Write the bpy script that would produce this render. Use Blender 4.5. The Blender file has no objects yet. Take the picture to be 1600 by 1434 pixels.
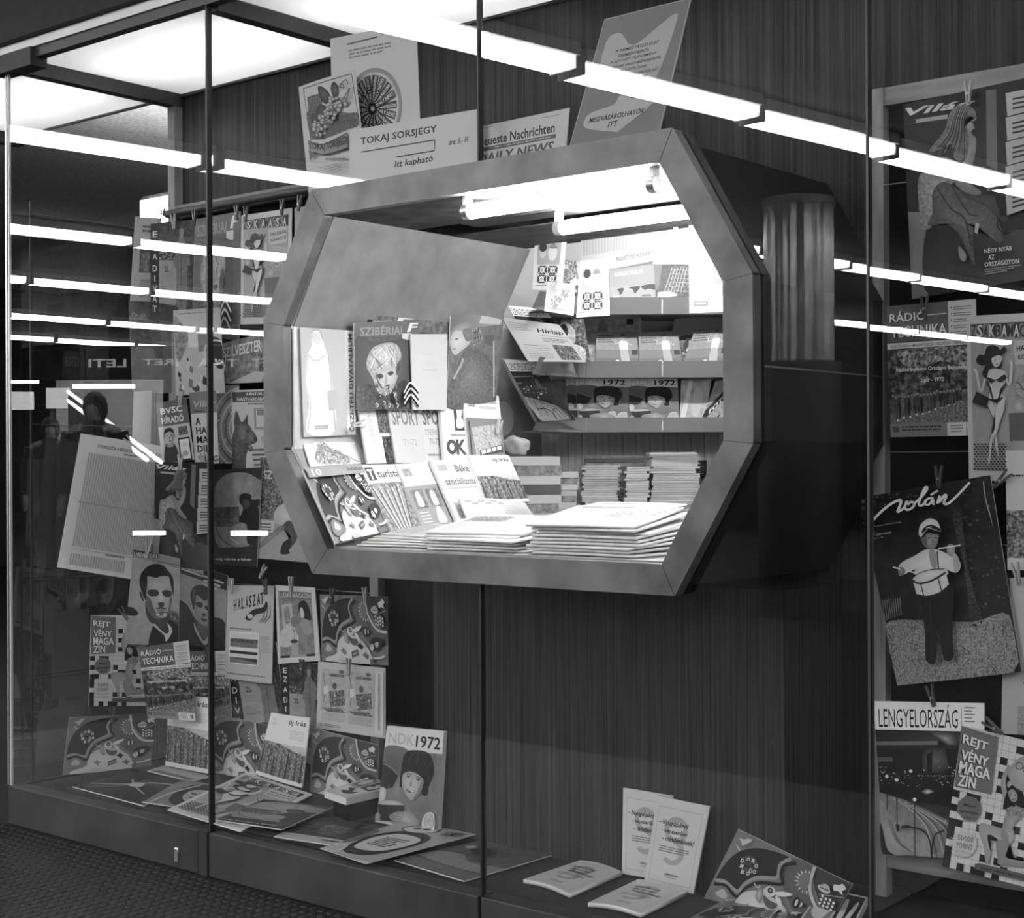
import bpy, bmesh, math, random
import numpy as np
from mathutils import Vector, Matrix
random.seed(7)
sc = bpy.context.scene
V = Vector

# ---------------------------------------------------------------- camera
FPX, TH, CAMH, CAMD, CAMX, CY, ROLL = 2378.23, .694363, 1.144385, 2.717322, 2.358496, 725.749, -.00440741
CAM = V((CAMX, -CAMD, CAMH))
FW = V((-math.sin(TH), math.cos(TH), 0)); RT = V((math.cos(TH), math.sin(TH), 0)); UP = V((0, 0, 1))
cd = bpy.data.cameras.new('camera'); cam = bpy.data.objects.new('camera', cd); sc.collection.objects.link(cam)
cd.sensor_fit = 'HORIZONTAL'; cd.sensor_width = 36; cd.lens = FPX / 1600 * 36
cd.shift_y = (CY - 717) / 1600; cd.clip_start = .05; cd.clip_end = 200
_cr, _sr = math.cos(ROLL), math.sin(ROLL)
R2 = RT * _cr + UP * _sr; U2 = UP * _cr - RT * _sr
M = Matrix((R2, U2, -FW)).transposed().to_4x4(); M.translation = CAM
cam.matrix_world = M
sc.camera = cam
# ---------------------------------------------------------------- world, exposure
w = bpy.data.worlds.new('world'); sc.world = w; w.use_nodes = True
w.node_tree.nodes['Background'].inputs[0].default_value = (.5, .5, .5, 1)
w.node_tree.nodes['Background'].inputs[1].default_value = .02
sc.view_settings.view_transform = 'Standard'; sc.view_settings.look = 'None'
sc.view_settings.gamma = 1; sc.view_settings.use_curve_mapping = False
sc.view_settings.exposure = 0.9
E_PANEL, E_HALL, E_TUBE = 13.0, 20.0, 92.0

def ray(x, y):
    x -= 800; y -= CY
    x, y = _cr * x + _sr * y, -_sr * x + _cr * y
    return FW + RT * (x / FPX) - UP * (y / FPX)
def hit(px, pl):
    d = ray(*px); P, n = pl
    return CAM + d * ((P - CAM).dot(n) / d.dot(n))
def PX(x): return (V((x, 0, 0)), V((1, 0, 0)))
def PY(y): return (V((0, y, 0)), V((0, 1, 0)))
def PZ(z): return (V((0, 0, z)), V((0, 0, 1)))
def PC(z, tilt=0):                       # plane square to the angled shelves inside the kiosk
    n = (FW * math.cos(tilt) - UP * math.sin(tilt))
    return (CAM + FW * z, n)

# ---------------------------------------------------------------- materials
MT = {}
def nodes(name):
    m = bpy.data.materials.new(name); m.use_nodes = True
    MT[name] = m; t = m.node_tree
    return m, t, t.nodes['Principled BSDF'], t.links
def grey(v): return (v, v, v, 1)
def simple(name, v, rough=.6, metal=0, nsc=0, namt=0, stretch=(1, 1, 1), bump=0, spec=.5, detail=4):
    m, t, b, L = nodes(name)
    b.inputs['Roughness'].default_value = rough; b.inputs['Metallic'].default_value = metal
    b.inputs['Specular IOR Level'].default_value = spec
    b.inputs['Base Color'].default_value = grey(v)
    if nsc:
        tc = t.nodes.new('ShaderNodeTexCoord'); mp = t.nodes.new('ShaderNodeMapping'); mp.inputs['Scale'].default_value = stretch
        nz = t.nodes.new('ShaderNodeTexNoise'); nz.inputs['Scale'].default_value = nsc; nz.inputs['Detail'].default_value = detail
        rp = t.nodes.new('ShaderNodeValToRGB'); e = rp.color_ramp.elements
        e[0].position = .3; e[1].position = .7
        e[0].color = grey(v * (1 - namt)); e[1].color = grey(min(1, v * (1 + namt)))
        L.new(tc.outputs['Object'], mp.inputs[0]); L.new(mp.outputs[0], nz.inputs[0]); L.new(nz.outputs[0], rp.inputs[0]); L.new(rp.outputs[0], b.inputs['Base Color'])
        if bump:
            bp = t.nodes.new('ShaderNodeBump'); bp.inputs['Strength'].default_value = bump; bp.inputs['Distance'].default_value = .004
            L.new(nz.outputs[0], bp.inputs['Height']); L.new(bp.outputs[0], b.inputs['Normal'])
    return m
def emit(name, v, s):
    m, t, b, L = nodes(name)
    b.inputs['Base Color'].default_value = grey(.8)
    b.inputs['Emission Color'].default_value = grey(v); b.inputs['Emission Strength'].default_value = s
    return m
simple('wood_panel', .036, .5, nsc=34, namt=.62, stretch=(4, 4, .05), bump=.1, spec=0.12)
simple('wood_dark_and_shade', .012, .7, nsc=34, namt=.55, stretch=(4, 4, .05), spec=0.1)
simple('pine', .22, .6, nsc=9, namt=.35, stretch=(5, 5, .5))
simple('pine_rail', .2, .6, nsc=9, namt=.35, stretch=(.5, 5, 5))
simple('plank', .62, .6, nsc=12, namt=.25, stretch=(4, 4, .4))
simple('dark_cloth', .007, .9, nsc=300, namt=.3, spec=0.05)
simple('display_floor', .03, .7, nsc=9, namt=.4, spec=0.2)
simple('plinth_metal', .042, .55, nsc=5, namt=.35, metal=.2, spec=0.3)
simple('rubber', .013, .5, nsc=25, namt=.35, spec=0.2)
simple('rubber_stud', .02, .42, nsc=60, namt=.3, spec=0.25)
simple('alu', .11, .45, metal=.2, nsc=9, namt=.45, bump=.02, detail=8)
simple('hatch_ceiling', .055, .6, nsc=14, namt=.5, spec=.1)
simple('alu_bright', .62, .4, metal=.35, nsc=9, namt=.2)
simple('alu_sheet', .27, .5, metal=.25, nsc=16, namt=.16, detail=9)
simple('duct_dark', .012, .45, nsc=6, namt=.4, spec=0.3)
simple('steel', .4, .35, metal=.8)
simple('steel_strip', .6, .4, metal=.3)
simple('black_metal', .02, .4)
simple('dark_frame', .04, .45)
simple('fascia', .01, .55, nsc=20, namt=.4, spec=0.2)
simple('hall_ceiling', .07, .9, nsc=60, namt=.6, bump=.3, spec=0.1)
simple('soffit', .5, .9, nsc=45, namt=.3, bump=.4, spec=0.1)
simple('hall_wall', .025, .6, nsc=2, namt=.5, spec=0.1)
simple('hall_floor', .03, .9, nsc=40, namt=.3, stretch=(.3, 4, 1), spec=0.08)
simple('column_steel', .35, .3, metal=.9, nsc=6, namt=.3)
simple('column_base', .05, .4, metal=.3)
simple('shelf_metal', .26, .5)
simple('paper', .62, .7)
simple('paper_edge', .55, .8, nsc=700, namt=.35, stretch=(.02, .02, 1))
simple('newsprint', .55, .85, nsc=25, namt=.12)
simple('newsprint_print', .42, .85, nsc=90, namt=.55, stretch=(1, 3, 1))
simple('book_white', .7, .7)
simple('book_dark', .09, .5)
simple('book_mid', .3, .6, nsc=60, namt=.5)
simple('card_box', .32, .7)
simple('peg_wood', .38, .6)
simple('peg_plastic', .5, .25)
simple('peg_dark', .09, .3)
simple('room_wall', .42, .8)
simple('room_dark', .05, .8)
simple('bag', .42, .75, nsc=30, namt=.3)
simple('cloth_coat', .012, .9); simple('skin', .25, .6); simple('hair', .008, .6); simple('cloth_grey', .03, .9)
simple('white_paint', .75, .6)
simple('joint', .012, .5)
emit('room_tube', 1, 55.0); emit('panel_tube', 1, E_PANEL); emit('far_poster', 1, 1.2); emit('hall_lamp', 1, E_HALL); emit('tube', 1, E_TUBE); emit('far_sign', 1, 7); emit('far_letter', 1, .6)
emit('rail_glow', 1, 6.)
# the octagon lining: patchy worn sheet
def glass():
    m, t, b, L = nodes('glass'); t.nodes.remove(b)
    lw = t.nodes.new('ShaderNodeLayerWeight'); lw.inputs['Blend'].default_value = .5
    def mth(op, a, bb):
        n = t.nodes.new('ShaderNodeMath'); n.operation = op
        for i, x in enumerate((a, bb)):
            if isinstance(x, (int, float)): n.inputs[i].default_value = x
            else: L.new(x, n.inputs[i])
        return n.outputs[0]
    p5 = mth('POWER', lw.outputs['Facing'], 5); R = mth('ADD', mth('MULTIPLY', p5, .96), .043)
    R2_ = mth('DIVIDE', mth('MULTIPLY', R, 2), mth('ADD', R, 1))
    tr = t.nodes.new('ShaderNodeBsdfTransparent'); tr.inputs[0].default_value = grey(.96)
    gl = t.nodes.new('ShaderNodeBsdfGlossy'); gl.inputs['Roughness'].default_value = 0.0; gl.inputs[0].default_value = grey(1)
    mx = t.nodes.new('ShaderNodeMixShader'); L.new(R2_, mx.inputs[0]); L.new(tr.outputs[0], mx.inputs[1]); L.new(gl.outputs[0], mx.inputs[2])
    L.new(mx.outputs[0], t.nodes['Material Output'].inputs[0])
glass()
def clear():
    m, t, b, L = nodes('glass_back'); t.nodes.remove(b)
    tr = t.nodes.new('ShaderNodeBsdfTransparent'); tr.inputs[0].default_value = grey(.99)
    L.new(tr.outputs[0], t.nodes['Material Output'].inputs[0])
clear()
def opal():
    m, t, b, L = nodes('opal'); t.nodes.remove(b)
    tr = t.nodes.new('ShaderNodeBsdfTranslucent'); tr.inputs[0].default_value = grey(.85)
    df = t.nodes.new('ShaderNodeBsdfDiffuse'); df.inputs[0].default_value = grey(.7)
    mx = t.nodes.new('ShaderNodeMixShader'); mx.inputs[0].default_value = .75
    L.new(df.outputs[0], mx.inputs[1]); L.new(tr.outputs[0], mx.inputs[2]); L.new(mx.outputs[0], t.nodes['Material Output'].inputs[0])
opal()
def ink():
    m, t, b, L = nodes('ink')
    at = t.nodes.new('ShaderNodeAttribute'); at.attribute_name = 'ink'
    sp = t.nodes.new('ShaderNodeSeparateColor'); L.new(at.outputs['Color'], sp.inputs[0])
    tc = t.nodes.new('ShaderNodeTexCoord')
    ml = t.nodes.new('ShaderNodeMath'); ml.operation = 'MULTIPLY'; ml.inputs[1].default_value = 400; L.new(sp.outputs[2], ml.inputs[0])
    nz = t.nodes.new('ShaderNodeTexNoise'); nz.inputs['Detail'].default_value = 3; L.new(tc.outputs['Object'], nz.inputs[0]); L.new(ml.outputs[0], nz.inputs['Scale'])
    s1 = t.nodes.new('ShaderNodeMath'); s1.operation = 'SUBTRACT'; s1.inputs[1].default_value = .5; L.new(nz.outputs[0], s1.inputs[0])
    s2 = t.nodes.new('ShaderNodeMath'); s2.operation = 'MULTIPLY'; L.new(s1.outputs[0], s2.inputs[0]); L.new(sp.outputs[1], s2.inputs[1])
    s3 = t.nodes.new('ShaderNodeMath'); s3.operation = 'MULTIPLY_ADD'; s3.inputs[1].default_value = 4; L.new(s2.outputs[0], s3.inputs[0]); L.new(sp.outputs[0], s3.inputs[2])
    mx = t.nodes.new('ShaderNodeMath'); mx.operation = 'MAXIMUM'; mx.inputs[1].default_value = .02; L.new(s3.outputs[0], mx.inputs[0])
    pw = t.nodes.new('ShaderNodeMath'); pw.operation = 'POWER'; pw.inputs[1].default_value = 2.2; L.new(mx.outputs[0], pw.inputs[0])
    mn = t.nodes.new('ShaderNodeMath'); mn.operation = 'MINIMUM'; mn.inputs[1].default_value = .85; L.new(pw.outputs[0], mn.inputs[0])
    cc = t.nodes.new('ShaderNodeCombineColor')
    for i in range(3): L.new(mn.outputs[0], cc.inputs[i])
    L.new(cc.outputs[0], b.inputs['Base Color']); b.inputs['Roughness'].default_value = .45; b.inputs['Specular IOR Level'].default_value = .35
ink()

# ---------------------------------------------------------------- mesh helpers
COL = sc.collection
def obj(name, data, parent=None, loc=None):
    o = bpy.data.objects.new(name, data); COL.objects.link(o)
    if loc is not None: o.location = loc
    if parent is not None: o.parent = parent
    return o
def tag(o, label, cat, group=None):
    o['label'] = label; o['category'] = cat
    if group: o['group'] = group
    return o
def thing(name, label, cat, loc=(0, 0, 0), group=None):
    o = obj(name, None, None, loc); o.empty_display_size = .05
    return tag(o, label, cat, group)
def struct(o): o['kind'] = 'structure'; return o
class MB:
    def __init__(s): s.v = []; s.f = []; s.m = []; s.sm = []
    def add(s, vs, fs, mi=0, smooth=False):
        n = len(s.v); s.v += [tuple(x) for x in vs]
        for f in fs: s.f.append([n + i for i in f]); s.m.append(mi); s.sm.append(smooth)
        return s
    def box(s, a, b, mi=0):
        x0, y0, z0 = a; x1, y1, z1 = b
        return s.add([(x0, y0, z0), (x1, y0, z0), (x1, y1, z0), (x0, y1, z0), (x0, y0, z1), (x1, y0, z1), (x1, y1, z1), (x0, y1, z1)],
                     [(0, 3, 2, 1), (4, 5, 6, 7), (0, 1, 5, 4), (1, 2, 6, 5), (2, 3, 7, 6), (3, 0, 4, 7)], mi)
    def prism(s, loop, d, mi=0, capm=None):            # loop of 3-D points extruded by d
        n = len(loop); d = V(d); L = [V(p) for p in loop]
        vs = L + [p + d for p in L]
        s.add(vs, [tuple(range(n))[::-1], tuple(range(n, 2 * n))], mi if capm is None else capm)
        s.add(vs, [(i, (i + 1) % n, n + (i + 1) % n, n + i) for i in range(n)], mi); return s
    def tube(s, pts, r, seg=8, mi=0, cap=True, r2=None):
        pts = [V(p) for p in pts]; rings = []
        for i, p in enumerate(pts):
            t = (pts[min(i + 1, len(pts) - 1)] - pts[max(i - 1, 0)]).normalized()
            a = t.orthogonal().normalized() if i == 0 else (a - t * a.dot(t)).normalized()
            b = t.cross(a); rr = r if r2 is None else r + (r2 - r) * i / (len(pts) - 1)
            rings.append([p + (a * math.cos(2 * math.pi * k / seg) + b * math.sin(2 * math.pi * k / seg)) * rr for k in range(seg)])
        vs = [q for R in rings for q in R]; fs = []
        for i in range(len(pts) - 1):
            for k in range(seg): fs.append((i * seg + k, i * seg + (k + 1) % seg, (i + 1) * seg + (k + 1) % seg, (i + 1) * seg + k))
        s.add(vs, fs, mi, True)
        if cap: s.add(rings[0], [tuple(range(seg))[::-1]], mi); s.add(rings[-1], [tuple(range(seg))], mi)
        return s
    def lathe(s, prof, c=(0, 0, 0), seg=16, mi=0, flute=None):
        vs = []; fs = []
        for r, z in prof:
            for k in range(seg):
                a = 2 * math.pi * k / seg; rr = r * (flute(a) if flute else 1)
                vs.append((c[0] + rr * math.cos(a), c[1] + rr * math.sin(a), c[2] + z))
        for i in range(len(prof) - 1):
            for k in range(seg): fs.append((i * seg + k, i * seg + (k + 1) % seg, (i + 1) * seg + (k + 1) % seg, (i + 1) * seg + k))
        fs.append(tuple(range(seg))[::-1]); fs.append(tuple((len(prof) - 1) * seg + k for k in range(seg)))
        return s.add(vs, fs, mi, False)
    def mesh(s, name, mats, origin=(0, 0, 0)):
        me = bpy.data.meshes.new(name); o = V(origin)
        me.from_pydata([V(v) - o for v in s.v], [], s.f)
        for m in (mats if isinstance(mats, (list, tuple)) else [mats]): me.materials.append(MT[m])
        me.polygons.foreach_set('material_index', s.m); me.polygons.foreach_set('use_smooth', s.sm); me.update()
        return me
    def build(s, name, mats, parent=None, origin=(0, 0, 0), loc=None):
        me = s.mesh(name, mats, origin)
        return obj(name, me, parent, loc if loc is not None else origin)
def fix_normals(o):
    bm = bmesh.new(); bm.from_mesh(o.data); bmesh.ops.recalc_face_normals(bm, faces=bm.faces[:]); bm.to_mesh(o.data); bm.free(); return o

# ---------------------------------------------------------------- print: flat artwork cut as thin ink shapes
_tc = {}
def glyphs(txt, bold, shear):
    k = (txt, bold, shear)
    if k not in _tc:
        c = bpy.data.curves.new('t', 'FONT'); c.body = txt; c.resolution_u = 2; c.offset = bold; c.shear = shear; c.size = 1; c.space_character = 1.0 + bold * 1.5
        o = bpy.data.objects.new('t', c); me = bpy.data.meshes.new_from_object(o)
        vs = [(v.co.x, v.co.y) for v in me.vertices]; fs = [tuple(p.vertices) for p in me.polygons]
        bpy.data.objects.remove(o); bpy.data.curves.remove(c); bpy.data.meshes.remove(me)
        x0 = min(v[0] for v in vs); x1 = max(v[0] for v in vs); y0 = min(v[1] for v in vs); y1 = max(v[1] for v in vs)
        _tc[k] = ([((x - x0) / (x1 - x0), 1 - (y - y0) / (y1 - y0)) for x, y in vs], fs)
    return _tc[k]
def smooth(pts, n=4):
    out = []; L = len(pts)
    for i in range(L):
        p0, p1, p2, p3 = pts[i - 1], pts[i], pts[(i + 1) % L], pts[(i + 2) % L]
        for k in range(n):
            t = k / n
            out.append(tuple(.5 * (2 * p1[j] + (p2[j] - p0[j]) * t + (2 * p0[j] - 5 * p1[j] + 4 * p2[j] - p3[j]) * t * t + (3 * p1[j] - p0[j] - 3 * p2[j] + p3[j]) * t ** 3) for j in (0, 1)))
    return out
class Art:
    def __init__(s, A, seed=1): s.A = A; s.it = []; s.T = None; s.vk = 1; s.rnd = random.Random(seed)
    def q(s, cx=None, cy=0, k=1, rot=0): s.T = None if cx is None else (cx, cy, k, rot)
    def map(s, q):                                      # trace in the pixels of a detail view whose page corners are q
        A_ = []; b_ = []
        for (x, y), (u, v) in zip(q, ((0, 0), (1, 0), (1, 1), (0, 1))):
            A_ += [[x, y, 1, 0, 0, 0, -u * x, -u * y], [0, 0, 0, x, y, 1, -v * x, -v * y]]; b_ += [u, v]
        s.T = ('h', list(np.linalg.solve(np.array(A_, float), np.array(b_, float))))
    def tf(s, p):
        if s.T is None: return p
        if s.T[0] == 'h':
            h = s.T[1]; x, y = p; w_ = h[6] * x + h[7] * y + 1
            return ((h[0] * x + h[1] * y + h[2]) / w_, (h[3] * x + h[4] * y + h[5]) / w_)
        cx, cy, k, rot = s.T; x, y = p; c, sn = math.cos(rot), math.sin(rot)
        return (cx + (c * x - sn * y) * k / s.A, cy + (sn * x + c * y) * k)
    def put(s, pts, fs, g, n=0, sc_=.2): s.it.append(([s.tf(p) for p in pts], fs, g, n, sc_))
    def gb(s, pts, g0, g1, c=None, n=0, sc_=.2, sm_=True):  # tone running from a centre to the outline
        P = smooth(pts) if sm_ else list(pts); k = len(P)
        c = c or (sum(p[0] for p in P) / k, sum(p[1] for p in P) / k)
        s.put([c] + P, [(0, i + 1, (i + 1) % k + 1) for i in range(k)], [g0] + [g1] * k, n, sc_)
    def gr(s, a, b, c, d, g0, g1, n=0, sc_=.2): s.put([(a, b), (c, b), (c, d), (a, d)], [(0, 1, 2, 3)], [g0, g0, g1, g1], n, sc_)
    def pg(s, pts, gs, n=0, sc_=.2): s.put(pts, [tuple(range(len(pts)))], gs, n, sc_)
    def el(s, cx, cy, rx, ry, w_, g, a0=0, a1=6.2832, seg=20): s.l([(cx + rx * math.cos(a0 + (a1 - a0) * k / seg), cy + ry * math.sin(a0 + (a1 - a0) * k / seg)) for k in range(seg + 1)], w_, g)
    def p(s, pts, g, n=0, sc_=.2): s.put(pts, [tuple(range(len(pts)))], g, n, sc_)
    def r(s, a, b, c, d, g, n=0, sc_=.2): s.p([(a, b), (c, b), (c, d), (a, d)], g, n, sc_)
    def b(s, pts, g, n=0, sc_=.2): s.p(smooth(pts), g, n, sc_)
    def e(s, cx, cy, rx, ry, g, n=0, sc_=.2, seg=18, a0=0): s.p([(cx + rx * math.cos(2 * math.pi * k / seg + a0), cy + ry * math.sin(2 * math.pi * k / seg + a0)) for k in range(seg)], g, n, sc_)
    def c(s, cx, cy, r, g, n=0, sc_=.2, seg=18): s.e(cx, cy, r if s.T else r / s.A, r, g, n, sc_, seg)
    def ring(s, cx, cy, r, w_, g, seg=24, a0=0, a1=2 * math.pi):
        ax = 1 if s.T else 1 / s.A
        P = [(cx + rr * ax * math.cos(a0 + (a1 - a0) * k / seg), cy + rr * math.sin(a0 + (a1 - a0) * k / seg)) for k in range(seg + 1) for rr in (r, r - w_)]
        s.put(P, [(2 * k, 2 * k + 2, 2 * k + 3, 2 * k + 1) for k in range(seg)], g)
    def l(s, pts, w_, g, n=0):
        ax = 1 if s.T else s.A
        for (x0, y0), (x1, y1) in zip(pts, pts[1:]):
            dx, dy = (x1 - x0) * ax, y1 - y0; L = math.hypot(dx, dy) or 1; nx, ny = -dy / L * w_ / 2 / ax, dx / L * w_ / 2
            s.p([(x0 + nx, y0 + ny), (x1 + nx, y1 + ny), (x1 - nx, y1 - ny), (x0 - nx, y0 - ny)], g, n)
    def sl(s, pts, w_, g):                              # smooth open stroke
        P = [pts[0]] + list(pts) + [pts[-1]]; out = []
        for i in range(1, len(P) - 2):
            p0, p1, p2, p3 = P[i - 1:i + 3]
            for k in range(5):
                t = k / 5
                out.append(tuple(.5 * (2 * p1[j] + (p2[j] - p0[j]) * t + (2 * p0[j] - 5 * p1[j] + 4 * p2[j] - p3[j]) * t * t + (3 * p1[j] - p0[j] - 3 * p2[j] + p3[j]) * t ** 3) for j in (0, 1)))
        s.l(out + [pts[-1]], w_, g)
    def t(s, txt, a, b, c, d, g, bold=.02, shear=0):
        s.tr(txt, ((a, b), (c, b), (c, d), (a, d)), g, bold, shear)
    def tr(s, txt, quad, g, bold=.02, shear=0):         # text on a free quad TL TR BR BL
        vs, fs = glyphs(txt, min(bold, .018), shear); (ax, ay), (bx, by), (cx, cy), (dx, dy) = quad
        reps = [0] if bold <= .018 else [-1, 0, 1]; ex = .35 * bold / max(1, len(txt)) * 1.6
        for rp in reps: s.put([((ax * (1 - x) + bx * x) * (1 - y) + (dx * (1 - x) + cx * x) * y, (ay * (1 - x) + by * x) * (1 - y) + (dy * (1 - x) + cy * x) * y) for x, y in ((x_ + rp * ex, y_) for x_, y_ in vs)], fs, g)
    def tx(s, a, b, c, d, rows, g, fill=.5, word=.12):  # body copy too small to read
        h = (d - b) / rows; P = []; F = []
        for i in range(rows):
            x = a; y = b + i * h; end = c - (c - a) * (s.rnd.random() * .25 if i % 3 == 2 else .02)
            while x < end - .01:
                x2 = min(end, x + (c - a) * word * (.5 + s.rnd.random())); n = len(P)
                P += [(x, y), (x2, y), (x2, y + h * fill), (x, y + h * fill)]; F.append((n, n + 1, n + 2, n + 3)); x = x2 + (c - a) * .02
        s.put(P, F, g)
    def dots(s, a, b, c, d, n_, r0, r1, g0, g1, sq=False):
        for i in range(n_):
            x, y, r = s.rnd.uniform(a, c), s.rnd.uniform(b, d), s.rnd.uniform(r0, r1); g = s.rnd.uniform(g0, g1)
            (s.r(x - r / s.A, y - r, x + r / s.A, y + r, g) if sq else s.c(x, y, r, g, seg=7))
    def mesh(s, name, fn, cut=0, vcut=0):
        bm = bmesh.new(); li = bm.verts.layers.float_color.new('ink'); n = 0
        for pts, fs, g, nn, ss in s.it:
            n += 1; bv = []
            for i_, (x, y) in enumerate(pts):
                v = bm.verts.new((min(1, max(0, x)), min(1, max(0, y)) * s.vk, n)); v[li] = (g[i_] if isinstance(g, list) else g, nn, ss, 1); bv.append(v)
            for f in fs:
                try: bm.faces.new([bv[i] for i in f])
                except ValueError: pass
        if cut:
            for k in range(1, cut):
                bmesh.ops.bisect_plane(bm, geom=bm.verts[:] + bm.edges[:] + bm.faces[:], plane_co=(k / cut, 0, 0), plane_no=(1, 0, 0))
        for k in range(1, vcut):
            bmesh.ops.bisect_plane(bm, geom=bm.verts[:] + bm.edges[:] + bm.faces[:], plane_co=(0, k / vcut, 0), plane_no=(0, 1, 0))
        for v in bm.verts: v.co = fn(v.co.x, v.co.y, .0003 + v.co.z * .00004)
        me = bpy.data.meshes.new(name); bm.to_mesh(me); bm.free(); me.materials.append(MT['ink']); return me

CHK = []
def sheet(name, label, cat, quad, pl, art=None, t=.002, bend=0, group=None, body='paper', zmin=None, asp=None, seed=1, vbend=0):
    """a paper thing: quad TL TR BR BL of photo pixels laid on its plane, thickness t towards the viewer"""
    c = [hit(p, pl) for p in quad]
    vk = 1
    if zmin is not None:
        for top, bot in ((0, 3), (1, 2)):
            d = c[bot] - c[top]; f_ = (zmin - c[top].z) / d.z; vk = 1 / f_; c[bot] = c[top] + d * f_
    return sheet3(name, label, cat, c, art, t, bend, group, body, asp, seed, vbend, min(1, vk))
def sheet3(name, label, cat, c, art=None, t=.002, bend=0, group=None, body='paper', asp=None, seed=1, vbend=0, vk=1):
    n = (c[1] - c[0]).cross(c[3] - c[0]).normalized()
    if n.dot(CAM - c[0]) < 0: n = -n
    W = ((c[1] - c[0]).length + (c[2] - c[3]).length) / 2; H = ((c[3] - c[0]).length + (c[2] - c[1]).length) / 2
    A = asp or W / H; org = (c[2] + c[3]) / 2
    CHK.append((name, label, W, H, c))
    def fn(u, v, off):
        p = (c[0] * (1 - u) + c[1] * u) * (1 - v) + (c[3] * (1 - u) + c[2] * u) * v
        return p + n * (t + off + bend * 4 * u * (1 - u) + vbend * (1 - v) ** 2) - org
    N = 8 if (bend or vbend) else 1; NV = 6 if vbend else 1
    m = MB()
    F = [fn(i / N, j / NV, 0) for j in range(NV + 1) for i in range(N + 1)]; B = [fn(i / N, j / NV, -t) for j in range(NV + 1) for i in range(N + 1)]
    q = N + 1; fs = []; nb = len(F)
    for j in range(NV):
        for i in range(N):
            fs += [(j * q + i, (j + 1) * q + i, (j + 1) * q + i + 1, j * q + i + 1), (nb + j * q + i, nb + j * q + i + 1, nb + (j + 1) * q + i + 1, nb + (j + 1) * q + i)]
    for i in range(N): fs += [(i, i + 1, nb + i + 1, nb + i), (NV * q + i, nb + NV * q + i, nb + NV * q + i + 1, NV * q + i + 1)]
    for j in range(NV): fs += [(j * q, nb + j * q, nb + (j + 1) * q, (j + 1) * q), (j * q + N, (j + 1) * q + N, nb + (j + 1) * q + N, nb + j * q + N)]
    m.add(F + B, fs, 0, bool(bend or vbend))
    o = m.build(name, body, None, (0, 0, 0)); o.location = org
    tag(o, label, cat, group)
    if art:
        a = Art(A / vk if vk < 1 else A, seed); a.vk = vk; art(a)
        me = a.mesh('printed_front', fn, N if N > 1 else 0, NV if NV > 1 else 0)
        obj('printed_front', me, o)
    return o

# ================================================================ THE SETTING
X0, X1 = -2.0, 3.0                 # display window from its left end to beyond the frame
YB = .68                           # panelled wall behind the display
ZF, ZP, ZC = .12, .126, 2.455      # display floor, plinth top, lit ceiling
OC = [(-.545, 1.853), (.57, 1.853), (.762, 1.53), (.762, 1.185), (.57, .866), (-.545, .866), (-.73, 1.178), (-.73, 1.525)]
OI = [(-.495, 1.784), (.536, 1.784), (.691, 1.518), (.691, 1.192), (.537, .932), (-.489, .932), (-.65, 1.188), (-.65, 1.511)]
def scale_oct(k): return [(.0165 + (x - .0165) * k, 1.357 + (z - 1.357) * k) for x, z in OC]
# hall floor, ceiling and far walls
m = MB(); m.box((-24, -21, -.1), (9, 7, 0)); fl = struct(m.build('floor', 'hall_floor'))
m = MB(); m.box((-24, -21, 3.12), (9, 7, 3.2)); struct(m.build('ceiling', 'hall_ceiling'))
for nm, a, b in (('wall_left', (-24.2, -21, 0), (-24, 7, 3.12)), ('wall_right', (9, -21, 0), (9.2, 7, 3.12)), ('wall_far', (-24, -21.2, 0), (9, -21, 3.12)), ('wall_rear', (-24, 7, 0), (9, 7.2, 3.12))):
    m = MB(); m.box(a, b); struct(m.build(nm, 'hall_wall'))
m = MB(); m.box((-12, .8, 3.02), (-2.02, 6.9, 3.12)); struct(m.build('ceiling_soffit', 'soffit'))
# studded rubber mat in front of the plinth
m = MB(); m.box((-3.4, -2.1, 0), (.6, -.012, .004)); mat_o = struct(m.build('floor_mat', 'rubber'))
sm = MB(); sm.lathe([(.0125, 0), (.0118, .0022), (.0095, .0034)], seg=10); smesh = sm.mesh('rubber_stud', 'rubber_stud')
cand = []
for i in range(-106, 18):
    for j in range(1, 66):
        p = V((i * .032, -.012 - j * .032 + .006, .004))
        d = p - CAM; z = d.dot(FW); px = 800 + FPX * d.dot(RT) / z; py = CY - FPX * d.z / z
        if -30 < px < 640 and py < 1480: cand.append((z, p))
cand.sort(key=lambda q: q[0])
for z, p in cand[:300]:
    o = obj('rubber_stud', smesh, mat_o, p)
rest = MB()
for z, p in cand[300:]:
    vs = [(p.x + r * math.cos(a * .7854), p.y + r * math.sin(a * .7854), p.z + h) for r, h in ((.0125, 0), (.0115, .0024), (.0095, .0034)) for a in range(8)]
    rest.add(vs, [(k * 8 + a, k * 8 + (a + 1) % 8, k * 8 + 8 + (a + 1) % 8, k * 8 + 8 + a) for k in range(2) for a in range(8)] + [tuple(range(16, 24))])
if rest.v: o = rest.build('rubber_studs', 'rubber_stud', mat_o); o['kind'] = 'stuff'

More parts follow.
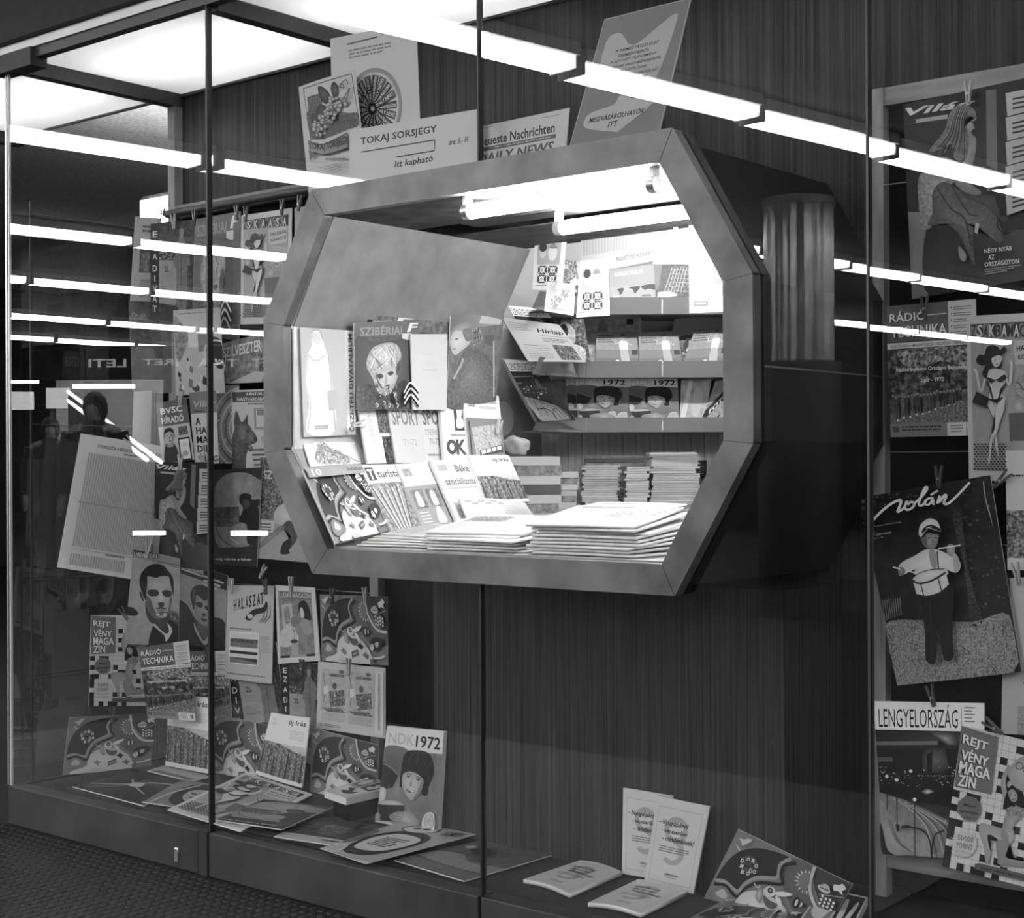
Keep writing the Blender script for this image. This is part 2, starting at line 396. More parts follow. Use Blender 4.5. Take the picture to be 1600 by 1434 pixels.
# plinth sections, one per pane
PL = ['grey metal plinth section with a small keyhole lock', 'plain grey metal plinth section under the lying magazines', 'grey metal plinth section under the service hatch', 'grey metal plinth section below the pinned magazine board']
for i in range(4):
    xa = X0 + i * 1.0; xb = xa + 1.0 if i < 3 else 3.0
    o = thing('display_plinth', PL[i], 'plinth', (xa, 0, 0))
    m = MB()
    gx = .045 if i == 0 else .005
    m.box((xa + .004, -.012, .004), (xb - gx, .004, ZP)); b_ = m.build('front_panel', 'plinth_metal', o, (xa, 0, 0), (0, 0, 0))
    bv = b_.modifiers.new('bevel', 'BEVEL'); bv.width = .003; bv.segments = 2
    m = MB(); m.box((xa + .004, .005, ZP - .008), (xb - .004, .045, ZP - .001)); m.build('top_lip', 'plinth_metal', o, (xa, 0, 0), (0, 0, 0))
    if i == 0:
        m = MB(); m.box((xb - .042, -.012, .004), (xb - .004, .004, ZP)); m.build('end_strip', 'plinth_metal', o, (xa, 0, 0), (0, 0, 0))
        m = MB(); m.lathe([(.011, 0), (.011, .004), (.006, .006), (.006, .003)], seg=12)
        l_ = m.build('lock', 'steel', o, (0, 0, 0), (0, 0, 0)); c0 = hit((277, 1329), PY(-.012)); l_.location = (c0.x - xa, -.012, c0.z); l_.rotation_euler = (math.pi / 2, 0, 0)
        m = MB(); m.box((c0.x - .007, -.017, c0.z - .03), (c0.x + .007, -.012, c0.z - .008)); m.build('lock_tab', 'steel', o, (xa, 0, 0), (0, 0, 0))
        m = MB(); m.box((xa, .004, .004), (xa + .012, YB, ZP)); m.build('side_panel', 'plinth_metal', o, (xa, 0, 0), (0, 0, 0))
# display floor
m = MB(); m.box((X0 + .014, .006, .02), (X1, YB, ZF)); struct(m.build('floor_display', 'display_floor'))
m = MB(); m.box((X0 + .13, .075, ZF), (-.55, .6, ZF + .012)); struct(m.build('floor_display_board', 'display_floor'))

# glass panes with the octagonal cut-out
def notched(xa, xb, z0, z1, k, side):
    """rectangle with half of the octagon cut from its right (side=1) or left side"""
    O = scale_oct(k); m_ = 0.0
    tl = (m_, O[0][1]); bl = (m_, O[5][1])
    if side == 1: return [(xa, z0), (m_, z0), bl, O[5], O[6], O[7], O[0], tl, (m_, z1), (xa, z1)]
    return [(m_, z0), (xb, z0), (xb, z1), (m_, z1), tl, O[1], O[2], O[3], O[4], bl]
panes = [('window_1', [(X0 + .004, ZP), (-1.003, ZP), (-1.003, 2.43), (X0 + .004, 2.43)]),
         ('window_2', [(-.997 if x == -1 else (-.003 if x == 0 else x), z) for x, z in notched(-1, 0, ZP, 2.43, .955, 1)]),
         ('window_3', [(.003 if x == 0 else (.997 if x == 1 else x), z) for x, z in notched(0, 1, ZP, 2.43, .955, -1)]),
         ('window_4', [(1.003, ZP), (2.997, ZP), (2.997, 2.43), (1.003, 2.43)])]
TILT = {'window_1': (0.0, 0.003), 'window_2': (.0, -.004), 'window_3': (0, 0.0), 'window_4': (0, 0.003)}
for nm, loop in panes:
    m = MB(); n = len(loop)
    m.add([(x, 0, z) for x, z in loop], [tuple(range(n))], 0)
    m.add([(x, .006, z) for x, z in loop], [tuple(range(n))[::-1]], 1)
    vs = [(x, y, z) for y in (0, .006) for x, z in loop]
    m.add(vs, [(i, n + i, n + (i + 1) % n, (i + 1) % n) for i in range(n)], 2)
    cx = sum(p[0] for p in loop) / n
    o = struct(m.build(nm, ['glass', 'glass_back', 'joint'], None, (cx, 0, 1.2)))
    o.rotation_euler = (TILT[nm][0], 0, TILT[nm][1])
m = MB(); m.add([(X0, .012, ZP), (X0, YB - .02, ZP), (X0, YB - .02, 2.43), (X0, .012, 2.43)], [(0, 1, 2, 3)], 0)
m.add([(X0 - .006, .012, ZP), (X0 - .006, YB - .02, ZP), (X0 - .006, YB - .02, 2.43), (X0 - .006, .012, 2.43)], [(3, 2, 1, 0)], 1)
struct(m.build('window_5', ['glass', 'glass_back'], None))
# joints between panes and corner post
k = 1
for x, za, zb in ((-1, ZP, 2.43), (0, ZP, .875), (0, 1.85, 2.43), (1, ZP, 2.43), (2, ZP, 2.43)):
    wj = .0032 if x == -1 else .0024; m = MB(); m.box((x - wj, -.006, za), (x + wj, .012, zb)); struct(m.build('trim_%d' % k, 'joint' if x != 1 else 'dark_frame')); k += 1
m = MB(); m.box((X0 - .012, -.004, ZP), (X0 - .002, .012, 2.4)); struct(m.build('trim_%d' % k, 'steel')); k += 1
m = MB(); m.box((X0 + .004, -.004, ZP), (X0 + .01, .004, 2.4)); struct(m.build('trim_%d' % k, 'steel_strip')); k += 1
m = MB(); m.box((X0 - .02, YB - .035, ZP), (X0 + .018, YB + .03, 2.43)); struct(m.build('trim_%d' % k, 'pine')); k += 1   # rear left post
# header: dark frame, bright strip, fascia, corner bracket
m = MB(); m.box((-3.2, -.012, 2.425), (X1, .02, ZC)); struct(m.build('trim_%d' % k, 'dark_frame')); k += 1
m = MB(); m.box((-3.2, -.022, ZC), (X1, .02, 2.484)); struct(m.build('trim_%d' % k, 'steel_strip')); k += 1
m = MB(); m.box((-3.2, -.05, 2.484), (X1, .018, 3.12)); struct(m.build('wall_fascia', 'fascia')); k += 1
m = MB(); m.box((X0 - .045, -.03, 2.398), (X0 + .175, .03, ZC)); o = struct(m.build('trim_%d' % k, 'plinth_metal')); k += 1
# lit ceiling panels and the beams between them
gl = 'lit opal ceiling panels over the display'
for i in range(6):
    xa = X0 - 1 + i; xb = xa + 1
    o = thing('light_panel', 'opal lit ceiling panel over the glass display' if i else 'opal lit ceiling panel beyond the end glass', 'ceiling light', (xa + .5, .36, ZC), gl if i else None)
    og = V((xa + .5, .36, ZC))
    m = MB(); m.box((xa + .024, .03, ZC + .003), (xb - .024, YB - .004, ZC + .0035)); m.build('diffuser', 'opal', o, og, (0, 0, 0))
    m = MB()
    for q0, q1 in (((xa + .002, .022, ZC + .2), (xb - .002, YB, ZC + .205)), ((xa + .002, .022, ZC + .022), (xa + .006, YB, ZC + .2)), ((xb - .006, .022, ZC + .022), (xb - .002, YB, ZC + .2)), ((xa + .006, .022, ZC + .004), (xb - .006, .027, ZC + .2)), ((xa + .006, YB - .003, ZC + .004), (xb - .006, YB, ZC + .2))):
        m = MB(); m.box(q0, q1); m.build('light_box_side', 'white_paint', o, og, (0, 0, 0))
    m = MB(); m.tube([(xa + .1, .36, ZC + .15), (xb - .1, .36, ZC + .15)], .018, 10); m.build('glass_tube', 'panel_tube', o, og, (0, 0, 0))
    for ya, yb in ((YB - .012, YB - .002), (.02, .03)):
        m = MB(); m.box((xa + .024, ya, ZC - .006), (xb - .024, yb, ZC + .002)); m.build('edge_frame', 'dark_frame', o, (xa + .5, .36, ZC), (0, 0, 0))
for x in (-3, -2, -1, 0, 1, 2):
    m = MB(); m.box((x - .022, .02, ZC - .042), (x + .022, YB, ZC + .02)); struct(m.build('trim_%d' % k, 'dark_frame')); k += 1
# panelled wall behind the display, cut for the hatch
k_ = .958
for nm, loop in (('wall_back', notched(X0 + .018, 0, ZF, ZC, k_, 1)), ('wall_back_right', notched(0, X1, ZF, ZC, k_, -1))):
    m = MB(); m.prism([(x, YB, z) for x, z in loop], (0, .03, 0)); fix_normals(struct(m.build(nm, 'wood_panel')))
for nm, xa, xb in (('wall_shade_left', -.944, -.516), ('wall_shade_right', .59, .70)):
    m = MB(); m.box((xa, YB - .012, ZF), (xb, YB - .001, .86)); struct(m.build(nm, 'wood_dark_and_shade'))  # near-black panels: recess shade beside the pedestal put into the wall colour
# pedestal under the hatch
m = MB(); m.box((-.515, .39, ZF), (.588, YB, .85)); o = struct(m.build('wall_pedestal', 'wood_panel'))
m = MB(); m.box((.575, .3885, ZF), (.588, .39, .85)); m.build('edge_strip', 'wood_panel', o)
for p in ((1211, 932), (1209, 1160), (713, 1290), (912, 1318), (942, 1326), (694, 1072)):
    c = hit(p, PY(.39)); m = MB(); m.lathe([(.005, 0), (.0045, .0015), (.002, .0025)], seg=8); s_ = m.build('screw', 'black_metal', o, (0, 0, 0), c); s_.rotation_euler = (math.pi / 2, 0, 0)

# ---------------------------------------------------------------- the octagonal service hatch
H = thing('service_hatch', 'octagonal metal-framed service hatch of the newspaper kiosk', 'hatch', (0, 0, .86))
hz = V((0, 0, .86))
def lerp(a, b, t): return (a[0] + (b[0] - a[0]) * t, a[1] + (b[1] - a[1]) * t)
for i in range(8):
    j = (i + 1) % 8
    loop = [OC[i], OC[j], OI[j], OI[i]]
    # hairline mitre gap
    g = .0012
    loop = [lerp(loop[0], loop[1], g), lerp(loop[1], loop[0], g), lerp(loop[2], loop[3], g), lerp(loop[3], loop[2], g)]
    m = MB(); m.prism([(x, -.036, z) for x, z in loop], (0, .03, 0)); o = fix_normals(m.build('frame_panel', 'alu', H, hz, (0, 0, 0)))
    bv = o.modifiers.new('bevel', 'BEVEL'); bv.width = .006; bv.segments = 3
# inner lining
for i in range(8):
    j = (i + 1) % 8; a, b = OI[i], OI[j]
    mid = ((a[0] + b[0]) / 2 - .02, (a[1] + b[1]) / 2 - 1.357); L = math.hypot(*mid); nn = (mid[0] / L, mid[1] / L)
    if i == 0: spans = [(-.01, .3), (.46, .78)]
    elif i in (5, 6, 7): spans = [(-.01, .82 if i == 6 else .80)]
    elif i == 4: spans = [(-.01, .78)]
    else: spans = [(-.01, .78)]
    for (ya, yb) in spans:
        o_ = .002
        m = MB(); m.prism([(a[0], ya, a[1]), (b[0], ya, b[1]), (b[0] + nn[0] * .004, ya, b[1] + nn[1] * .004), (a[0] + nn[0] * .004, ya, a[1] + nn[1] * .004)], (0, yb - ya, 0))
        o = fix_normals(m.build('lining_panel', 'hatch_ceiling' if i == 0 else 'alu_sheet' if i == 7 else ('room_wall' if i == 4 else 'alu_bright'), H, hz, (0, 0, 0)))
# recess above the tubes
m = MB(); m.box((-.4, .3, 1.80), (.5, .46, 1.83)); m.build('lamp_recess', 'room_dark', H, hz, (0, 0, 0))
# return strip just behind the frame on the left
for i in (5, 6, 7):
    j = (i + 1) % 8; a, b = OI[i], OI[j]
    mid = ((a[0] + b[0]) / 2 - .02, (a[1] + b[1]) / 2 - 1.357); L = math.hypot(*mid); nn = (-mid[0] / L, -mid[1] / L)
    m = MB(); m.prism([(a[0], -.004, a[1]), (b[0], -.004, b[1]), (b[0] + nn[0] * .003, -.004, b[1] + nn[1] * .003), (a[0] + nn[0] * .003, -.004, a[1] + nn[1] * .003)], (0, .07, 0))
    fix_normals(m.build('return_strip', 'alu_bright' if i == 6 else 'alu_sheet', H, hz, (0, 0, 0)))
# dark outer casing
O2 = scale_oct(.965)
for i in range(8):
    j = (i + 1) % 8; a, b = O2[i], O2[j]
    mid = ((a[0] + b[0]) / 2 - .0165, (a[1] + b[1]) / 2 - 1.357); L = math.hypot(*mid); nn = (-mid[0] / L * .004, -mid[1] / L * .004)
    m = MB(); m.prism([(a[0], .008, a[1]), (b[0], .008, b[1]), (b[0] + nn[0], .008, b[1] + nn[1]), (a[0] + nn[0], .008, a[1] + nn[1])], (0, .588 if i == 2 else YB - .01, 0))
    fix_normals(m.build('casing_panel', 'duct_dark', H, hz, (0, 0, 0)))
# rim moulding behind the frame on the casing, and the lap joint on its right cheek
for (a, b) in ((1, 2), (2, 3), (3, 4)):
    A_, B_ = scale_oct(.985)[a], scale_oct(.985)[b]
    m = MB(); m.tube([(A_[0], .012, A_[1]), (B_[0], .012, B_[1])], .009, 6); m.build('rim_moulding', 'duct_dark', H, hz, (0, 0, 0))
m = MB(); m.box((O2[2][0], .02, 1.345), (O2[2][0] + .003, .59, 1.349)); m.build('lap_joint', 'column_steel', H, hz, (0, 0, 0))
# lamps inside the hatch
def hatch_tube(lbl, x0, x1, y, z):
    o = thing('fluorescent_tube', lbl, 'lamp', ((x0 + x1) / 2, y, z))
    c = o.location.copy()
    m = MB(); m.tube([(x0 + .02, y, z), (x1 - .02, y, z)], .018, 14); m.build('glass_tube', 'tube', o, c, (0, 0, 0))
    for xa, xb in ((x0, x0 + .02), (x1 - .02, x1)):
        m = MB(); m.tube([(xa, y, z), (xb, y, z)], .0185, 12); m.build('end_cap', 'steel', o, c, (0, 0, 0))
    for xa in (x0 + .004, x1 - .012):
        m = MB(); m.box((xa, y - .012, z + .015), (xa + .01, y + .012, 1.784 if y < .1 else 1.80)); m.build('holder', 'white_paint', o, c, (0, 0, 0))
hatch_tube('short fluorescent tube just inside the hatch frame', -.055, .5, .008, 1.748)
hatch_tube('fluorescent tube deeper inside the hatch behind the hanging papers string', -.06, .5, .37, 1.752)
def room_lamp(lbl, u, z):
    p = cpt(u, z, 2.36); o = thing('ceiling_lamp', lbl, 'lamp', p)
    A_, B_ = p - RT * .6, p + RT * .6
    m = MB(); m.tube([A_, B_], .019, 12); m.build('glass_tube', 'room_tube', o, p, (0, 0, 0))
    m = MB(); m.prism([A_ - FW * .04 + UP * .022, B_ - FW * .04 + UP * .022, B_ + FW * .04 + UP * .022, A_ + FW * .04 + UP * .022], (0, 0, .018)); fix_normals(m.build('housing', 'white_paint', o, p, (0, 0, 0)))
def cpt(u, z, h): p = CAM + FW * z + RT * u; return V((p.x, p.y, h))
room_lamp('kiosk ceiling tube lamp above the magazine rack', .7, 5.3)
# counter inside
m = MB(); m.box((-.55, -.008, .905), (.55, .8, .936)); m.build('counter_board', 'pine_rail', H, hz, (0, 0, 0))
# ---------------------------------------------------------------- kiosk interior
m = MB(); m.prism([cpt(-.3, 4.75, .90), cpt(.9, 4.75, .90), cpt(1.2, 6.17, .90), cpt(.1, 6.17, .90)], (0, 0, .04)); o = fix_normals(m.build('work_table', 'room_dark', None)); tag(o, 'dark table top inside the kiosk under the paper stacks', 'table')
# kiosk walls
wb = struct(MB().prism([cpt(-1.3, 6.2, 0), cpt(1.9, 6.2, 0), cpt(1.9, 6.2, 2.42), cpt(-1.3, 6.2, 2.42)], FW * .05).build('wall_kiosk_rear', 'room_wall'))
for i in range(31):
    u = .12 + i * .0555
    a, b = cpt(u, 6.2, .9), cpt(u + .0515, 6.2, .9)
    m = MB(); m.prism([a, b, b - FW * .012, a - FW * .012], (0, 0, .62)); fix_normals(m.build('plank', 'plank', wb, a))
struct(fix_normals(MB().prism([cpt(-.75, 5.1, .5), cpt(.12, 6.18, .5), cpt(.12, 6.18, 2.42), cpt(-.75, 5.1, 2.42)], FW * .03).build('wall_kiosk_left', 'room_wall')))
struct(MB().box((-1.9, YB + .03, 2.4), (2.9, 3.4, 2.44)).build('ceiling_kiosk', 'room_wall'))
struct(MB().box((-1.98, YB + .03, 0), (-1.94, 3.4, 2.44)).build('wall_kiosk_side', 'wood_dark_and_shade'))
struct(MB().box((2.5, YB + .03, 0), (2.54, 3.4, 2.44)).build('wall_kiosk_right', 'room_wall'))
struct(MB().box((-1.98, 3.4, 0), (2.54, 3.44, 2.44)).build('wall_kiosk_back', 'wood_dark_and_shade'))
# bent-metal shelves: main run square to the view, left wing turned in
RK = thing('magazine_rack', 'grey metal rack of three tray shelves inside the kiosk', 'rack', cpt(.6, 5.8, 1.26)); og = RK.location.copy()
for zt, lh in ((1.78, .064), (1.537, .062), (1.322, .056)):
    m = MB(); m.prism([cpt(.1, 5.62, zt - lh), cpt(.285, 5.815, zt - lh), cpt(1.1, 5.815, zt - lh), cpt(1.1, 6.18, zt - lh), cpt(-.0, 6.0, zt - lh)], (0, 0, .004)); sh_ = fix_normals(m.build('shelf', 'shelf_metal', RK, og, (0, 0, 0)))
    for a, b in ((.285, .573), (.578, .83), (.835, 1.1)):
        A_, B_ = cpt(a, 5.8, zt), cpt(b, 5.8, zt); dn = V((0, 0, -lh)) + FW * .012
        m = MB(); m.prism([A_, B_, B_ + dn, A_ + dn], FW * .004); fix_normals(m.build('lip', 'shelf_metal', sh_, og, (0, 0, 0)))
    A_, B_ = cpt(.105, 5.6, zt + .004), cpt(.282, 5.8, zt); dn = V((0, 0, -lh)) + FW * .012
    m = MB(); m.prism([A_, B_, B_ + dn, A_ + dn - RT * .03], FW * .004); fix_normals(m.build('lip', 'shelf_metal', sh_, og, (0, 0, 0)))
    m = MB(); m.prism([cpt(.285, 5.95, zt - lh), cpt(1.1, 5.95, zt - lh), cpt(1.1, 6.12, zt + .19), cpt(.285, 6.12, zt + .19)], FW * .004); fix_normals(m.build('back_plate', 'shelf_metal', sh_, og, (0, 0, 0)))

# ---------------------------------------------------------------- board frames of pine battens
def frame(label, x0, x1, z0, z1, y):
    o = thing('magazine_board', label, 'board', ((x0 + x1) / 2, y, z0)); c = o.location.copy()
    for xa in (x0, x1 - .036):
        m = MB(); m.box((xa, y, z0), (xa + .036, y + .03, z1)); m.build('post', 'pine', o, c, (0, 0, 0))
    for za in (z1 - .042, z0 + .07):
        m = MB(); m.box((x0 + .036, y + .004, za), (x1 - .036, y + .028, za + .042)); m.build('rail', 'pine_rail', o, c, (0, 0, 0))
    m = MB(); m.box((x0 + .02, y + .031, z0 + .02), (x1 - .02, y + .036, z1 - .03)); m.build('backing_cloth', 'dark_cloth', o, c, (0, 0, 0))
    n = int((z1 - z0) / .21)
    for i in range(1, n):
        z = z0 + i * .21; m = MB(); m.tube([(x0 + .02, y + .002, z), (x1 - .02, y + .002, z)], .0012, 5); m.build('string', 'steel', o, c, (0, 0, 0))
frame('pine batten frame holding pinned magazines beside the end glass', -1.96, -.945, ZF, 2.05, .605)
frame('pine batten frame holding the boy drummer magazine', .70, 2.2, ZF, 2.03, .605)
m = MB(); m.tube([(-1.95, .585, 2.02), (-.6, .585, 2.02)], .014, 10); o = m.build('hanging_rail', 'dark_frame', None, (-1.3, .585, 2.02)); tag(o, 'dark round rail carrying pegged magazines', 'rail')
# side rack along the end glass
o = thing('side_rack', 'thin wire rack along the end glass for hanging papers', 'rack', (X0 + .03, .1, ZF)); c = o.location.copy()
for y in (.06, .55):
    m = MB(); m.tube([(X0 + .03, y, ZF), (X0 + .03, y, 2.0)], .004, 6); m.build('upright', 'black_metal', o, c, (0, 0, 0))
for z in (.46, .78, 1.28, 1.62, 1.96):
    m = MB(); m.tube([(X0 + .03, .06, z), (X0 + .03, .55, z)], .002, 5); m.build('wire', 'black_metal', o, c, (0, 0, 0))

# ================================================================ THE HALL (seen in the panes)
lm = MB()
prof = [(-.085, 0), (-.075, -.055), (.075, -.055), (.085, 0)]
lm.prism([(x, -.66, z) for x, z in prof], (0, 1.32, 0))
diff = lm.mesh('diffuser', 'hall_lamp')
hm = MB(); hm.box((-.11, -.67, 0), (.11, .67, .06)); hous = hm.mesh('housing', 'white_paint')
em_ = MB(); em_.box((-.09, -.01, -.06), (.09, 0, .0)); endc = em_.mesh('end_plate', 'white_paint')
def hall_lamp(x, y, z, rz=0, lab='fluorescent batten lamp in a long row across the hall ceiling', grp='rows of batten lamps on the hall ceiling', tilt=0):
    o = thing('ceiling_lamp', lab, 'lamp', (x, y, z), grp)
    obj('diffuser', diff, o); obj('housing', hous, o); obj('end_plate', endc, o, (0, -.661, 0)); obj('end_plate', endc, o, (0, .671, 0))
    o.rotation_euler = (tilt, 0, rz); return o
for r, (x0_, sl_, y0_, ny) in enumerate(((-2.38, .1, 1.62, 8), (-5.52, .095, 1.95, 11), (-8.75, .088, 2.3, 13), (-11.75, .075, 1.8, 13), (-14.9, .04, 2.2, 13), (-17.6, .02, 1.9, 12), (.75, .1, 1.6, 10), (3.9, .1, 1.6, 9), (7.0, .1, 1.6, 8))):
    for k2 in range(ny):
        yy = y0_ + .7 + k2 * 1.43
        hall_lamp(x0_ + sl_ * yy, -yy, 3.06, sl_ + .035)
o = thing('pendant_lamp', 'single batten lamp hanging beyond the end glass', 'lamp', (-3.74, 2.36, 2.57))
m = MB(); m.box((-.66, -.07, -.1), (.66, .07, 0)); m.build('diffuser', 'hall_lamp', o, (0, 0, 0), (0, 0, 0))
m = MB(); m.box((-.7, -.03, .004), (.72, .03, .03)); m.build('housing', 'black_metal', o, (0, 0, 0), (0, 0, 0))
for x in (-.5, .5): m = MB(); m.tube([(x, 0, .03), (x, 0, .45)], .006, 6); m.build('rod', 'black_metal', o, (0, 0, 0), (0, 0, 0))
# fluted column
cx_, cy_ = -3.28, -7.42
o = thing('hall_column', 'round fluted steel column in the station hall', 'column', (cx_, cy_, 0))
m = MB(); m.lathe([(.25, 1.9), (.25, 3.06)], (0, 0, 0), 96, flute=lambda a: 1 + .045 * math.cos(14 * a)); m.build('fluted_shaft', 'column_steel', o, (0, 0, 0), (0, 0, 0))
m = MB(); m.lathe([(.27, 3.06), (.27, 3.12)], (0, 0, 0), 48); m.build('capital', 'column_steel', o, (0, 0, 0), (0, 0, 0))
m = MB(); m.lathe([(.31, 0), (.31, 1.9)], (0, 0, 0), 48); m.build('lower_cladding', 'column_base', o, (0, 0, 0), (0, 0, 0))
def mir(px, z):                            # hall point whose image in the pane falls on the pixel
    p = CAM + ray(*px) * z; return V((p.x, -p.y, p.z))
# sign board with letters facing the kiosk, far wall lights, escalator with emissive handrails
a, b = mir((60, 540), 15), mir((430, 548), 15)
o = thing('hall_sign', 'long dark overhead sign with pale letters in the hall', 'sign', ((a.x + b.x) / 2, (a.y + b.y) / 2, 2.0))
d = (b - a); d.z = 0; nn = V((d.y, -d.x, 0)).normalized();  nn = nn if nn.y > 0 else -nn
c0 = o.location.copy(); zt, zb = 2.33, 2.0
m = MB(); m.prism([V((a.x, a.y, zb)), V((b.x, b.y, zb)), V((b.x, b.y, zt)), V((a.x, a.y, zt))], -nn * .1); fix_normals(m.build('board', 'fascia', o, c0, (0, 0, 0)))
dd = d.normalized(); Ld = d.length
for txt, t0, t1 in (('LETI', .24, .40), ('JRET', .47, .63), ('TA', .70, .80), ('AT', .86, .96)):
    vs, fs = glyphs(txt[::-1] if False else txt, .02, 0)
    # letters read correctly to someone facing the sign
    P = [V((a.x, a.y, 0)) + dd * (Ld * (t1 - x * (t1 - t0))) + nn * .004 + V((0, 0, 2.12 + (1 - y) * .08)) for x, y in vs]
    m = MB(); m.add(P, fs); m.build('letters', 'far_letter', o, c0, (0, 0, 0))
def far_box(label, p0, p1, z, th=.05, mat='far_sign', name='lit_panel'):
    a, b = mir(p0, z), mir((p1[0], p0[1]), z); cc = mir(p1, z)
    m = MB(); m.prism([a, b, V((b.x, b.y, cc.z)), V((a.x, a.y, cc.z))], V((0, -th, 0))); o = fix_normals(m.build(name, mat, None, (0, 0, 0)))
    o0 = sum((V(v.co) for v in o.data.vertices), V()) / len(o.data.vertices)
    for v in o.data.vertices: v.co -= o0
    o.location = o0; return tag(o, label, 'light', None)
far_box('bright narrow light strip above the far stair', (125, 600), (218, 607), 20)
far_box('short light bar over the far lit shop front', (29, 594), (68, 599), 20)
far_box('light bar at the edge of the far shop front', (12, 603), (22, 608), 20)
far_box('pale lit poster panel of the far shop front', (30, 612), (60, 640), 20, mat='far_poster')
far_box('pale lit wall panel beside the far escalator', (84, 606), (116, 638), 20, mat='far_poster')
far_box('low bright ticket window light beside the hall column', (190, 826), (200, 838), 13.5)
far_box('low bright window strip beneath the hall sign', (217, 829), (262, 836), 13.5)
far_box('low bright window strip further along the hall', (346, 829), (398, 837), 13.5)
e0 = mir((262, 722), 15); esc = thing('escalator', 'far escalator of the hall with glow added to two handrails', 'escalator', (e0.x, e0.y, 0))
for i, (p0, p1) in enumerate((((118, 612), (262, 722)), ((118, 626), (240, 718)))):
    a, b = mir(p0, 19), mir(p1, 15); c_ = V((e0.x, e0.y, 0))
    m = MB(); m.tube([a, b], .022, 8); m.build('handrail', 'rail_glow', esc, c_, (0, 0, 0))  # handrails are no lamps; emission added so they show as bright streaks
    m = MB(); m.prism([a - UP * .05, b - UP * .05, V((b.x, b.y, 0)), V((a.x, a.y, 0))], V((0, -.05, 0))); fix_normals(m.build('balustrade', 'hall_wall', esc, c_, (0, 0, 0)))
o = far_box('pale wall behind the far escalator', (100, 590), (262, 735), 22, mat='white_paint', name='hall_partition'); o['category'] = 'partition'
# two people standing in the hall
def person(label, base, face, hgt, coat, hairm):
    k = hgt / 1.72
    J = {'pel': (0, 0, .95), 'chest': (0, 0, 1.25), 'neck': (0, .0, 1.46), 'head': (0, .02, 1.58), 'top': (0, .01, 1.66)}
    vs = []; es = []; rad = []
    def add(p, r, par=None):
        vs.append(V(p) * k); rad.append(r * k)
        if par is not None: es.append((par, len(vs) - 1))
        return len(vs) - 1
    pel = add((0, 0, .95), .15); ch = add((0, .01, 1.27), .15, pel); sh = add((0, 0, 1.42), .09, ch); nk = add((0, 0, 1.49), .055, sh); hd = add((0, .015, 1.58), .088, nk); tp = add((0, .01, 1.66), .075, hd)
    ns = add((0, .105, 1.575), .018, hd)
    for s_ in (-1, 1):
        hp = add((.09 * s_, 0, .88), .1, pel); kn = add((.1 * s_, .01, .5), .065, hp); an = add((.1 * s_, -.01, .09), .045, kn); add((.11 * s_, .14, .035), .035, an)
        so = add((.19 * s_, 0, 1.4), .065, sh); el = add((.25 * s_, -.02, 1.12), .048, so); wr = add((.25 * s_, .06, .88), .032, el); pa = add((.25 * s_, .08, .81), .03, wr)
        add((.25 * s_ - .03 * s_, .12, .80), .011, pa)
        for q in range(4): add((.25 * s_ + (.018 - .012 * q) * s_, .095 + .008 * q, .72 + .006 * abs(q - 1)), .009, pa)
    me = bpy.data.meshes.new('person'); me.from_pydata(vs, es, []); me.materials.append(MT['skin'])
    o = obj('person', me, None, base); o.rotation_euler = (0, 0, face)
    o.modifiers.new('skin', 'SKIN'); sv = me.skin_vertices[0].data
    for i, r in enumerate(rad): sv[i].radius = (r, r)
    sv[0].use_root = True
    ss = o.modifiers.new('sub', 'SUBSURF'); ss.levels = 1; ss.render_levels = 2
    tag(o, label, 'person')
    # long coat with sleeves
    def ringm(m, rows):
        seg = 20; vv = []
        for (cx, cy, cz, rx, ry) in rows: vv += [((cx + rx * math.cos(2 * math.pi * i / seg)) * k, (cy + ry * math.sin(2 * math.pi * i / seg)) * k, cz * k) for i in range(seg)]
        m.add(vv, [(i * seg + q, i * seg + (q + 1) % seg, (i + 1) * seg + (q + 1) % seg, (i + 1) * seg + q) for i in range(len(rows) - 1) for q in range(seg)], 0, True)
    m = MB(); ringm(m, [(0, 0, .42, .27, .2), (0, 0, .7, .24, .19), (0, 0, .98, .2, .165), (0, .01, 1.2, .22, .17), (0, 0, 1.38, .215, .13), (0, 0, 1.45, .12, .09), (0, 0, 1.5, .075, .075)])
    for s_ in (-1, 1): m.tube([V((.19 * s_, 0, 1.4)) * k, V((.255 * s_, -.02, 1.12)) * k, V((.255 * s_, .05, .9)) * k], .085 * k, 10, 0, True, .055 * k)
    m.build('coat', coat, o, (0, 0, 0), (0, 0, 0))
    m = MB(); ringm(m, [(0, -.03, 1.5, .07, .05), (0, -.02, 1.56, .098, .085), (0, -.012, 1.62, .1, .1), (0, 0, 1.68, .086, .1), (0, .005, 1.725, .045, .06), (0, .005, 1.735, .005, .005)])
    m.build('hair', hairm, o, (0, 0, 0), (0, 0, 0))
pa = mir((158, 700), 12.4); pb = mir((90, 740), 15.5)
person('dark-haired person in a long black coat standing in the hall', (pa.x, pa.y, 0), math.radians(-35), 1.74, 'cloth_coat', 'hair')
person('person in a dark grey coat standing farther off in the hall', (pb.x, pb.y, 0), math.radians(-50), 1.64, 'cloth_grey', 'hair')

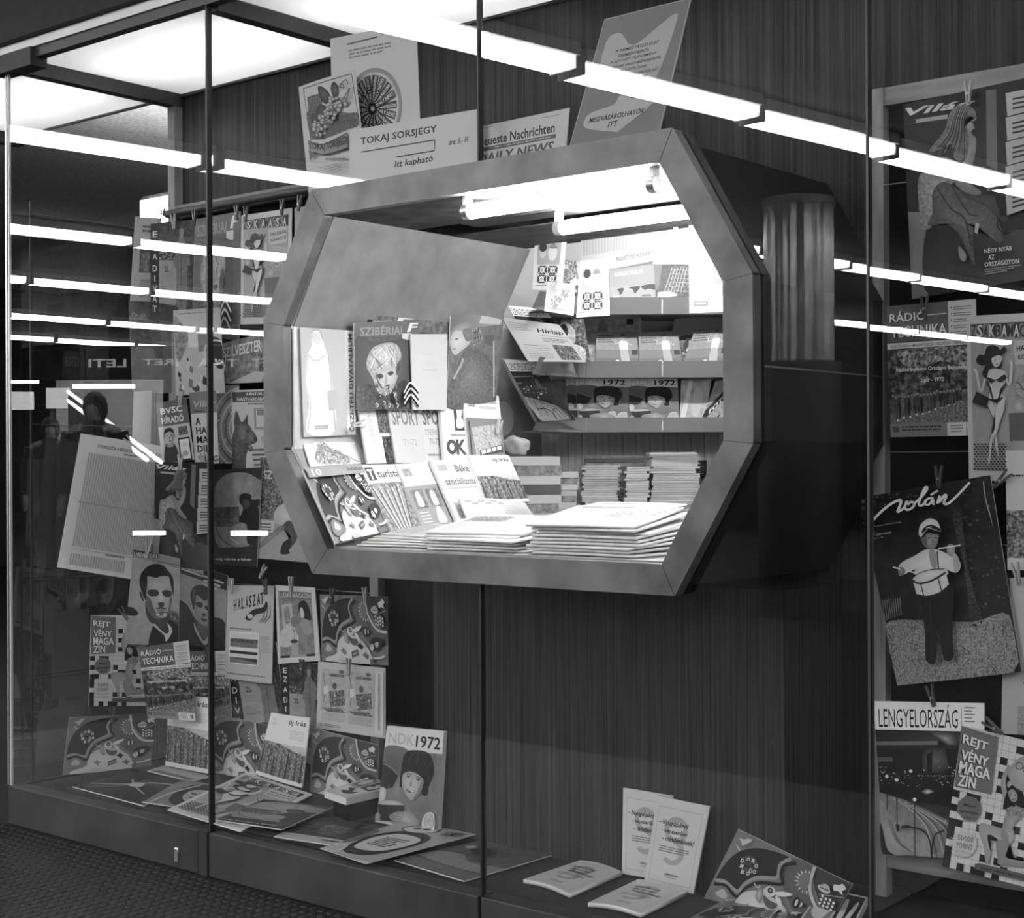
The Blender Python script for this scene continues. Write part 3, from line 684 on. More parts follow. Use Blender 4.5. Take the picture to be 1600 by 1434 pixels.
# ================================================================ ARTWORK
def photo(a, u0, v0, u1, v1, g=.4, n=.2, s_=.25): a.r(u0, v0, u1, v1, g, n, s_)
def head(a, cx, cy, h, skin=.66, hair=.18, style='short', shade=True, turn=0):
    """portrait head of height h centred on cx, cy (v units)"""
    a.q(cx, cy, h)
    if style == 'long': a.b([(-.36, -.38), (0, -.56), (.36, -.38), (.46, .1), (.44, .7), (.2, .5), (-.2, .5), (-.45, .7), (-.46, .1)], hair, .1, .2)
    if style == 'bob': a.b([(-.42, -.3), (-.2, -.6), (.2, -.6), (.46, -.3), (.5, .2), (.4, .42), (-.36, .38), (-.48, .15)], hair, .08, .2)
    a.b([(-.14, .3), (.14, .3), (.2, .62), (-.2, .62)], skin * .8)
    a.b([(-.31, -.25), (-.16, -.47), (.16, -.47), (.31, -.25), (.31, .08), (.2, .38), (0, .5), (-.2, .38), (-.31, .08)], skin, .05, .1)
    if shade: a.b([(.1, -.4), (.31, -.22), (.31, .08), (.2, .38), (.04, .48), (.12, .1)], skin * .78)
    a.e(-.33, 0, .045, .09, skin * .8); a.e(.33, 0, .045, .09, skin * .7)
    t_ = turn
    for sx in (-.13, .13):
        a.b([(sx - .09 + t_, -.1), (sx + t_, -.13), (sx + .09 + t_, -.1), (sx + t_, -.085)], .12)
        a.e(sx + t_, -.035, .06, .026, skin * 1.15); a.e(sx + t_, -.033, .026, .026, .08)
    a.b([(t_ - .02, -.03), (t_ + .03, -.02), (t_ + .07, .14), (t_, .17), (t_ - .03, .13)], skin * .72)
    a.b([(t_ - .11, .26), (t_, .245), (t_ + .11, .26), (t_, .3)], skin * .42)
    if style == 'short': a.b([(-.34, -.02), (-.33, -.3), (-.2, -.52), (.1, -.56), (.3, -.42), (.36, -.05), (.29, -.2), (.14, -.32), (-.12, -.28), (-.28, -.2)], hair, .05, .2)
    if style == 'bob': a.b([(-.4, 0), (-.4, -.4), (-.15, -.6), (.2, -.6), (.44, -.35), (.42, .05), (.33, -.12), (.1, -.2), (-.2, -.14), (-.3, -.05)], hair, .12, .15)
    if style == 'long': a.b([(-.34, .3), (-.38, -.3), (-.1, -.56), (.2, -.53), (.36, -.3), (.34, .3), (.28, -.15), (.05, -.36), (-.2, -.2)], hair, .15, .15)
    a.q()
def ujiras(a):
    a.r(0, 0, 1, 1, .86); a.t('új írás', .54, .06, .94, .155, .12, .03)
    a.tx(.6, .22, .94, .36, 6, .6, .25); a.ring(.14, .12, .05, .01, .7); a.ring(.2, .12, .05, .01, .72)
    photo(a, 0, .44, 1, .96, .42, .34, .3); a.b([(0, .44), (.3, .43), (.55, .47), (1, .55), (1, .44)], .72, .06)
    for i in range(16):
        x = .02 + i * .06; y = .52 + .05 * math.sin(i * 1.7) + .02 * i / 16
        a.p([(x, .95), (x + .02, y), (x + .045, y + .05 * (i % 3)), (x + .05, .95)], .2 + .35 * ((i * 7) % 5) / 5, .25, .4)
    a.r(0, .94, 1, 1, .8)
def radio(a):
    a.r(0, 0, 1, 1, .35); a.r(0, 0, .72, .27, .36); a.r(.7, 0, 1, .28, .78)
    for off, g in ((.012, .1), (0, .86)):
        a.t('RÁDIÓ', .04 + off, .045 + off * .4, .45 + off, .125 + off * .4, g, .02); a.t('TECHNIKA', .05 + off, .16 + off * .4, .68 + off, .245 + off * .4, g, .02)
    a.r(.47, .085, .68, .093, .8)
    for i in range(5): a.c(.735, .05 + i * .046, .006, .2, seg=8); a.tx(.76, .045 + i * .046, .96, .078 + i * .046, 2, .3, .35)
    a.r(0, .28, 1, .335, .82); a.l([(0, .283), (1, .283)], .006, .15); a.l([(0, .333), (1, .333)], .006, .15)
    a.t('ELEKTRONIKA • MAGNETOFON • TELEVÍZIÓ • TRANZISZTOR', .04, .295, .98, .322, .2, .01)
    photo(a, 0, .34, 1, .9, .26, .3, .22); a.b([(.1, .36), (.5, .33), (.95, .36), (.98, .5), (.6, .44), (.3, .5)], .48, .4, .35)
    a.b([(0, .9), (0, .82), (.4, .78), (1, .66), (1, .9)], .42, .2, .5)
    for i in range(26):
        x = .04 + i * .037; hgt = .16 * (1 - i / 40); y0 = .7 - .04 * i / 26 + a.rnd.uniform(-.01, .01)
        a.b([(x - .012, y0 + hgt), (x - .015, y0 + .03), (x, y0), (x + .015, y0 + .03), (x + .012, y0 + hgt)], .08 + .3 * a.rnd.random(), .1)
        a.c(x, y0 - .005, .011, .5, seg=8)
        if i % 2: a.c(x + .01, y0 + hgt + .01, .01 * (1 - i / 40), .85, seg=8)
    a.t('Rádióirányméró Országos Bajnokság', .1, .475, .9, .515, .85, .02); a.t('Eger - 1972', .38, .56, .64, .6, .85, .02)
    a.r(0, .9, .66, 1, .48); a.r(.66, .9, 1, 1, .8); a.tx(.14, .92, .6, .965, 2, .2, .5); a.r(.03, .92, .1, .965, .3)
    a.t('9', .9, .92, .96, .98, .08, .03); a.tx(.7, .92, .84, .985, 3, .4, .4); a.r(.875, .91, .88, .985, .2)
def halaszat(a):
    a.r(0, 0, 1, 1, .7)
    for i, ch in enumerate('HALÁSZAT'):
        x = .14 + i * .085; y = .2 - i * .012; a.tr(ch, [(x, y - .04), (x + .075, y - .055), (x + .09, y + .06), (x + .03, y + .08)], .08, .06, .2)
    a.b([(.44, .33), (.6, .25), (.8, .22), (.86, .16), (.9, .2), (.84, .27), (.66, .3), (.56, .36), (.46, .36)], .1); a.e(.54, .32, .06, .025, .72)
    for k in range(3): a.sl([(.94 - k * .05, .2), (.95 - k * .06, .3), (.85 - k * .05, .38)], .008, .15)
    a.tx(.1, .45, .6, .47, 1, .4, .6); a.r(.1, .49, .74, .83, .85); a.r(.12, .5, .72, .56, .76); a.r(.12, .56, .72, .6, .3, .15); a.r(.12, .6, .72, .65, .42); a.r(.12, .66, .72, .69, .85); a.r(.12, .69, .72, .72, .15); a.r(.12, .72, .72, .76, .8); a.r(.12, .76, .72, .82, .22); a.p([(.12, .82), (.12, .76), (.72, .8), (.72, .82)], .45)
    a.tx(.78, .52, .95, .7, 8, .55, .3); a.tx(.08, .93, .9, .945, 1, .35, .6, .06)
def ludas(a):
    a.r(0, 0, 1, 1, .78); a.r(.07, .07, .9, .93, .48, .1, .2); a.r(.07, .07, .9, .17, .4); a.t('LUDAS MAGAZIN', .09, .085, .88, .155, .72, .03)
    a.p([(.14, .25), (.4, .22), (.42, .5), (.16, .55)], .68); a.b([(.2, .3), (.32, .28), (.34, .46), (.22, .48)], .5, .15, .4)
    a.b([(.1, .6), (.3, .5), (.5, .55), (.5, .75), (.1, .78)], .72, .05); a.b([(.56, .24), (.7, .18), (.82, .26), (.86, .44), (.7, .42), (.6, .36)], .08)
    a.b([(.6, .3), (.66, .28), (.7, .38), (.62, .42)], .78); a.b([(.6, .45), (.78, .44), (.86, .6), (.7, .64), (.6, .56)], .58); a.b([(.5, .5), (.6, .52), (.72, .72), (.82, .9), (.74, .9), (.6, .72), (.46, .58)], .52)
    a.c(.44, .47, .07, .46); a.r(.34, .72, .5, .92, .62); a.e(.42, .72, .09, .025, .2); a.sl([(.42, .72), (.44, .62), (.4, .56)], .015, .25)
    a.r(.07, .9, .3, .93, .1); a.r(.7, .9, .9, .93, .1); a.r(.3, .9, .7, .93, .6)
def ezadivat(a):
    a.r(0, 0, 1, 1, .2, .14, .2); a.r(0, 0, .2, 1, .12)
    for i, ch in enumerate('EZADIVAT'):
        if ch == 'I': a.r(.09, .08 + i * .105 + .04, .11, .145 + i * .105 + .04, .85); continue
        a.t(ch, .05, .08 + i * .105 + (.02 if i > 1 else 0) + (.02 if i > 2 else 0), .15, .145 + i * .105 + (.02 if i > 1 else 0) + (.02 if i > 2 else 0), .85, .01)
    a.r(.2, .38, .6, .82, .56, .03); a.t('25.', .32, .44, .44, .5, .15, .03); a.tx(.26, .53, .5, .6, 3, .5, .3); a.tx(.24, .64, .55, .74, 5, .4, .4)
    a.dots(.22, .3, .55, .38, 26, .005, .012, .4, .65)
    a.b([(.62, .2), (.7, .14), (.8, .2), (.88, .28), (.92, .42), (.86, .46), (.86, .82), (.62, .82), (.6, .48), (.54, .44), (.58, .3)], .42, .06); a.sl([(.72, .24), (.72, .8)], .01, .25)
    a.e(.71, .11, .05, .055, .55); a.b([(.65, .1), (.67, .04), (.76, .04), (.78, .1), (.71, .07)], .3)
    a.b([(.3, .9), (.4, .84), (.55, .86), (.6, .95), (.4, 1), (.3, 1)], .16)
def gyors(a):
    a.r(0, 0, 1, 1, .84); a.t('GYORSLISTA A BÉKEKÖLCSÖN SORSOLÁSÁRÓL', .2, .055, .97, .085, .25, .03); a.tx(.5, .1, .7, .112, 1, .3, .8)
    for i in range(30):
        x = .12 + i * .0285; a.r(x, .13, x + .0215, .83, .64, .12, .9); a.r(x + .009, .13, x + .011, .83, .68)
        if i < 22: a.r(x, .88, x + .0215, .965, .64, .12, .9)
    a.tx(.5, .85, .72, .862, 1, .3, .8); a.l([(.1, .5), (1, .505)], .012, .6); a.l([(.12, .845), (.98, .845)], .003, .4)
def bvsc(a):
    a.r(0, 0, 1, 1, .72); a.r(0, 0, 1, .4, .36); a.t('BVSC', .13, .1, .84, .2, .88, .02); a.t('HÍRADÓ', .13, .23, .84, .36, .88, .02)
    a.b([(.1, 1), (.16, .72), (.34, .66), (.5, .76), (.54, 1)], .2); head(a, .32, .58, .26, .7, .12, 'short'); a.r(.62, .44, .92, .58, .35, .3, .5)
    a.r(.58, .62, .95, 1, .1); a.r(.62, .65, .91, .97, .84); [a.ring(.7 + i * .06, .74, .024, .005, .5, 12) for i in range(3)]; a.c(.765, .88, .05, .62)
def harmadik(a):
    a.r(0, 0, 1, 1, .76); a.r(0, 0, 1, .3, .46); a.t('Világ', .14, .12, .95, .24, .7, .05, .25); a.tx(.14, .26, .5, .28, 1, .2, .7)
    for i, s_ in enumerate(('A', 'HAR', 'MA', 'DIK', 'VILÁG')): a.t(s_, .16, .36 + i * .128, .16 + (.2, .62, .46, .56, .82)[i], .36 + i * .128 + .1, .07, .05)
def ornament(a):
    a.r(0, 0, 1, 1, .5, .12, .3)
    for k in range(6): a.ring(1.0, .55, .52 - k * .08, .03, (.72, .3)[k % 2], 30)
    for k in range(10): a.c(.55 + .3 * math.cos(k), .3 + k * .05, .02, .66, seg=8)
def rooms(a):
    a.r(0, 0, 1, 1, .72)
    for x0 in (.06, .46):
        a.r(x0, .1, x0 + .38, .72, .66, .06); a.p([(x0 + .02, .68), (x0 + .3, .66), (x0 + .37, .72), (x0 + .1, .73)], .4, .2, .4); a.p([(x0 + .12, .42), (x0 + .34, .38), (x0 + .36, .6), (x0 + .14, .66)], .4, .25, .5)
        a.r(x0 + .12, .16, x0 + .34, .2, .4, .2); a.c(x0 + .2, .34, .05, .35); a.e(x0 + .3, .12, .04, .03, .4); a.sl([(x0 + .02, .15), (x0 + .06, .4), (x0 + .04, .6)], .012, .4); a.p([(x0 + .04, .36), (x0 + .1, .34), (x0 + .1, .46), (x0 + .04, .48)], .8)
        a.tx(x0 + .02, .75, x0 + .37, .87, 6, .5, .35, .1); a.dots(x0 + .1, .4, x0 + .35, .7, 14, .01, .025, .2, .8)
    a.ring(.08, .93, .025, .008, .3, 14); a.tx(.13, .91, .36, .96, 2, .5, .4); a.r(.86, .05, .98, .95, .78); a.r(.9, .08, .94, .9, .6, .1, .6)
def nyugdij(a):
    a.r(0, 0, 1, 1, .76); 
    for w_ in ((.08, .1, .92, .104), (.08, .93, .92, .934), (.08, .1, .085, .934), (.915, .1, .92, .934)): a.r(*w_, .5)
    a.ring(.48, .33, .15, .06, .62); a.ring(.48, .58, .15, .06, .62, 16, -1.6, 2.4); a.r(.58, .33, .66, .6, .62)
    a.t('- Nyugdíjakról', .13, .24, .7, .31, .12, .03, .2); a.t('- népszerűen', .2, .33, .7, .39, .12, .03, .2); a.t('- mindenkinek!', .24, .41, .86, .47, .12, .03, .2)
    a.tx(.2, .53, .8, .61, 3, .4, .4); a.t('NÉPSZAVA', .4, .82, .66, .85, .25, .02); a.tx(.4, .865, .64, .88, 1, .5, .5)
def wheel(a):
    a.r(0, 0, 1, 1, .74); a.l([(.2, .06), (.56, .05)], .01, .25); a.tx(.22, .1, .72, .17, 3, .45, .5)
    a.ring(.48, .52, .27, .03, .5, 40)
    for k in range(18):
        an = k * math.pi / 9
        a.q(.48, .52, .22, an); a.p([(.08, -.075), (1, -.12), (1, .12), (.08, .075)], .1); a.tr('DAILY NEWS' if k % 2 else 'Neueste Nachrichten', [(.2, -.045), (.97, -.075), (.97, .075), (.2, .045)], .8, .02); a.q()
    a.tx(.2, .84, .8, .94, 4, .5, .4)
def tokajcard(a):
    a.r(0, 0, 1, 1, .75); a.t('TOKAJ SORSJEGY', .095, .17, .7, .34, .1, .03); a.l([(.095, .44), (.685, .44), (.68, .64), (.38, .64)], .022, .15); a.t('Itt kapható', .37, .71, .67, .87, .13, .03, .15); a.t('ára: 5,- Ft', .79, .48, .94, .6, .25, .02, .4)
def neueste(a):
    a.r(0, 0, 1, 1, .74); a.tx(.72, .1, .9, .13, 1, .5, .6); a.t('Neueste Nachrichten', -.0, .28, .86, .52, .1, .02); a.r(0, .56, .88, .66, .35); a.tx(.2, .59, .85, .63, 1, .65, .8, .06); a.t('DAILY NEWS', .0, .72, .86, .98, .3, .05, .15); a.tx(.05, .05, .2, .08, 1, .5, .6)
def megv(a):
    a.r(0, 0, 1, 1, .45); 
    for w_ in (((0, 0), (1, 0)), ((1, 0), (1, 1)), ((0, 1), (0, 0))): a.l(list(w_), .012, .66)
    a.p(smooth([(.1, .2), (.18, .14), (.28, .16), (.45, .27), (.72, .15), (.84, .1), (.9, .14), (.84, .5), (.76, .6), (.5, .6), (.2, .56), (.12, .5)], 3), .66)
    for i, (s_, x0, x1) in enumerate((('A NEMZETKÖZI ÉLET', .25, .75), ('ESEMÉNYEIRŐL', .3, .66), ('A SZOVJET TUDOMÁNY', .22, .76), ('LEGÚJABB EREDMÉNYEIRŐL', .16, .82), ('TÁJÉKOZTATNAK', .3, .68), ('MAGYAR ÉS OROSZNYELVŰ', .16, .82), ('LAPOK', .44, .72))): a.t(s_, x0, .27 + i * .043, x1, .3 + i * .043 + (.012 if i == 6 else 0), .15, .03, .15)
    a.p(smooth([(.1, .8), (.16, .75), (.4, .72), (.44, .66), (.56, .66), (.6, .7), (.86, .68), (.9, .74), (.56, .93), (.48, .94), (.14, .87)], 3), .68); a.t('MEGVÁSÁROLHATÓK', .16, .785, .78, .835, .12, .04, .1); a.t('ITT', .4, .855, .5, .9, .12, .04, .1)
def divat(a):
    a.r(0, 0, 1, 1, .7); a.r(.84, 0, 1, 1, .86); a.q(.92, .5, 1, -math.pi / 2); a.t('ŐSZI-TÉLI DIVATALBUM', -.47, -.035, .47, .035, .35, .02); a.q()
    a.b([(.2, .05), (.34, .02), (.42, .12), (.5, .26), (.54, .4), (.6, .95), (.06, .96), (.12, .7), (.05, .5), (.12, .26), (.2, .16)], .86); a.sl([(.14, .25), (.06, .5), (.14, .7), (.07, .95)], .006, .55); a.sl([(.5, .26), (.54, .5), (.6, .95)], .006, .55)
    a.e(.29, .09, .08, .06, .8); a.sl([(.2, .1), (.22, .03), (.34, .02), (.4, .1)], .008, .55); a.sl([(.12, .26), (.28, .3), (.44, .24)], .006, .6); a.p([(.46, .58), (.62, .56), (.66, .74), (.48, .76)], .68); a.tx(.2, .9, .46, .94, 2, .6, .6)
def sport(a):
    a.r(0, 0, 1, 1, .72); a.t('SPORT', .08, .06, .92, .34, .46, .02); a.t('ZSEBKÖNYV', .1, .4, .92, .52, .7, .0); a.t("'71-72", .3, .58, .75, .7, .6, .01); a.ring(.6, .82, .08, .015, .7)
def sport2(a):
    a.r(0, 0, 1, 1, .74); a.t('SPORT', .08, .06, 1.5, .34, .4, .02); a.t('ZSEBKÖNYV', .1, .4, 1.5, .52, .5, .0); a.t("71-72", .3, .58, .85, .7, .5, .01); a.tx(.1, .86, .9, .92, 1, .5, .6)
def okbook(a):
    a.r(0, 0, 1, 1, .84); a.r(.5, .03, 1, .54, .25); a.b([(.62, .3), (.56, .08), (.66, .06), (.74, .28), (.84, .36), (.84, .48), (.6, .5), (.56, .4)], .88); a.b([(.7, .28), (.74, .08), (.84, .08), (.8, .3)], .88); a.e(.32, .8, .2, .12, .3); a.e(.32, .8, .09, .06, .84); a.t('K', .5, .68, .88, .92, .3, .06); a.tx(.3, .6, .9, .64, 1, .5, .6)
def moder(a):
    a.r(0, 0, 1, 1, .82); a.r(.1, .1, .3, .22, .55, .2, .4); a.tx(.38, .1, .92, .16, 1, .62, .8, .3); a.tx(.4, .2, .9, .27, 1, .7, .6); a.r(0, .4, 1, 1, .5); a.p([(.14, .55), (.88, .48), (.95, .9), (.2, 1)], .66, .15, .3); a.r(.06, .45, .1, .98, .25)
    a.p([(.3, .92), (.95, .82), (.97, .95), (.3, 1)], .3); [a.p([(.34 + i * .15, .92 - i * .02), (.46 + i * .15, .9 - i * .02), (.47 + i * .15, .96 - i * .02), (.35 + i * .15, .98 - i * .02)], .85) for i in range(4)]
def turista(a):
    a.r(0, 0, 1, 1, .8); a.r(.08, .04, .3, .24, .25); a.t('T', .12, .07, .26, .22, .85, .06); a.t('turista', .36, .09, .98, .2, .3, .03); photo(a, 0, .28, 1, 1, .5, .2, .3)
    for k in range(16): a.l([(.5 + .03 * (k - 8), .98), (.06 * k + .02, .3 + .03 * (k % 4))], .018, (.28, .78, .6)[k % 3])
def munka(a):
    a.r(0, 0, 1, 1, .82); a.r(.1, .08, .36, .2, .55, .15); a.tx(.5, .08, .9, .28, 3, .7, .4); a.r(0, .36, 1, 1, .52)
    for (x, y) in ((.08, .42), (.54, .42)): a.r(x, y, x + .38, y + .3, .42, .12); a.b([(x + .1, y + .25), (x + .12, y + .06), (x + .24, y + .04), (x + .28, y + .25)], .68)
    for k in range(4): a.l([(.1, .78 + k * .05), (.4, .78 + k * .05)], .014, .75)
    a.b([(.6, .95), (.66, .74), (.78, .72), (.86, .95)], .74)
def beke(a):
    a.r(0, 0, 1, 1, .72); a.r(.1, .08, .32, .18, .6); a.t('Béke', .52, .09, .86, .2, .25, .01); a.t('szocializmus', .14, .3, .95, .41, .3, .01); a.l([(.14, .47), (.95, .46)], .01, .5); a.r(.1, .7, .95, .95, .6, .1)
def horse(a):
    a.r(0, 0, 1, 1, .82); a.b([(.15, .9), (.2, .4), (.35, .1), (.45, .35), (.6, .5), (.7, .95)], .6, .3, .4); a.sl([(.25, .2), (.4, .5), (.6, .6), (.85, .95)], .04, .45); a.sl([(.2, .6), (.4, .3), (.5, .8)], .04, .5)
def cartoonb(a):
    a.r(0, 0, 1, 1, .72)
    for i in range(6): a.r(.04 + i * .09, .05 + (i % 2) * .07, .13 + i * .09, .12 + (i % 2) * .07, .6)
    a.b([(.3, .9), (.32, .4), (.4, .3), (.48, .5), (.46, .95)], .7)
    for k in range(9): a.sl([(.52, .25 + k * .07), (.65, .22 + k * .07), (.8, .28 + k * .07), (.95, .24 + k * .07)], .022, .66)
def hirlap(a):
    a.r(0, 0, 1, 1, .76); a.t('Hírlap', .5, .18, .96, .32, .2, .03, .25); a.l([(.5, .36), (.98, .36)], .01, .4); a.tx(.5, .42, .95, .54, 3, .35, .4); a.tx(.06, .1, .42, .3, 4, .55, .3); a.l([(.1, .62), (.5, .62)], .01, .4); a.r(.6, .58, .95, .95, .4, .3, .4); a.tx(.08, .68, .52, .95, 6, .6, .3)
def girlball(a):
    a.r(0, 0, 1, 1, .55, .03); a.r(0, .55, 1, .8, .48); a.r(0, .8, 1, 1, .42); a.tx(.05, .1, .45, .36, 4, .3, .5, .2); a.b([(.56, .3), (.7, .28), (.76, .34), (.74, .58), (.58, .58)], .84); a.e(.64, .18, .05, .1, .62); a.b([(.58, .16), (.64, .06), (.7, .14), (.64, .12)], .2); a.b([(.58, .58), (.74, .58), (.78, .95), (.7, .97), (.66, .74), (.68, .97), (.6, .97)], .68)
    a.l([(.57, .32), (.46, .38), (.44, .26)], .035, .7); a.l([(.75, .34), (.86, .42)], .035, .7); a.c(.5, .92, .07, .86); a.c(.5, .92, .03, .15); a.r(.84, .56, .98, .7, .2)
def worldmap(a):
    a.r(0, 0, 1, 1, .56); a.t('KERESKEDELMI', .1, .1, .75, .22, .7, .01); a.r(0, .55, 1, 1, .6); a.b([(.16, .62), (.3, .6), (.28, .72), (.22, .8), (.2, .7)], .15); a.b([(.42, .6), (.66, .58), (.62, .7), (.54, .78), (.5, .66)], .15); a.b([(.7, .58), (1, .56), (1, .72), (.86, .68), (.76, .7)], .15); a.r(.06, .82, .2, .92, .8); a.tx(.7, .84, .9, .92, 1, .3, .6)
def tartan(a):
    a.r(0, 0, 1, 1, .28, .05); a.p([(.4, .05), (1, .05), (.85, .9), (.2, .8)], .3, .3, .5)
    for k in range(6): a.l([(.35 + k * .1, .1), (.2 + k * .1, .8)], .02, .62); a.l([(.3, .15 + k * .12), (.95, .18 + k * .12)], .018, .55)
    a.b([(0, .8), (.4, .78), (.6, .9), (0, .95)], .7)
def sunglass(a):
    a.r(0, 0, 1, 1, .62, .12, .12); a.b([(.2, .3), (.32, .05), (.4, .3), (.3, .6)], .48); a.e(.4, .8, .1, .12, .15); a.e(.4, .8, .07, .09, .55); a.e(.68, .78, .1, .12, .15); a.e(.68, .78, .07, .09, .55); a.r(.74, .08, .86, .2, .2)
def darkphoto(a):
    a.r(0, 0, 1, 1, .3, .3, .25); a.b([(.3, .2), (.5, .1), (.7, .3), (.6, .6), (.35, .5)], .65, .1); a.b([(.2, .3), (.45, .15), (.5, .35), (.3, .5)], .1); a.b([(.5, .6), (.9, .7), (.8, 1), (.4, .9)], .7, .3, .4)
def fashioncard(a):
    a.r(0, 0, 1, 1, .8); a.r(.12, .14, .86, .55, .6); a.e(.3, .32, .12, .12, .7); a.e(.3, .24, .13, .08, .25); a.e(.62, .34, .14, .14, .76); a.b([(.5, .24), (.62, .16), (.76, .24), (.62, .26)], .45); a.r(.12, .56, .86, .88, .75)
    for i in range(2):
        for j in range(2): x, y = .18 + i * .34, .57 + j * .16; a.r(x, y, x + .3, y + .15, .2); a.c(x + .15, y + .075, .055, .8); a.c(x + .15, y + .075, .03, .25); a.l([(x, y), (x + .3, y + .15)], .014, .8); a.l([(x + .3, y), (x, y + .15)], .014, .8)
    a.tx(.12, .91, .86, .95, 1, .5, .5)
def grapecard(a):
    a.r(0, 0, 1, 1, .8); a.r(.08, .08, .93, .92, .76)
    for i in range(30):
        t_ = a.rnd.random(); x = .82 - t_ * .55 + a.rnd.uniform(-.1, .1); y = .25 + t_ * .5 + a.rnd.uniform(-.1, .1) * 1.3; a.c(x, y, .05, .48, seg=9); a.c(x - .012, y - .012, .036, a.rnd.uniform(.6, .75), seg=9)
    a.tx(.2, .86, .8, .9, 1, .5, .5)
def upside(a):
    a.r(0, 0, 1, 1, .64)
    for i in range(34):
        x = .02 + i * .0285; a.r(x, .04, x + .02, .68, .58)
    vs, fs = glyphs('GYORSLISTA A BÉKEKÖLCSÖN', .03, 0); a.put([(.96 - x * .62, .9 - y * .1) for x, y in vs], fs, .4)
def flowercal(a):
    a.r(0, 0, 1, 1, .66); a.r(.2, .1, .95, .84, .72, .05); a.b([(.3, .3), (.5, .15), (.7, .25), (.6, .45)], .6, .15); a.r(.52, .66, .82, .82, .5); a.e(.67, .66, .17, .03, .3); a.sl([(.67, .65), (.62, .45), (.75, .3)], .02, .4); a.sl([(.67, .6), (.8, .48)], .02, .45); a.e(.7, .5, .06, .05, .45); a.p([(.1, .7), (.45, .68), (.45, .82), (.1, .84)], .62, .1); a.r(.1, .87, .42, .93, .3); a.tx(.14, .89, .38, .91, 1, .8, .7)
def fotomag(a):
    a.r(0, 0, 1, 1, .55, .1); a.p([(0, .75), (1, .0), (1, .25), (.1, .95)], .12); a.tr('FOTÓ', [(.15, .68), (.7, .25), (.75, .4), (.2, .82)], .8, .04); a.p([(.0, .8), (.1, .8), (.1, 1), (0, 1)], .1); a.l([(.5, .95), (.6, .85)], .03, .1)
def palemag(a):
    a.r(0, 0, 1, 1, .66, .08, .1); a.p([(.25, 0), (.4, 0), (.2, 1), (0, 1)], .82); a.b([(.5, .2), (.8, .4), (.7, .9), (.45, .8)], .72)
def palebook(a):
    a.r(0, 0, 1, 1, .74); a.tx(.24, .25, .62, .29, 1, .72, .8); a.tx(.2, .38, .7, .41, 1, .72, .6); a.tx(.3, .46, .74, .5, 1, .7, .8); a.tx(.3, .62, .7, .66, 2, .76, .5); a.tx(.4, .85, .6, .88, 1, .74, .6)
def osz(a):
    a.r(0, 0, 1, 1, .8); a.r(.52, 0, .9, .5, .35, .25, .4); a.r(.58, .55, .92, 1, .25, .3, .4); a.r(.88, 0, 1, 1, .2); a.q(.3, .4, .5, math.pi / 2); a.t('FÜSZERT', -.5, -.1, .5, .1, .68, .02); a.q()
def letters(a):
    a.r(0, 0, 1, 1, .4, .12, .15); a.t('É', .26, .3, .42, .9, .85, .05); a.p([(.5, .4), (.6, .1), (.75, .1), (.68, .5)], .8); a.p([(.72, .5), (.8, .1), (.95, .1), (.9, .5)], .75); a.r(0, .6, .2, 1, .55, .1)
def backcov(a): a.r(0, 0, 1, 1, .15, .1); a.p([(.3, .1), (.5, .1), (.3, .9), (.15, .9)], .6); a.b([(.5, .3), (.8, .4), (.9, .9), (.5, .8)], .5, .25, .4)
def sheetA(a): a.r(0, 0, 1, 1, .68); a.tx(.3, .1, .95, .2, 2, .3, .5); a.l([(.3, .28), (.98, .28)], .01, .3); a.r(.25, .36, 1, .66, .3, .15); a.p([(.28, .4), (.6, .42), (.6, .66), (.32, .66)], .45, .2); a.r(.3, .74, .98, .95, .55, .12, .7)
def landsc(a): a.r(0, 0, 1, 1, .5, .05, .1); a.r(0, 0, .7, .16, .36, .1, .1); a.dots(.05, .13, .7, .17, 18, .008, .015, .4, .7); a.r(0, .2, .7, .5, .32, .12); a.b([(.4, .1), (.6, .15), (.8, .6), (.6, .6)], .4)
def vases(a):
    a.r(0, 0, 1, 1, .7); a.tx(.1, .04, .9, .07, 1, .5, .4); a.b([(.02, .12), (.1, .1), (.3, .3), (.2, .5), (.04, .6)], .5, .15); a.r(.3, .2, .5, .45, .8); a.r(.5, .3, .7, .5, .5)
    a.b([(.68, .4), (.85, .34), (1, .42), (1, .7), (.8, .66)], .12); a.ring(.86, .52, .15, .02, .8, 20)
    for k in range(26):
        x, y = a.rnd.uniform(.05, .95), a.rnd.uniform(.55, .95); s_ = a.rnd.uniform(.03, .09); a.p([(x, y), (x + s_, y + s_ * .5), (x + s_ * .7, y + s_ * 1.4), (x - s_ * .3, y + s_)], a.rnd.choice((.1, .82, .45, .75, .25)))
def ester(a):
    a.r(0, 0, 1, 1, .42, .18, .12); a.l([(.1, .5), (.2, .2), (.28, .34), (.2, .9), (.1, .75)], .05, .1); a.l([(.1, .48), (.2, .18), (.28, .32), (.2, .88), (.1, .72)], .03, .85); a.t('SZILVESZTER', .22, .12, .95, .36, .8, .02, .1); a.t('2', .88, .42, .97, .56, .2, .03); a.t('8', .88, .62, .97, .76, .2, .03); a.p([(.3, 1), (.8, .76), (1, .8), (.9, 1)], .66)
def blank(a): a.r(0, 0, 1, 1, .74, .02)
def blankphoto(a): a.r(0, 0, 1, 1, .62, .03); a.r(.1, .7, .95, .95, .4, .2)
def gep(a): a.r(0, 0, 1, 1, .66); a.l([(.4, .2), (1, .2)], .02, .2); a.t('Gép', .42, .26, .95, .48, .35, .03); a.r(.3, .55, 1, 1, .55, .12, .6)
def tizmag(a): a.r(0, 0, 1, 1, .8); a.t('10', .4, .1, .95, .24, .55, .0); a.ring(.7, .17, .1, .004, .6); a.r(0, .5, 1, .9, .45, .35, .4)
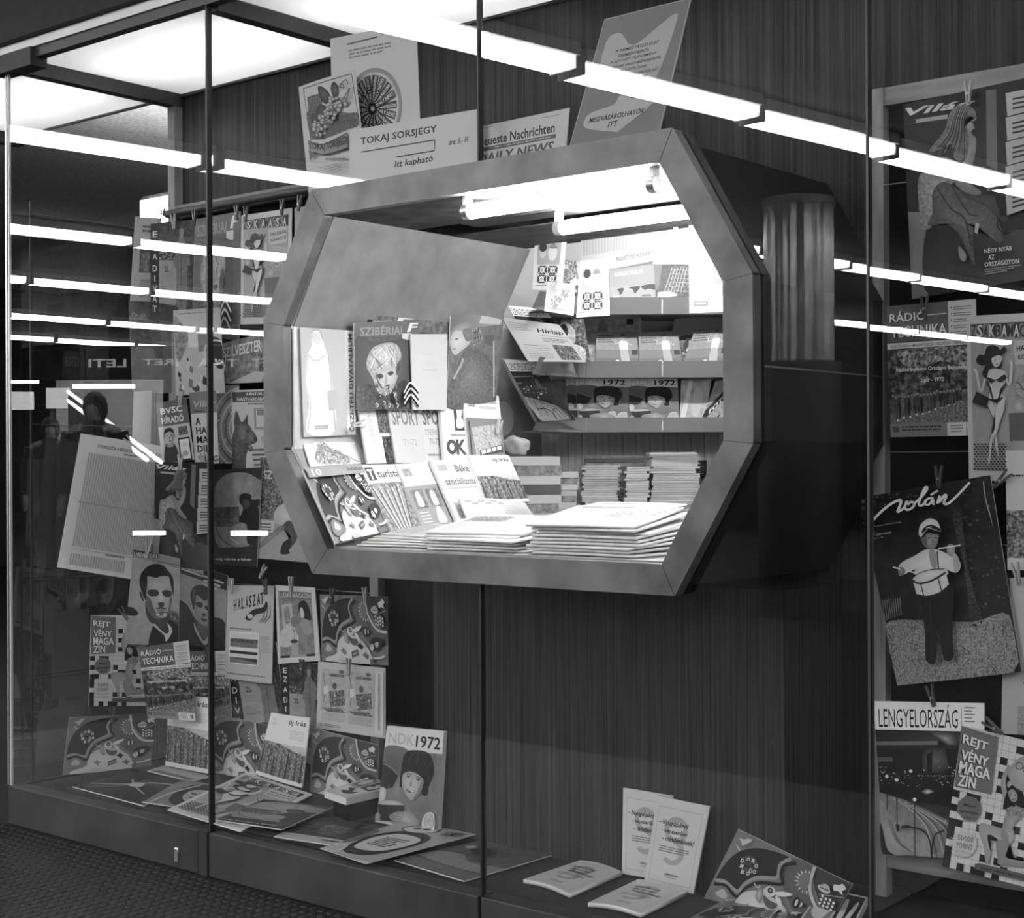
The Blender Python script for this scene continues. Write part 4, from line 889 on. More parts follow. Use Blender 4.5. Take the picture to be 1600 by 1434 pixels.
def lines_dark(a):
    a.r(0, 0, 1, 1, .13, .06, .08); a.sl([(.05, .75), (.4, .5), (.6, .3), (.95, .2)], .035, .6); a.sl([(.3, .3), (.5, .5), (.8, .7)], .03, .6); a.sl([(.1, .9), (.4, .6), (.5, .2)], .02, .5); a.b([(.42, .42), (.56, .38), (.6, .52), (.46, .56)], .66)
def portrait_dark(a):
    a.r(0, 0, 1, 1, .45, .1, .1); a.b([(.25, .2), (.6, .05), (.9, .3), (.85, .7), (.5, .95), (.25, .7)], .12, .05); a.b([(.4, .35), (.6, .28), (.7, .5), (.55, .75), (.4, .6)], .6, .05); a.e(.5, .46, .05, .03, .1); a.e(.6, .42, .04, .03, .1); a.b([(.5, .6), (.6, .57), (.58, .66)], .25); a.sl([(.1, .95), (.2, .5), (.4, .1)], .03, .7)
def bandmag(a): a.r(0, 0, 1, 1, .2, .1, .1); a.r(0, .78, 1, 1, .66); a.tx(.6, .85, .92, .9, 1, .15, .9, .5); a.b([(.3, .3), (.6, .25), (.7, .6), (.4, .65)], .32, .2)
def speech(a):
    a.r(0, 0, 1, 1, .62); a.b([(.12, .5), (.3, .2), (.7, .25), (.85, .5), (.75, .85), (.3, .9)], .1); a.b([(.2, .5), (.34, .3), (.68, .34), (.78, .52), (.68, .75), (.3, .78)], .76); a.tx(.32, .42, .66, .68, 6, .2, .55, .2)
    a.e(.4, .1, .22, .12, .1); a.e(.4, .11, .19, .1, .74); a.c(.34, .09, .03, .1); a.c(.46, .09, .03, .1); a.t('ELMRA', .72, .06, .94, .18, .1, .05); a.b([(.0, .8), (.2, .78), (.3, .98), (0, 1)], .7, .25, .4); a.b([(.0, .3), (.1, .35), (.12, .7), (0, .7)], .35)
def darkland(a): a.r(0, 0, 1, 1, .3, .08, .08); a.b([(0, .6), (.3, .5), (.6, .62), (1, .55), (1, .75), (.5, .8), (0, .75)], .5, .05); a.b([(.2, .3), (.4, .2), (.6, .35), (.4, .45)], .15, .1); a.c(.15, .3, .05, .6); a.r(0, .82, 1, .98, .4)
def bunnybox(a):
    a.r(0, 0, 1, 1, .74); a.p([(.06, .1), (.5, .1), (.5, .9), (.06, .9)], .8); a.b([(.15, .5), (.22, .3), (.3, .45), (.38, .28), (.44, .5), (.3, .6), (.36, .78), (.2, .74)], .16); a.r(.52, .08, .95, .45, .36); a.e(.74, .26, .16, .12, .72); a.r(.52, .5, .95, .92, .12); a.b([(.56, .75), (.66, .58), (.74, .7), (.86, .64), (.9, .78), (.7, .86)], .75); a.tx(.46, .1, .5, .9, 1, .4, .5)
def okbox(a):
    a.r(0, 0, 1, 1, .76); a.r(.03, .04, .5, .96, .42); a.b([(.08, .6), (.2, .2), (.42, .16), (.44, .5), (.3, .8)], .76); a.r(.54, .04, .97, .96, .1); a.b([(.62, .7), (.6, .2), (.68, .2), (.72, .6)], .8); a.b([(.76, .7), (.84, .2), (.9, .26), (.84, .66)], .8); a.c(.74, .82, .08, .8)
def wallcard(a): a.r(0, 0, 1, 1, .12); [a.r(.2, .3 + i * .1, .8 - (i % 2) * .2, .34 + i * .1, .6) for i in range(5)]; a.r(.2, .12, .6, .2, .7)
def newsfront(a):
    a.r(0, 0, 1, 1, .68); a.tx(.08, .05, .6, .14, 1, .3, .9, .4); a.l([(.05, .2), (.95, .2)], .01, .4)
    for i in range(4): a.tx(.06 + i * .23, .26, .26 + i * .23, .94, 22, .5, .45, .4)
    a.r(.52, .3, .95, .6, .45, .25, .3)
def newsback(a):
    a.r(0, 0, 1, 1, .66)
    for i in range(4): a.tx(.06 + i * .23, .06, .26 + i * .23, .94, 26, .5, .45, .4)
    a.r(.06, .1, .5, .4, .4, .3, .3)

# ---- covers traced from detail views of the photograph (coordinates are detail-view pixels)
def labda1(a):
    a.r(0, 0, 1, 1, .55, .04, .1); a.map([(118, 51), (734, 194), (709, 1350), (0, 1307)])
    a.pg([(118, 51), (734, 194), (728, 310), (110, 150)], [.5, .48, .46, .48]); a.p([(118, 70), (458, 118), (455, 188), (112, 150)], .07)
    a.tr('LABDARÚGÁS', [(128, 82), (448, 124), (446, 184), (122, 146)], .74, .03); a.l([(455, 215), (728, 275)], 7, .2); a.l([(560, 258), (728, 298)], 4, .3)
    a.b([(-20, 770), (60, 780), (130, 800), (200, 870), (150, 910), (40, 900), (-20, 960)], .12, .08); a.gb([(590, 880), (660, 850), (720, 920), (720, 1300), (600, 1260)], .36, .28, None, .2, .3)
    a.b([(380, 1100), (460, 1000), (600, 960), (740, 1090), (740, 1380), (360, 1380)], .09)
    a.gb([(300, 700), (320, 930), (420, 1050), (560, 1240), (590, 1000), (600, 880), (440, 860)], .26, .18)
    a.b([(400, 1040), (470, 1110), (545, 1190), (560, 1275), (620, 1180), (640, 1100), (580, 1010), (600, 1120), (560, 1160), (480, 1090), (420, 1020)], .68)
    a.gb([(310, 420), (380, 390), (600, 400), (640, 500), (645, 640), (625, 790), (585, 900), (510, 940), (430, 900), (340, 760), (300, 620)], .62, .54, (470, 480))
    a.gb([(300, 640), (360, 680), (390, 760), (430, 860), (480, 950), (400, 930), (320, 800)], .28, .36)
    a.b([(610, 680), (640, 650), (620, 800), (590, 900), (575, 880), (600, 790)], .34)
    a.gb([(320, 600), (350, 565), (440, 565), (475, 600), (455, 640), (370, 650)], .09, .2); a.gb([(510, 590), (560, 568), (630, 590), (630, 640), (580, 665), (520, 630)], .09, .22)
    a.gb([(485, 580), (510, 585), (530, 680), (540, 720), (480, 725), (470, 690)], .7, .6); a.gb([(465, 735), (500, 725), (540, 735), (530, 790), (475, 790)], .14, .24)
    a.b([(440, 805), (500, 795), (565, 812), (560, 822), (500, 815), (445, 818)], .14); a.b([(450, 830), (500, 822), (560, 830), (520, 848), (470, 846)], .45); a.gb([(440, 870), (510, 850), (580, 865), (560, 900), (500, 905), (450, 900)], .38, .26)
    a.c(460, 890, 22, .66); a.c(550, 895, 24, .68)
    a.gb([(215, 590), (245, 600), (280, 700), (260, 710), (225, 650)], .3, .2)
    a.b([(300, 700), (235, 560), (215, 450), (240, 350), (330, 270), (440, 245), (530, 270), (590, 330), (640, 400), (658, 480), (655, 640), (635, 560), (610, 450), (590, 400), (500, 395), (440, 415), (350, 395), (320, 400), (320, 500), (310, 600)], .07, .03, .2)
    a.q()
def labda2(a):
    a.r(0, 0, 1, 1, .55, .04, .1); a.map([(734, 202), (1366, 418), (1324, 1400), (717, 1299)])
    a.p([(734, 202), (1366, 418), (1350, 620), (1060, 495), (728, 380)], .07); a.p([(764, 238), (1070, 345), (1062, 450), (760, 340)], .7); a.tr('LABDARÚGÁS', [(782, 268), (1052, 362), (1046, 424), (778, 326)], .1, .03)
    for i in range(3): a.l([(1070, 430 + i * 55), (1320 - i * 40, 520 + i * 45)], 26, .8)
    a.b([(717, 800), (800, 780), (870, 850), (960, 1000), (1000, 1100), (900, 1350), (717, 1350)], .09, .08); a.b([(1180, 1020), (1240, 980), (1330, 1050), (1330, 1400), (1150, 1350)], .12, .08)
    a.gb([(760, 1110), (880, 1060), (960, 1060), (1140, 1200), (1260, 1220), (1330, 1400), (740, 1400)], .08, .05)
    a.b([(945, 1050), (985, 1140), (1060, 1260), (1100, 1260), (1150, 1150), (1130, 1290), (1080, 1330), (1010, 1240), (950, 1130)], .6); a.gb([(960, 1000), (1010, 1040), (1150, 1100), (1130, 1200), (1070, 1280), (990, 1140)], .34, .28)
    a.gb([(960, 740), (1000, 690), (1140, 760), (1200, 800), (1180, 960), (1140, 1080), (1080, 1090), (1000, 1030), (950, 900)], .6, .48, (1080, 850)); a.b([(1150, 780), (1200, 800), (1180, 960), (1140, 1090), (1130, 900)], .3)
    a.gb([(960, 790), (1010, 775), (1060, 800), (1050, 850), (990, 840)], .08, .2); a.gb([(1080, 830), (1130, 830), (1180, 850), (1150, 890), (1100, 880)], .08, .2); a.gb([(1050, 930), (1080, 920), (1100, 960), (1060, 970)], .16, .26); a.b([(1030, 985), (1080, 1000), (1120, 1010), (1075, 1035)], .14)
    a.b([(940, 880), (905, 760), (895, 660), (940, 580), (1020, 550), (1120, 580), (1180, 660), (1205, 800), (1190, 830), (1140, 740), (1080, 760), (1010, 700), (975, 690), (960, 780)], .14, .08, .2); a.sl([(960, 600), (940, 680), (935, 760)], 20, .34)
    a.q()
def rejtveny(a):
    a.r(0, 0, 1, 1, .8); n = 14; nr = 20
    for i in range(1, n): a.l([(i / n, 0), (i / n, 1)], .0025, .5)
    for i in range(1, nr): a.l([(0, i / nr), (1, i / nr)], .0025, .5)
    for (i, j, w_) in ((8, 1, 2), (12, 1, 2), (6, 3, 1), (6, 5, 2), (8, 4, 1), (6, 7, 1), (2, 9, 2), (0, 9, 1), (0, 11, 1), (5, 11, 1), (6, 12, 2), (4, 13, 1), (1, 13, 1), (0, 14, 1), (0, 15, 1), (0, 17, 1), (0, 18, 1), (0, 19, 1), (2, 19, 1), (5, 17, 1), (7, 17, 1), (4, 19, 2), (7, 19, 1), (10, 14, 1), (12, 12, 1), (10, 16, 1), (12, 15, 2), (9, 12, 1), (12, 6, 1), (8, 18, 1), (11, 8, 1), (0, 13, 1), (8, 9, 1)): a.r(i / n, j / nr, (i + w_) / n, (j + 1) / nr, .12, .06, .6)
    a.map([(228, 67), (1024, 256), (871, 1393), (72, 1188)])
    a.p([(228, 67), (528, 160), (470, 612), (170, 548)], .42)
    for s_, q in (('REJT', [(245, 132), (448, 205), (435, 285), (235, 225)]), ('VÉNY', [(238, 235), (458, 305), (440, 390), (225, 335)]), ('MAGA', [(220, 340), (466, 408), (462, 500), (205, 440)]), ('ZIN', [(212, 452), (352, 480), (340, 568), (195, 540)])):
        a.tr(s_, [(x - 9, y + 5) for x, y in q], .1, .05); a.tr(s_, q, .88, .05)
    a.p([(270, 618), (352, 640), (392, 700), (390, 770), (345, 832), (250, 815), (190, 745), (205, 670)], .4)
    a.tr('Milyen', [(250, 680), (350, 700), (346, 728), (246, 706)], .12, .02, .2); a.tr('egészséges', [(218, 725), (370, 752), (366, 785), (214, 756)], .12, .02, .2); a.tr('Ön?', [(260, 778), (312, 788), (310, 812), (258, 802)], .12, .02, .2)
    for k in range(14):
        an = k * .4488; a.p([(258 + 60 * math.cos(an + .3), 1010 + 60 * math.sin(an + .3)), (258 + 60 * math.cos(an - .3), 1010 + 60 * math.sin(an - .3)), (258 + 130 * math.cos(an), 1010 + 130 * math.sin(an))], .72)
    a.e(258, 1010, 98, 105, .74); a.tr('50000', [(205, 930), (332, 955), (330, 1000), (203, 975)], .45, .02); a.tr('FORINT', [(198, 990), (326, 1015), (322, 1062), (194, 1035)], .42, .02); a.tr('JUTALOM', [(190, 1055), (320, 1082), (318, 1100), (188, 1072)], .5, .0)
    a.gb([(375, 870), (395, 840), (450, 850), (560, 885), (650, 940), (620, 1005), (560, 990), (455, 930), (450, 1000), (470, 1090), (445, 1175), (425, 1130), (415, 1030), (380, 930)], .68, .56)
    a.gb([(520, 980), (620, 1000), (590, 1110), (700, 1140), (860, 1170), (850, 1200), (560, 1180), (525, 1130)], .6, .5); a.gb([(560, 890), (590, 770), (640, 710), (760, 700), (700, 800), (650, 880), (640, 1000), (560, 960)], .62, .5)
    a.gb([(555, 560), (560, 470), (610, 380), (625, 400), (590, 500), (600, 590), (640, 700), (600, 720)], .66, .56); a.p([(600, 890), (655, 900), (650, 985), (620, 1005)], .62, .15, .6); a.p([(585, 720), (740, 730), (730, 790), (600, 780)], .5, .2, .6)
    a.b([(570, 730), (600, 590), (640, 535), (700, 550), (740, 640), (740, 720), (680, 700), (660, 690)], .1); a.gb([(610, 590), (650, 570), (685, 620), (670, 670), (630, 660)], .68, .52); a.l([(620, 615), (640, 610)], 6, .15); a.l([(655, 618), (672, 616)], 6, .15); a.l([(640, 650), (664, 646)], 6, .3)
    a.gb([(610, 460), (640, 370), (730, 310), (840, 330), (890, 430), (860, 540), (760, 590), (660, 550)], .7, .58, (740, 420)); [a.el(700 + i * 58, 385 + i * 14 + (i % 2) * 12, 28, 28, 7, .3) for i in range(3)]
    a.p([(345, 1165), (380, 1160), (920, 1290), (900, 1345), (350, 1210)], .36); a.tr('REJTVÉNYBOUTIQUE', [(395, 1185), (860, 1295), (856, 1320), (390, 1210)], .1, .02); a.q()
def volan(a):
    a.gr(0, 0, 1, 1, .1, .1, .06, .1); a.map([(52, 190), (868, 48), (1065, 1270), (300, 1355)])
    for i in range(46): a.c(a.rnd.uniform(100, 500), a.rnd.uniform(95, 260), a.rnd.uniform(4, 11), a.rnd.uniform(.2, .42), seg=7)
    for i in range(90): a.c(a.rnd.uniform(700, 990), a.rnd.uniform(120, 900), a.rnd.uniform(3, 10), a.rnd.uniform(.16, .38), seg=7)
    for i in range(26): a.c(a.rnd.uniform(70, 160), a.rnd.uniform(200, 480), a.rnd.uniform(4, 14), a.rnd.uniform(.25, .5), seg=7)
    a.gb([(640, 260), (700, 260), (740, 560), (790, 800), (840, 980), (770, 990), (740, 760), (690, 500)], .3, .16, None, .15, .5)
    a.gb([(215, 1010), (500, 970), (780, 980), (1000, 940), (1020, 1290), (290, 1370)], .6, .5, None, .2, .6)
    for i in range(260):
        x, y = a.rnd.uniform(240, 1040), a.rnd.uniform(1000, 1320); a.l([(x, y), (x + a.rnd.uniform(-26, 26), y - 30)], 4, a.rnd.choice((.25, .34, .56, .62)))
    for w_, g in ((16, .1), (0, .95)):
        k = 0 if g > .5 else 3
        a.sl([(145 + k, 372 + k), (230, 280 + k), (300, 225 + k), (348, 206 + k), (354, 222 + k), (332, 288 + k)], 17, g); a.sl([(330, 286 + k), (368, 264 + k), (396, 212 + k)], 15, g); a.sl([(390, 215), (380, 255), (398, 272 + k), (430, 255), (440, 228), (415, 220 + k), (400, 240)], 15, g)
        a.sl([(440, 230), (490, 180), (520, 130), (505, 125 + k), (480, 190), (470, 240), (495, 240 + k), (515, 205)], 15, g); a.sl([(560, 195 + k), (525, 200), (508, 230), (530, 240 + k), (560, 205), (555, 232), (570, 235 + k)], 14, g)
        a.sl([(585, 232), (600, 180), (595, 225), (630, 175 + k), (640, 185), (625, 228), (650, 235 + k), (700, 190), (780, 95)], 15, g)
    a.l([(545, 175), (590, 145)], 13, .86); a.sl([(862, 90), (880, 220), (930, 400), (965, 600), (980, 690)], 7, .6)
    a.l([(165, 385), (365, 350)], 4, .6); a.tr('1972. SZEPTEMBER', [(165, 432), (305, 412), (306, 424), (166, 446)], .7, .02); a.tr('ÁRA: 5,- Ft', [(168, 455), (252, 442), (253, 454), (169, 466)], .7, .02)
    for i in range(9): a.l([(245 + i * 14, 845 - i * 2), (262 + i * 13, 968 - i * 4)], 5, .5)
    # boy
    a.gb([(500, 800), (680, 760), (690, 900), (685, 1060), (690, 1180), (630, 1190), (605, 1010), (590, 1040), (580, 1210), (520, 1200), (515, 1050), (500, 900)], .05, .03); a.sl([(520, 1050), (550, 980), (545, 850)], 4, .2)
    a.gb([(350, 640), (380, 605), (450, 570), (520, 530), (590, 530), (660, 560), (720, 590), (735, 640), (710, 675), (660, 660), (640, 640), (650, 690), (460, 690), (455, 655), (390, 685), (355, 690)], .93, .82, (550, 600)); a.b([(540, 540), (580, 540), (590, 640), (560, 640)], .6); a.l([(592, 540), (600, 650)], 9, .25)
    a.gb([(650, 520), (665, 495), (695, 505), (700, 545), (680, 575), (655, 555)], .7, .55); a.b([(690, 545), (725, 590), (730, 650), (700, 670), (690, 600)], .7); a.gb([(350, 650), (375, 640), (395, 665), (375, 692), (352, 680)], .6, .45)
    a.l([(316, 640), (480, 682)], 9, .9); a.l([(600, 525), (735, 503)], 9, .9)
    a.p([(440, 715), (645, 655), (668, 745), (620, 800), (520, 828), (465, 810)], .86); a.gb([(440, 715), (470, 685), (560, 655), (640, 652), (640, 680), (560, 715), (470, 735)], .92, .82); a.sl([(442, 722), (480, 742), (560, 725), (645, 675)], 12, .12); a.sl([(465, 812), (530, 822), (610, 800), (665, 755)], 11, .12); a.sl([(442, 712), (480, 680), (560, 655), (640, 652)], 5, .3)
    for x0, y0, x1, y1 in ((490, 735, 518, 840), (600, 705, 625, 800), (655, 690, 672, 755)): a.l([(x0, y0), (x1, y1)], 6, .1)
    a.gb([(495, 450), (520, 425), (595, 425), (600, 470), (585, 515), (560, 528), (520, 510), (500, 480)], .62, .5, (560, 480)); a.b([(495, 450), (520, 425), (530, 460), (530, 510), (505, 490)], .4); a.l([(535, 458), (555, 454)], 6, .14); a.l([(575, 456), (592, 452)], 6, .14); a.l([(560, 495), (580, 493)], 5, .28); a.b([(563, 465), (572, 465), (576, 484), (562, 484)], .45)
    a.b([(495, 445), (510, 420), (560, 405), (605, 415), (600, 435), (540, 425), (510, 450)], .07); a.gb([(480, 430), (490, 370), (540, 330), (590, 345), (612, 390), (610, 415), (550, 375), (500, 420), (495, 450)], .94, .82); a.b([(498, 425), (510, 390), (555, 370), (610, 395), (608, 412), (550, 392), (515, 415)], .12)
    a.q()
def vilag(a, cap=True):
    a.gr(0, 0, 1, 1, .1, .12, .03, .1); a.map([(272, 241), (1064, 68), (1102, 1253), (324, 1385)])
    a.pg([(300, 880), (400, 880), (430, 960), (420, 1370), (320, 1390)], [.45, .5, .5, .44, .42]); a.p([(765, 155), (825, 150), (832, 640), (770, 600)], .38)
    a.gb([(400, 1330), (410, 980), (520, 960), (620, 1050), (640, 1200), (560, 1345)], .2, .14); a.pg([(560, 1345), (610, 1010), (1000, 980), (1100, 1000), (1100, 1250), (700, 1320)], [.14, .16, .3, .3, .24, .14])
    for off, g in ((8, .05), (0, .76)): a.tr('Világ', [(288 + off, 262 + off), (705 + off, 205 + off), (690 + off, 262 + off), (290 + off, 325 + off)], g, .05, .25)
    a.p([(290, 338), (540, 300), (540, 325), (290, 360)], .6); a.p([(290, 338), (350, 330), (350, 350), (290, 360)], .08)
    a.gb([(365, 680), (440, 620), (520, 560), (600, 600), (590, 700), (480, 720), (450, 900), (440, 970), (385, 975), (370, 880)], .6, .48, None, .12, .4)
    a.gb([(450, 760), (520, 700), (620, 760), (700, 800), (800, 870), (860, 990), (850, 1060), (760, 1000), (700, 960), (690, 1060), (700, 1190), (660, 1120), (600, 1000), (520, 950), (420, 960), (450, 880)], .42, .3, None, .06, .3); a.sl([(480, 740), (560, 860), (640, 920), (680, 1080)], 10, .2); a.sl([(560, 720), (660, 880), (720, 900)], 8, .2)
    a.gb([(600, 700), (680, 760), (820, 790), (900, 860), (880, 940), (820, 900), (740, 830), (640, 790)], .3, .22); a.gb([(660, 440), (700, 430), (710, 480), (690, 590), (600, 730), (590, 640), (650, 560)], .58, .46); a.gb([(520, 560), (590, 590), (660, 700), (740, 760), (700, 780), (600, 730)], .54, .42)
    a.gb([(640, 280), (700, 300), (712, 330), (690, 345), (702, 385), (685, 395), (686, 420), (668, 440), (640, 420)], .6, .46); a.b([(678, 345), (700, 342), (690, 352)], .12); a.l([(672, 410), (688, 405)], 5, .2)
    a.gb([(430, 520), (520, 400), (550, 300), (590, 250), (650, 240), (700, 275), (705, 320), (670, 310), (650, 340), (665, 440), (660, 540), (620, 575), (580, 560), (560, 480), (500, 510)], .36, .42, None, .1, .3)
    for k in range(12): a.sl([(600 + k * 6, 250 + k * 3), (570 + k * 7, 330), (540 + k * 10, 420), (450 + k * 18, 515 + (k % 3) * 18)], 5, (.5, .22, .4, .14)[k % 4])
    a.sl([(840, 800), (860, 900), (840, 950), (870, 1000), (910, 985)], 8, .06); a.gb([(830, 800), (880, 800), (905, 850), (870, 900)], .1, .06); a.gb([(615, 1080), (660, 1130), (650, 1170), (620, 1150)], .6, .5); a.p([(715, 940), (738, 955), (725, 1010), (708, 1000)], .7)
    for i in range(5): a.p([(890, 180 + i * 146), (1060, 145 + i * 142), (1064, 275 + i * 142), (900, 318 + i * 146)], .66); [a.l([(930, 215 + i * 146 + k * 28), (1050, 192 + i * 143 + k * 28)], 12, .2) for k in range(3)]
    if cap:
        a.tr('NÉGY NYÁR', [(766, 1092), (928, 1074), (930, 1105), (766, 1122)], .82, .03); a.tr('AZ', [(790, 1132), (826, 1128), (826, 1157), (790, 1161)], .82, .03); a.tr('ORSZÁGÚTON', [(768, 1168), (968, 1146), (970, 1180), (768, 1202)], .82, .03)
        for k in range(3): a.l([(768, 1216 + k * 14), (980 - k * 40, 1190 + k * 16)], 5, .6)
    a.q()
def zsak(a):
    a.r(0, 0, 1, 1, .76); a.map([(766, 152), (1366, 121), (1366, 1308), (784, 1304)])
    a.p([(793, 210), (1330, 185), (1330, 1235), (818, 1235)], .62, .02); a.p([(793, 210), (1330, 185), (1330, 298), (796, 310)], .22)
    for i, ch in enumerate('ZSÁKBAMACSKA'):
        x0, x1 = 800 + i * 43, 838 + i * 43; g = (.2, .8)[i % 2]; a.p([(x0 - 3, 208), (x1 + 2, 206), (x1 + 2, 306), (x0 - 3, 308)], (.5, .16)[i % 2]); a.tr(ch, [(x0, 214), (x1, 212), (x1 - 3, 302), (x0 - 3, 304)], g, .04)
    for x in (880, 950, 1070, 1180): a.l([(x, 320), (x + 4, 420)], 4, .5)
    a.p([(1100, 330), (1320, 310), (1320, 480), (1110, 500)], .72); a.tr('HALASSÁG', [(1120, 360), (1310, 335), (1312, 380), (1124, 405)], .12, .04); a.tr('KÖNNYÍTŐ', [(1130, 425), (1310, 400), (1312, 440), (1134, 465)], .16, .03)
    a.gb([(1110, 620), (1200, 560), (1300, 600), (1320, 760), (1130, 800)], .66, .56, None, .15, .5); a.p([(1065, 840), (1330, 830), (1330, 1030), (1075, 1030)], .36); a.l([(1085, 1030), (1090, 1062)], 12, .36); a.sl([(1130, 620), (1200, 700), (1260, 640), (1310, 720)], 8, .25); a.gb([(1100, 780), (1150, 750), (1180, 820), (1120, 830)], .75, .6)
    a.p([(818, 1050), (1110, 1035), (1050, 1235), (822, 1230)], .6)
    for i in range(9):
        for j in range(11):
            x = 822 + i * 26 + (j % 2) * 13; y = 1048 + j * 17; a.p([(x, y), (x + 15, y + 3), (x + 11, y + 13), (x - 3, y + 9)], .1)
    a.gb([(905, 560), (960, 530), (1030, 540), (1060, 580), (1040, 640), (1010, 680), (1050, 740), (1045, 800), (1010, 900), (990, 1000), (1000, 1150), (965, 1050), (960, 980), (940, 1180), (925, 1150), (945, 1000), (975, 920), (925, 790), (930, 720), (950, 670), (925, 620)], .82, .78)
    a.sl([(925, 790), (975, 925), (940, 1010), (930, 1150)], 4, .2); a.sl([(1050, 740), (1040, 830), (1000, 960), (970, 1030), (1000, 1150)], 4, .2); a.sl([(920, 580), (940, 660), (930, 720)], 4, .25)
    a.sl([(915, 570), (880, 690), (850, 560), (830, 530)], 16, .8); a.sl([(1050, 580), (1080, 640), (1095, 500), (1080, 470)], 16, .8); a.gb([(850, 690), (940, 735), (920, 800), (818, 765)], .16, .12, sm_=False); a.b([(925, 738), (985, 742), (1040, 728), (1000, 765), (985, 770)], .1)
    a.b([(930, 590), (985, 605), (1045, 570), (1058, 600), (1015, 625), (985, 610), (950, 632)], .14); a.b([(890, 560), (930, 480), (950, 430), (1020, 420), (1030, 500), (1010, 530), (980, 520), (940, 530), (920, 600)], .09); a.gb([(955, 460), (1000, 435), (1030, 450), (1010, 505), (975, 515)], .82, .76); a.l([(975, 468), (990, 464)], 5, .1); a.l([(1008, 462), (1020, 458)], 5, .1); a.l([(985, 498), (1000, 494)], 6, .2)
    a.b([(848, 470), (870, 430), (905, 430), (920, 380), (960, 362), (1000, 375), (1015, 395), (1045, 372), (1062, 400), (1030, 430), (960, 440), (920, 500), (870, 500)], .1); a.tx(1080, 1262, 1300, 1276, 1, .3, .8)
    a.q()
def lengyel(a):
    a.r(0, 0, 1, 1, .1, .03, .1); a.map([(131, 200), (761, 211), (772, 1110), (189, 1063)])
    a.p([(131, 200), (761, 211), (762, 385), (140, 372)], .94); a.tr('LENGYELORSZÁG', [(158, 216), (612, 222), (612, 364), (164, 358)], .05, .0); a.l([(632, 240), (634, 360)], 3, .5)
    for k in range(5): a.l([(648, 238 + k * 21), (708 - (k % 2) * 16, 240 + k * 21)], 8, .5)
    a.pg([(140, 375), (640, 382), (640, 440), (145, 440)], [.1, .2, .3, .12]); a.gb([(450, 385), (520, 380), (600, 400), (620, 500), (560, 470), (500, 430)], .62, .2); a.p([(145, 442), (500, 440), (500, 462), (147, 465)], .42); a.p([(147, 465), (640, 462), (640, 490), (148, 490)], .14)
    a.gb([(420, 500), (540, 490), (560, 600), (430, 620)], .4, .2); a.p([(435, 520), (470, 500), (465, 620), (440, 620)], .05); a.p([(540, 490), (630, 490), (640, 720), (590, 700)], .05)
    a.p([(155, 535), (240, 535), (242, 560), (156, 560)], .34)
    for i in range(90): a.c(a.rnd.uniform(160, 620), a.rnd.uniform(590, 700), a.rnd.uniform(1.5, 5), a.rnd.uniform(.3, .8), seg=6)
    for x in range(14): a.c(400 + x * 16, 640, 3, .6, seg=6)
    a.pg([(165, 730), (300, 770), (450, 830), (600, 900), (700, 980), (700, 1100), (190, 1065)], [.5, .42, .3, .24, .2, .5, .62], .06, .2)
    for k in range(12): a.sl([(250 + k * 12, 765 + k * 4), (350 + k * 14, 830 + k * 3), (440 + k * 17, 930), (480 + k * 22, 1085)], 5, (.72, .28, .5)[k % 3])
    a.gb([(180, 860), (230, 890), (280, 1000), (360, 1060), (200, 1060)], .6, .52); a.b([(182, 900), (200, 940), (225, 1040), (280, 1075), (196, 1062)], .07)
    for x, y0, y1, g in ((222, 640, 830, .1), (278, 660, 940, .1), (358, 610, 800, .12), (380, 770, 1075, .07), (455, 730, 800, .1)): a.l([(x, y0), (x + 2, y1)], 6, g); a.c(x, y0, 10, .85)
    a.gb([(420, 725), (455, 710), (490, 725), (455, 745)], .85, .3); a.sl([(340, 920), (420, 935), (465, 990), (478, 1085)], 9, .05); a.sl([(552, 938), (500, 960), (482, 1020), (478, 1085)], 9, .05); a.e(332, 918, 28, 10, .05); a.p([(272, 905), (296, 905), (292, 942), (282, 942)], .05)
    a.p([(430, 745), (620, 700), (640, 800), (560, 850), (470, 800)], .06); a.q()
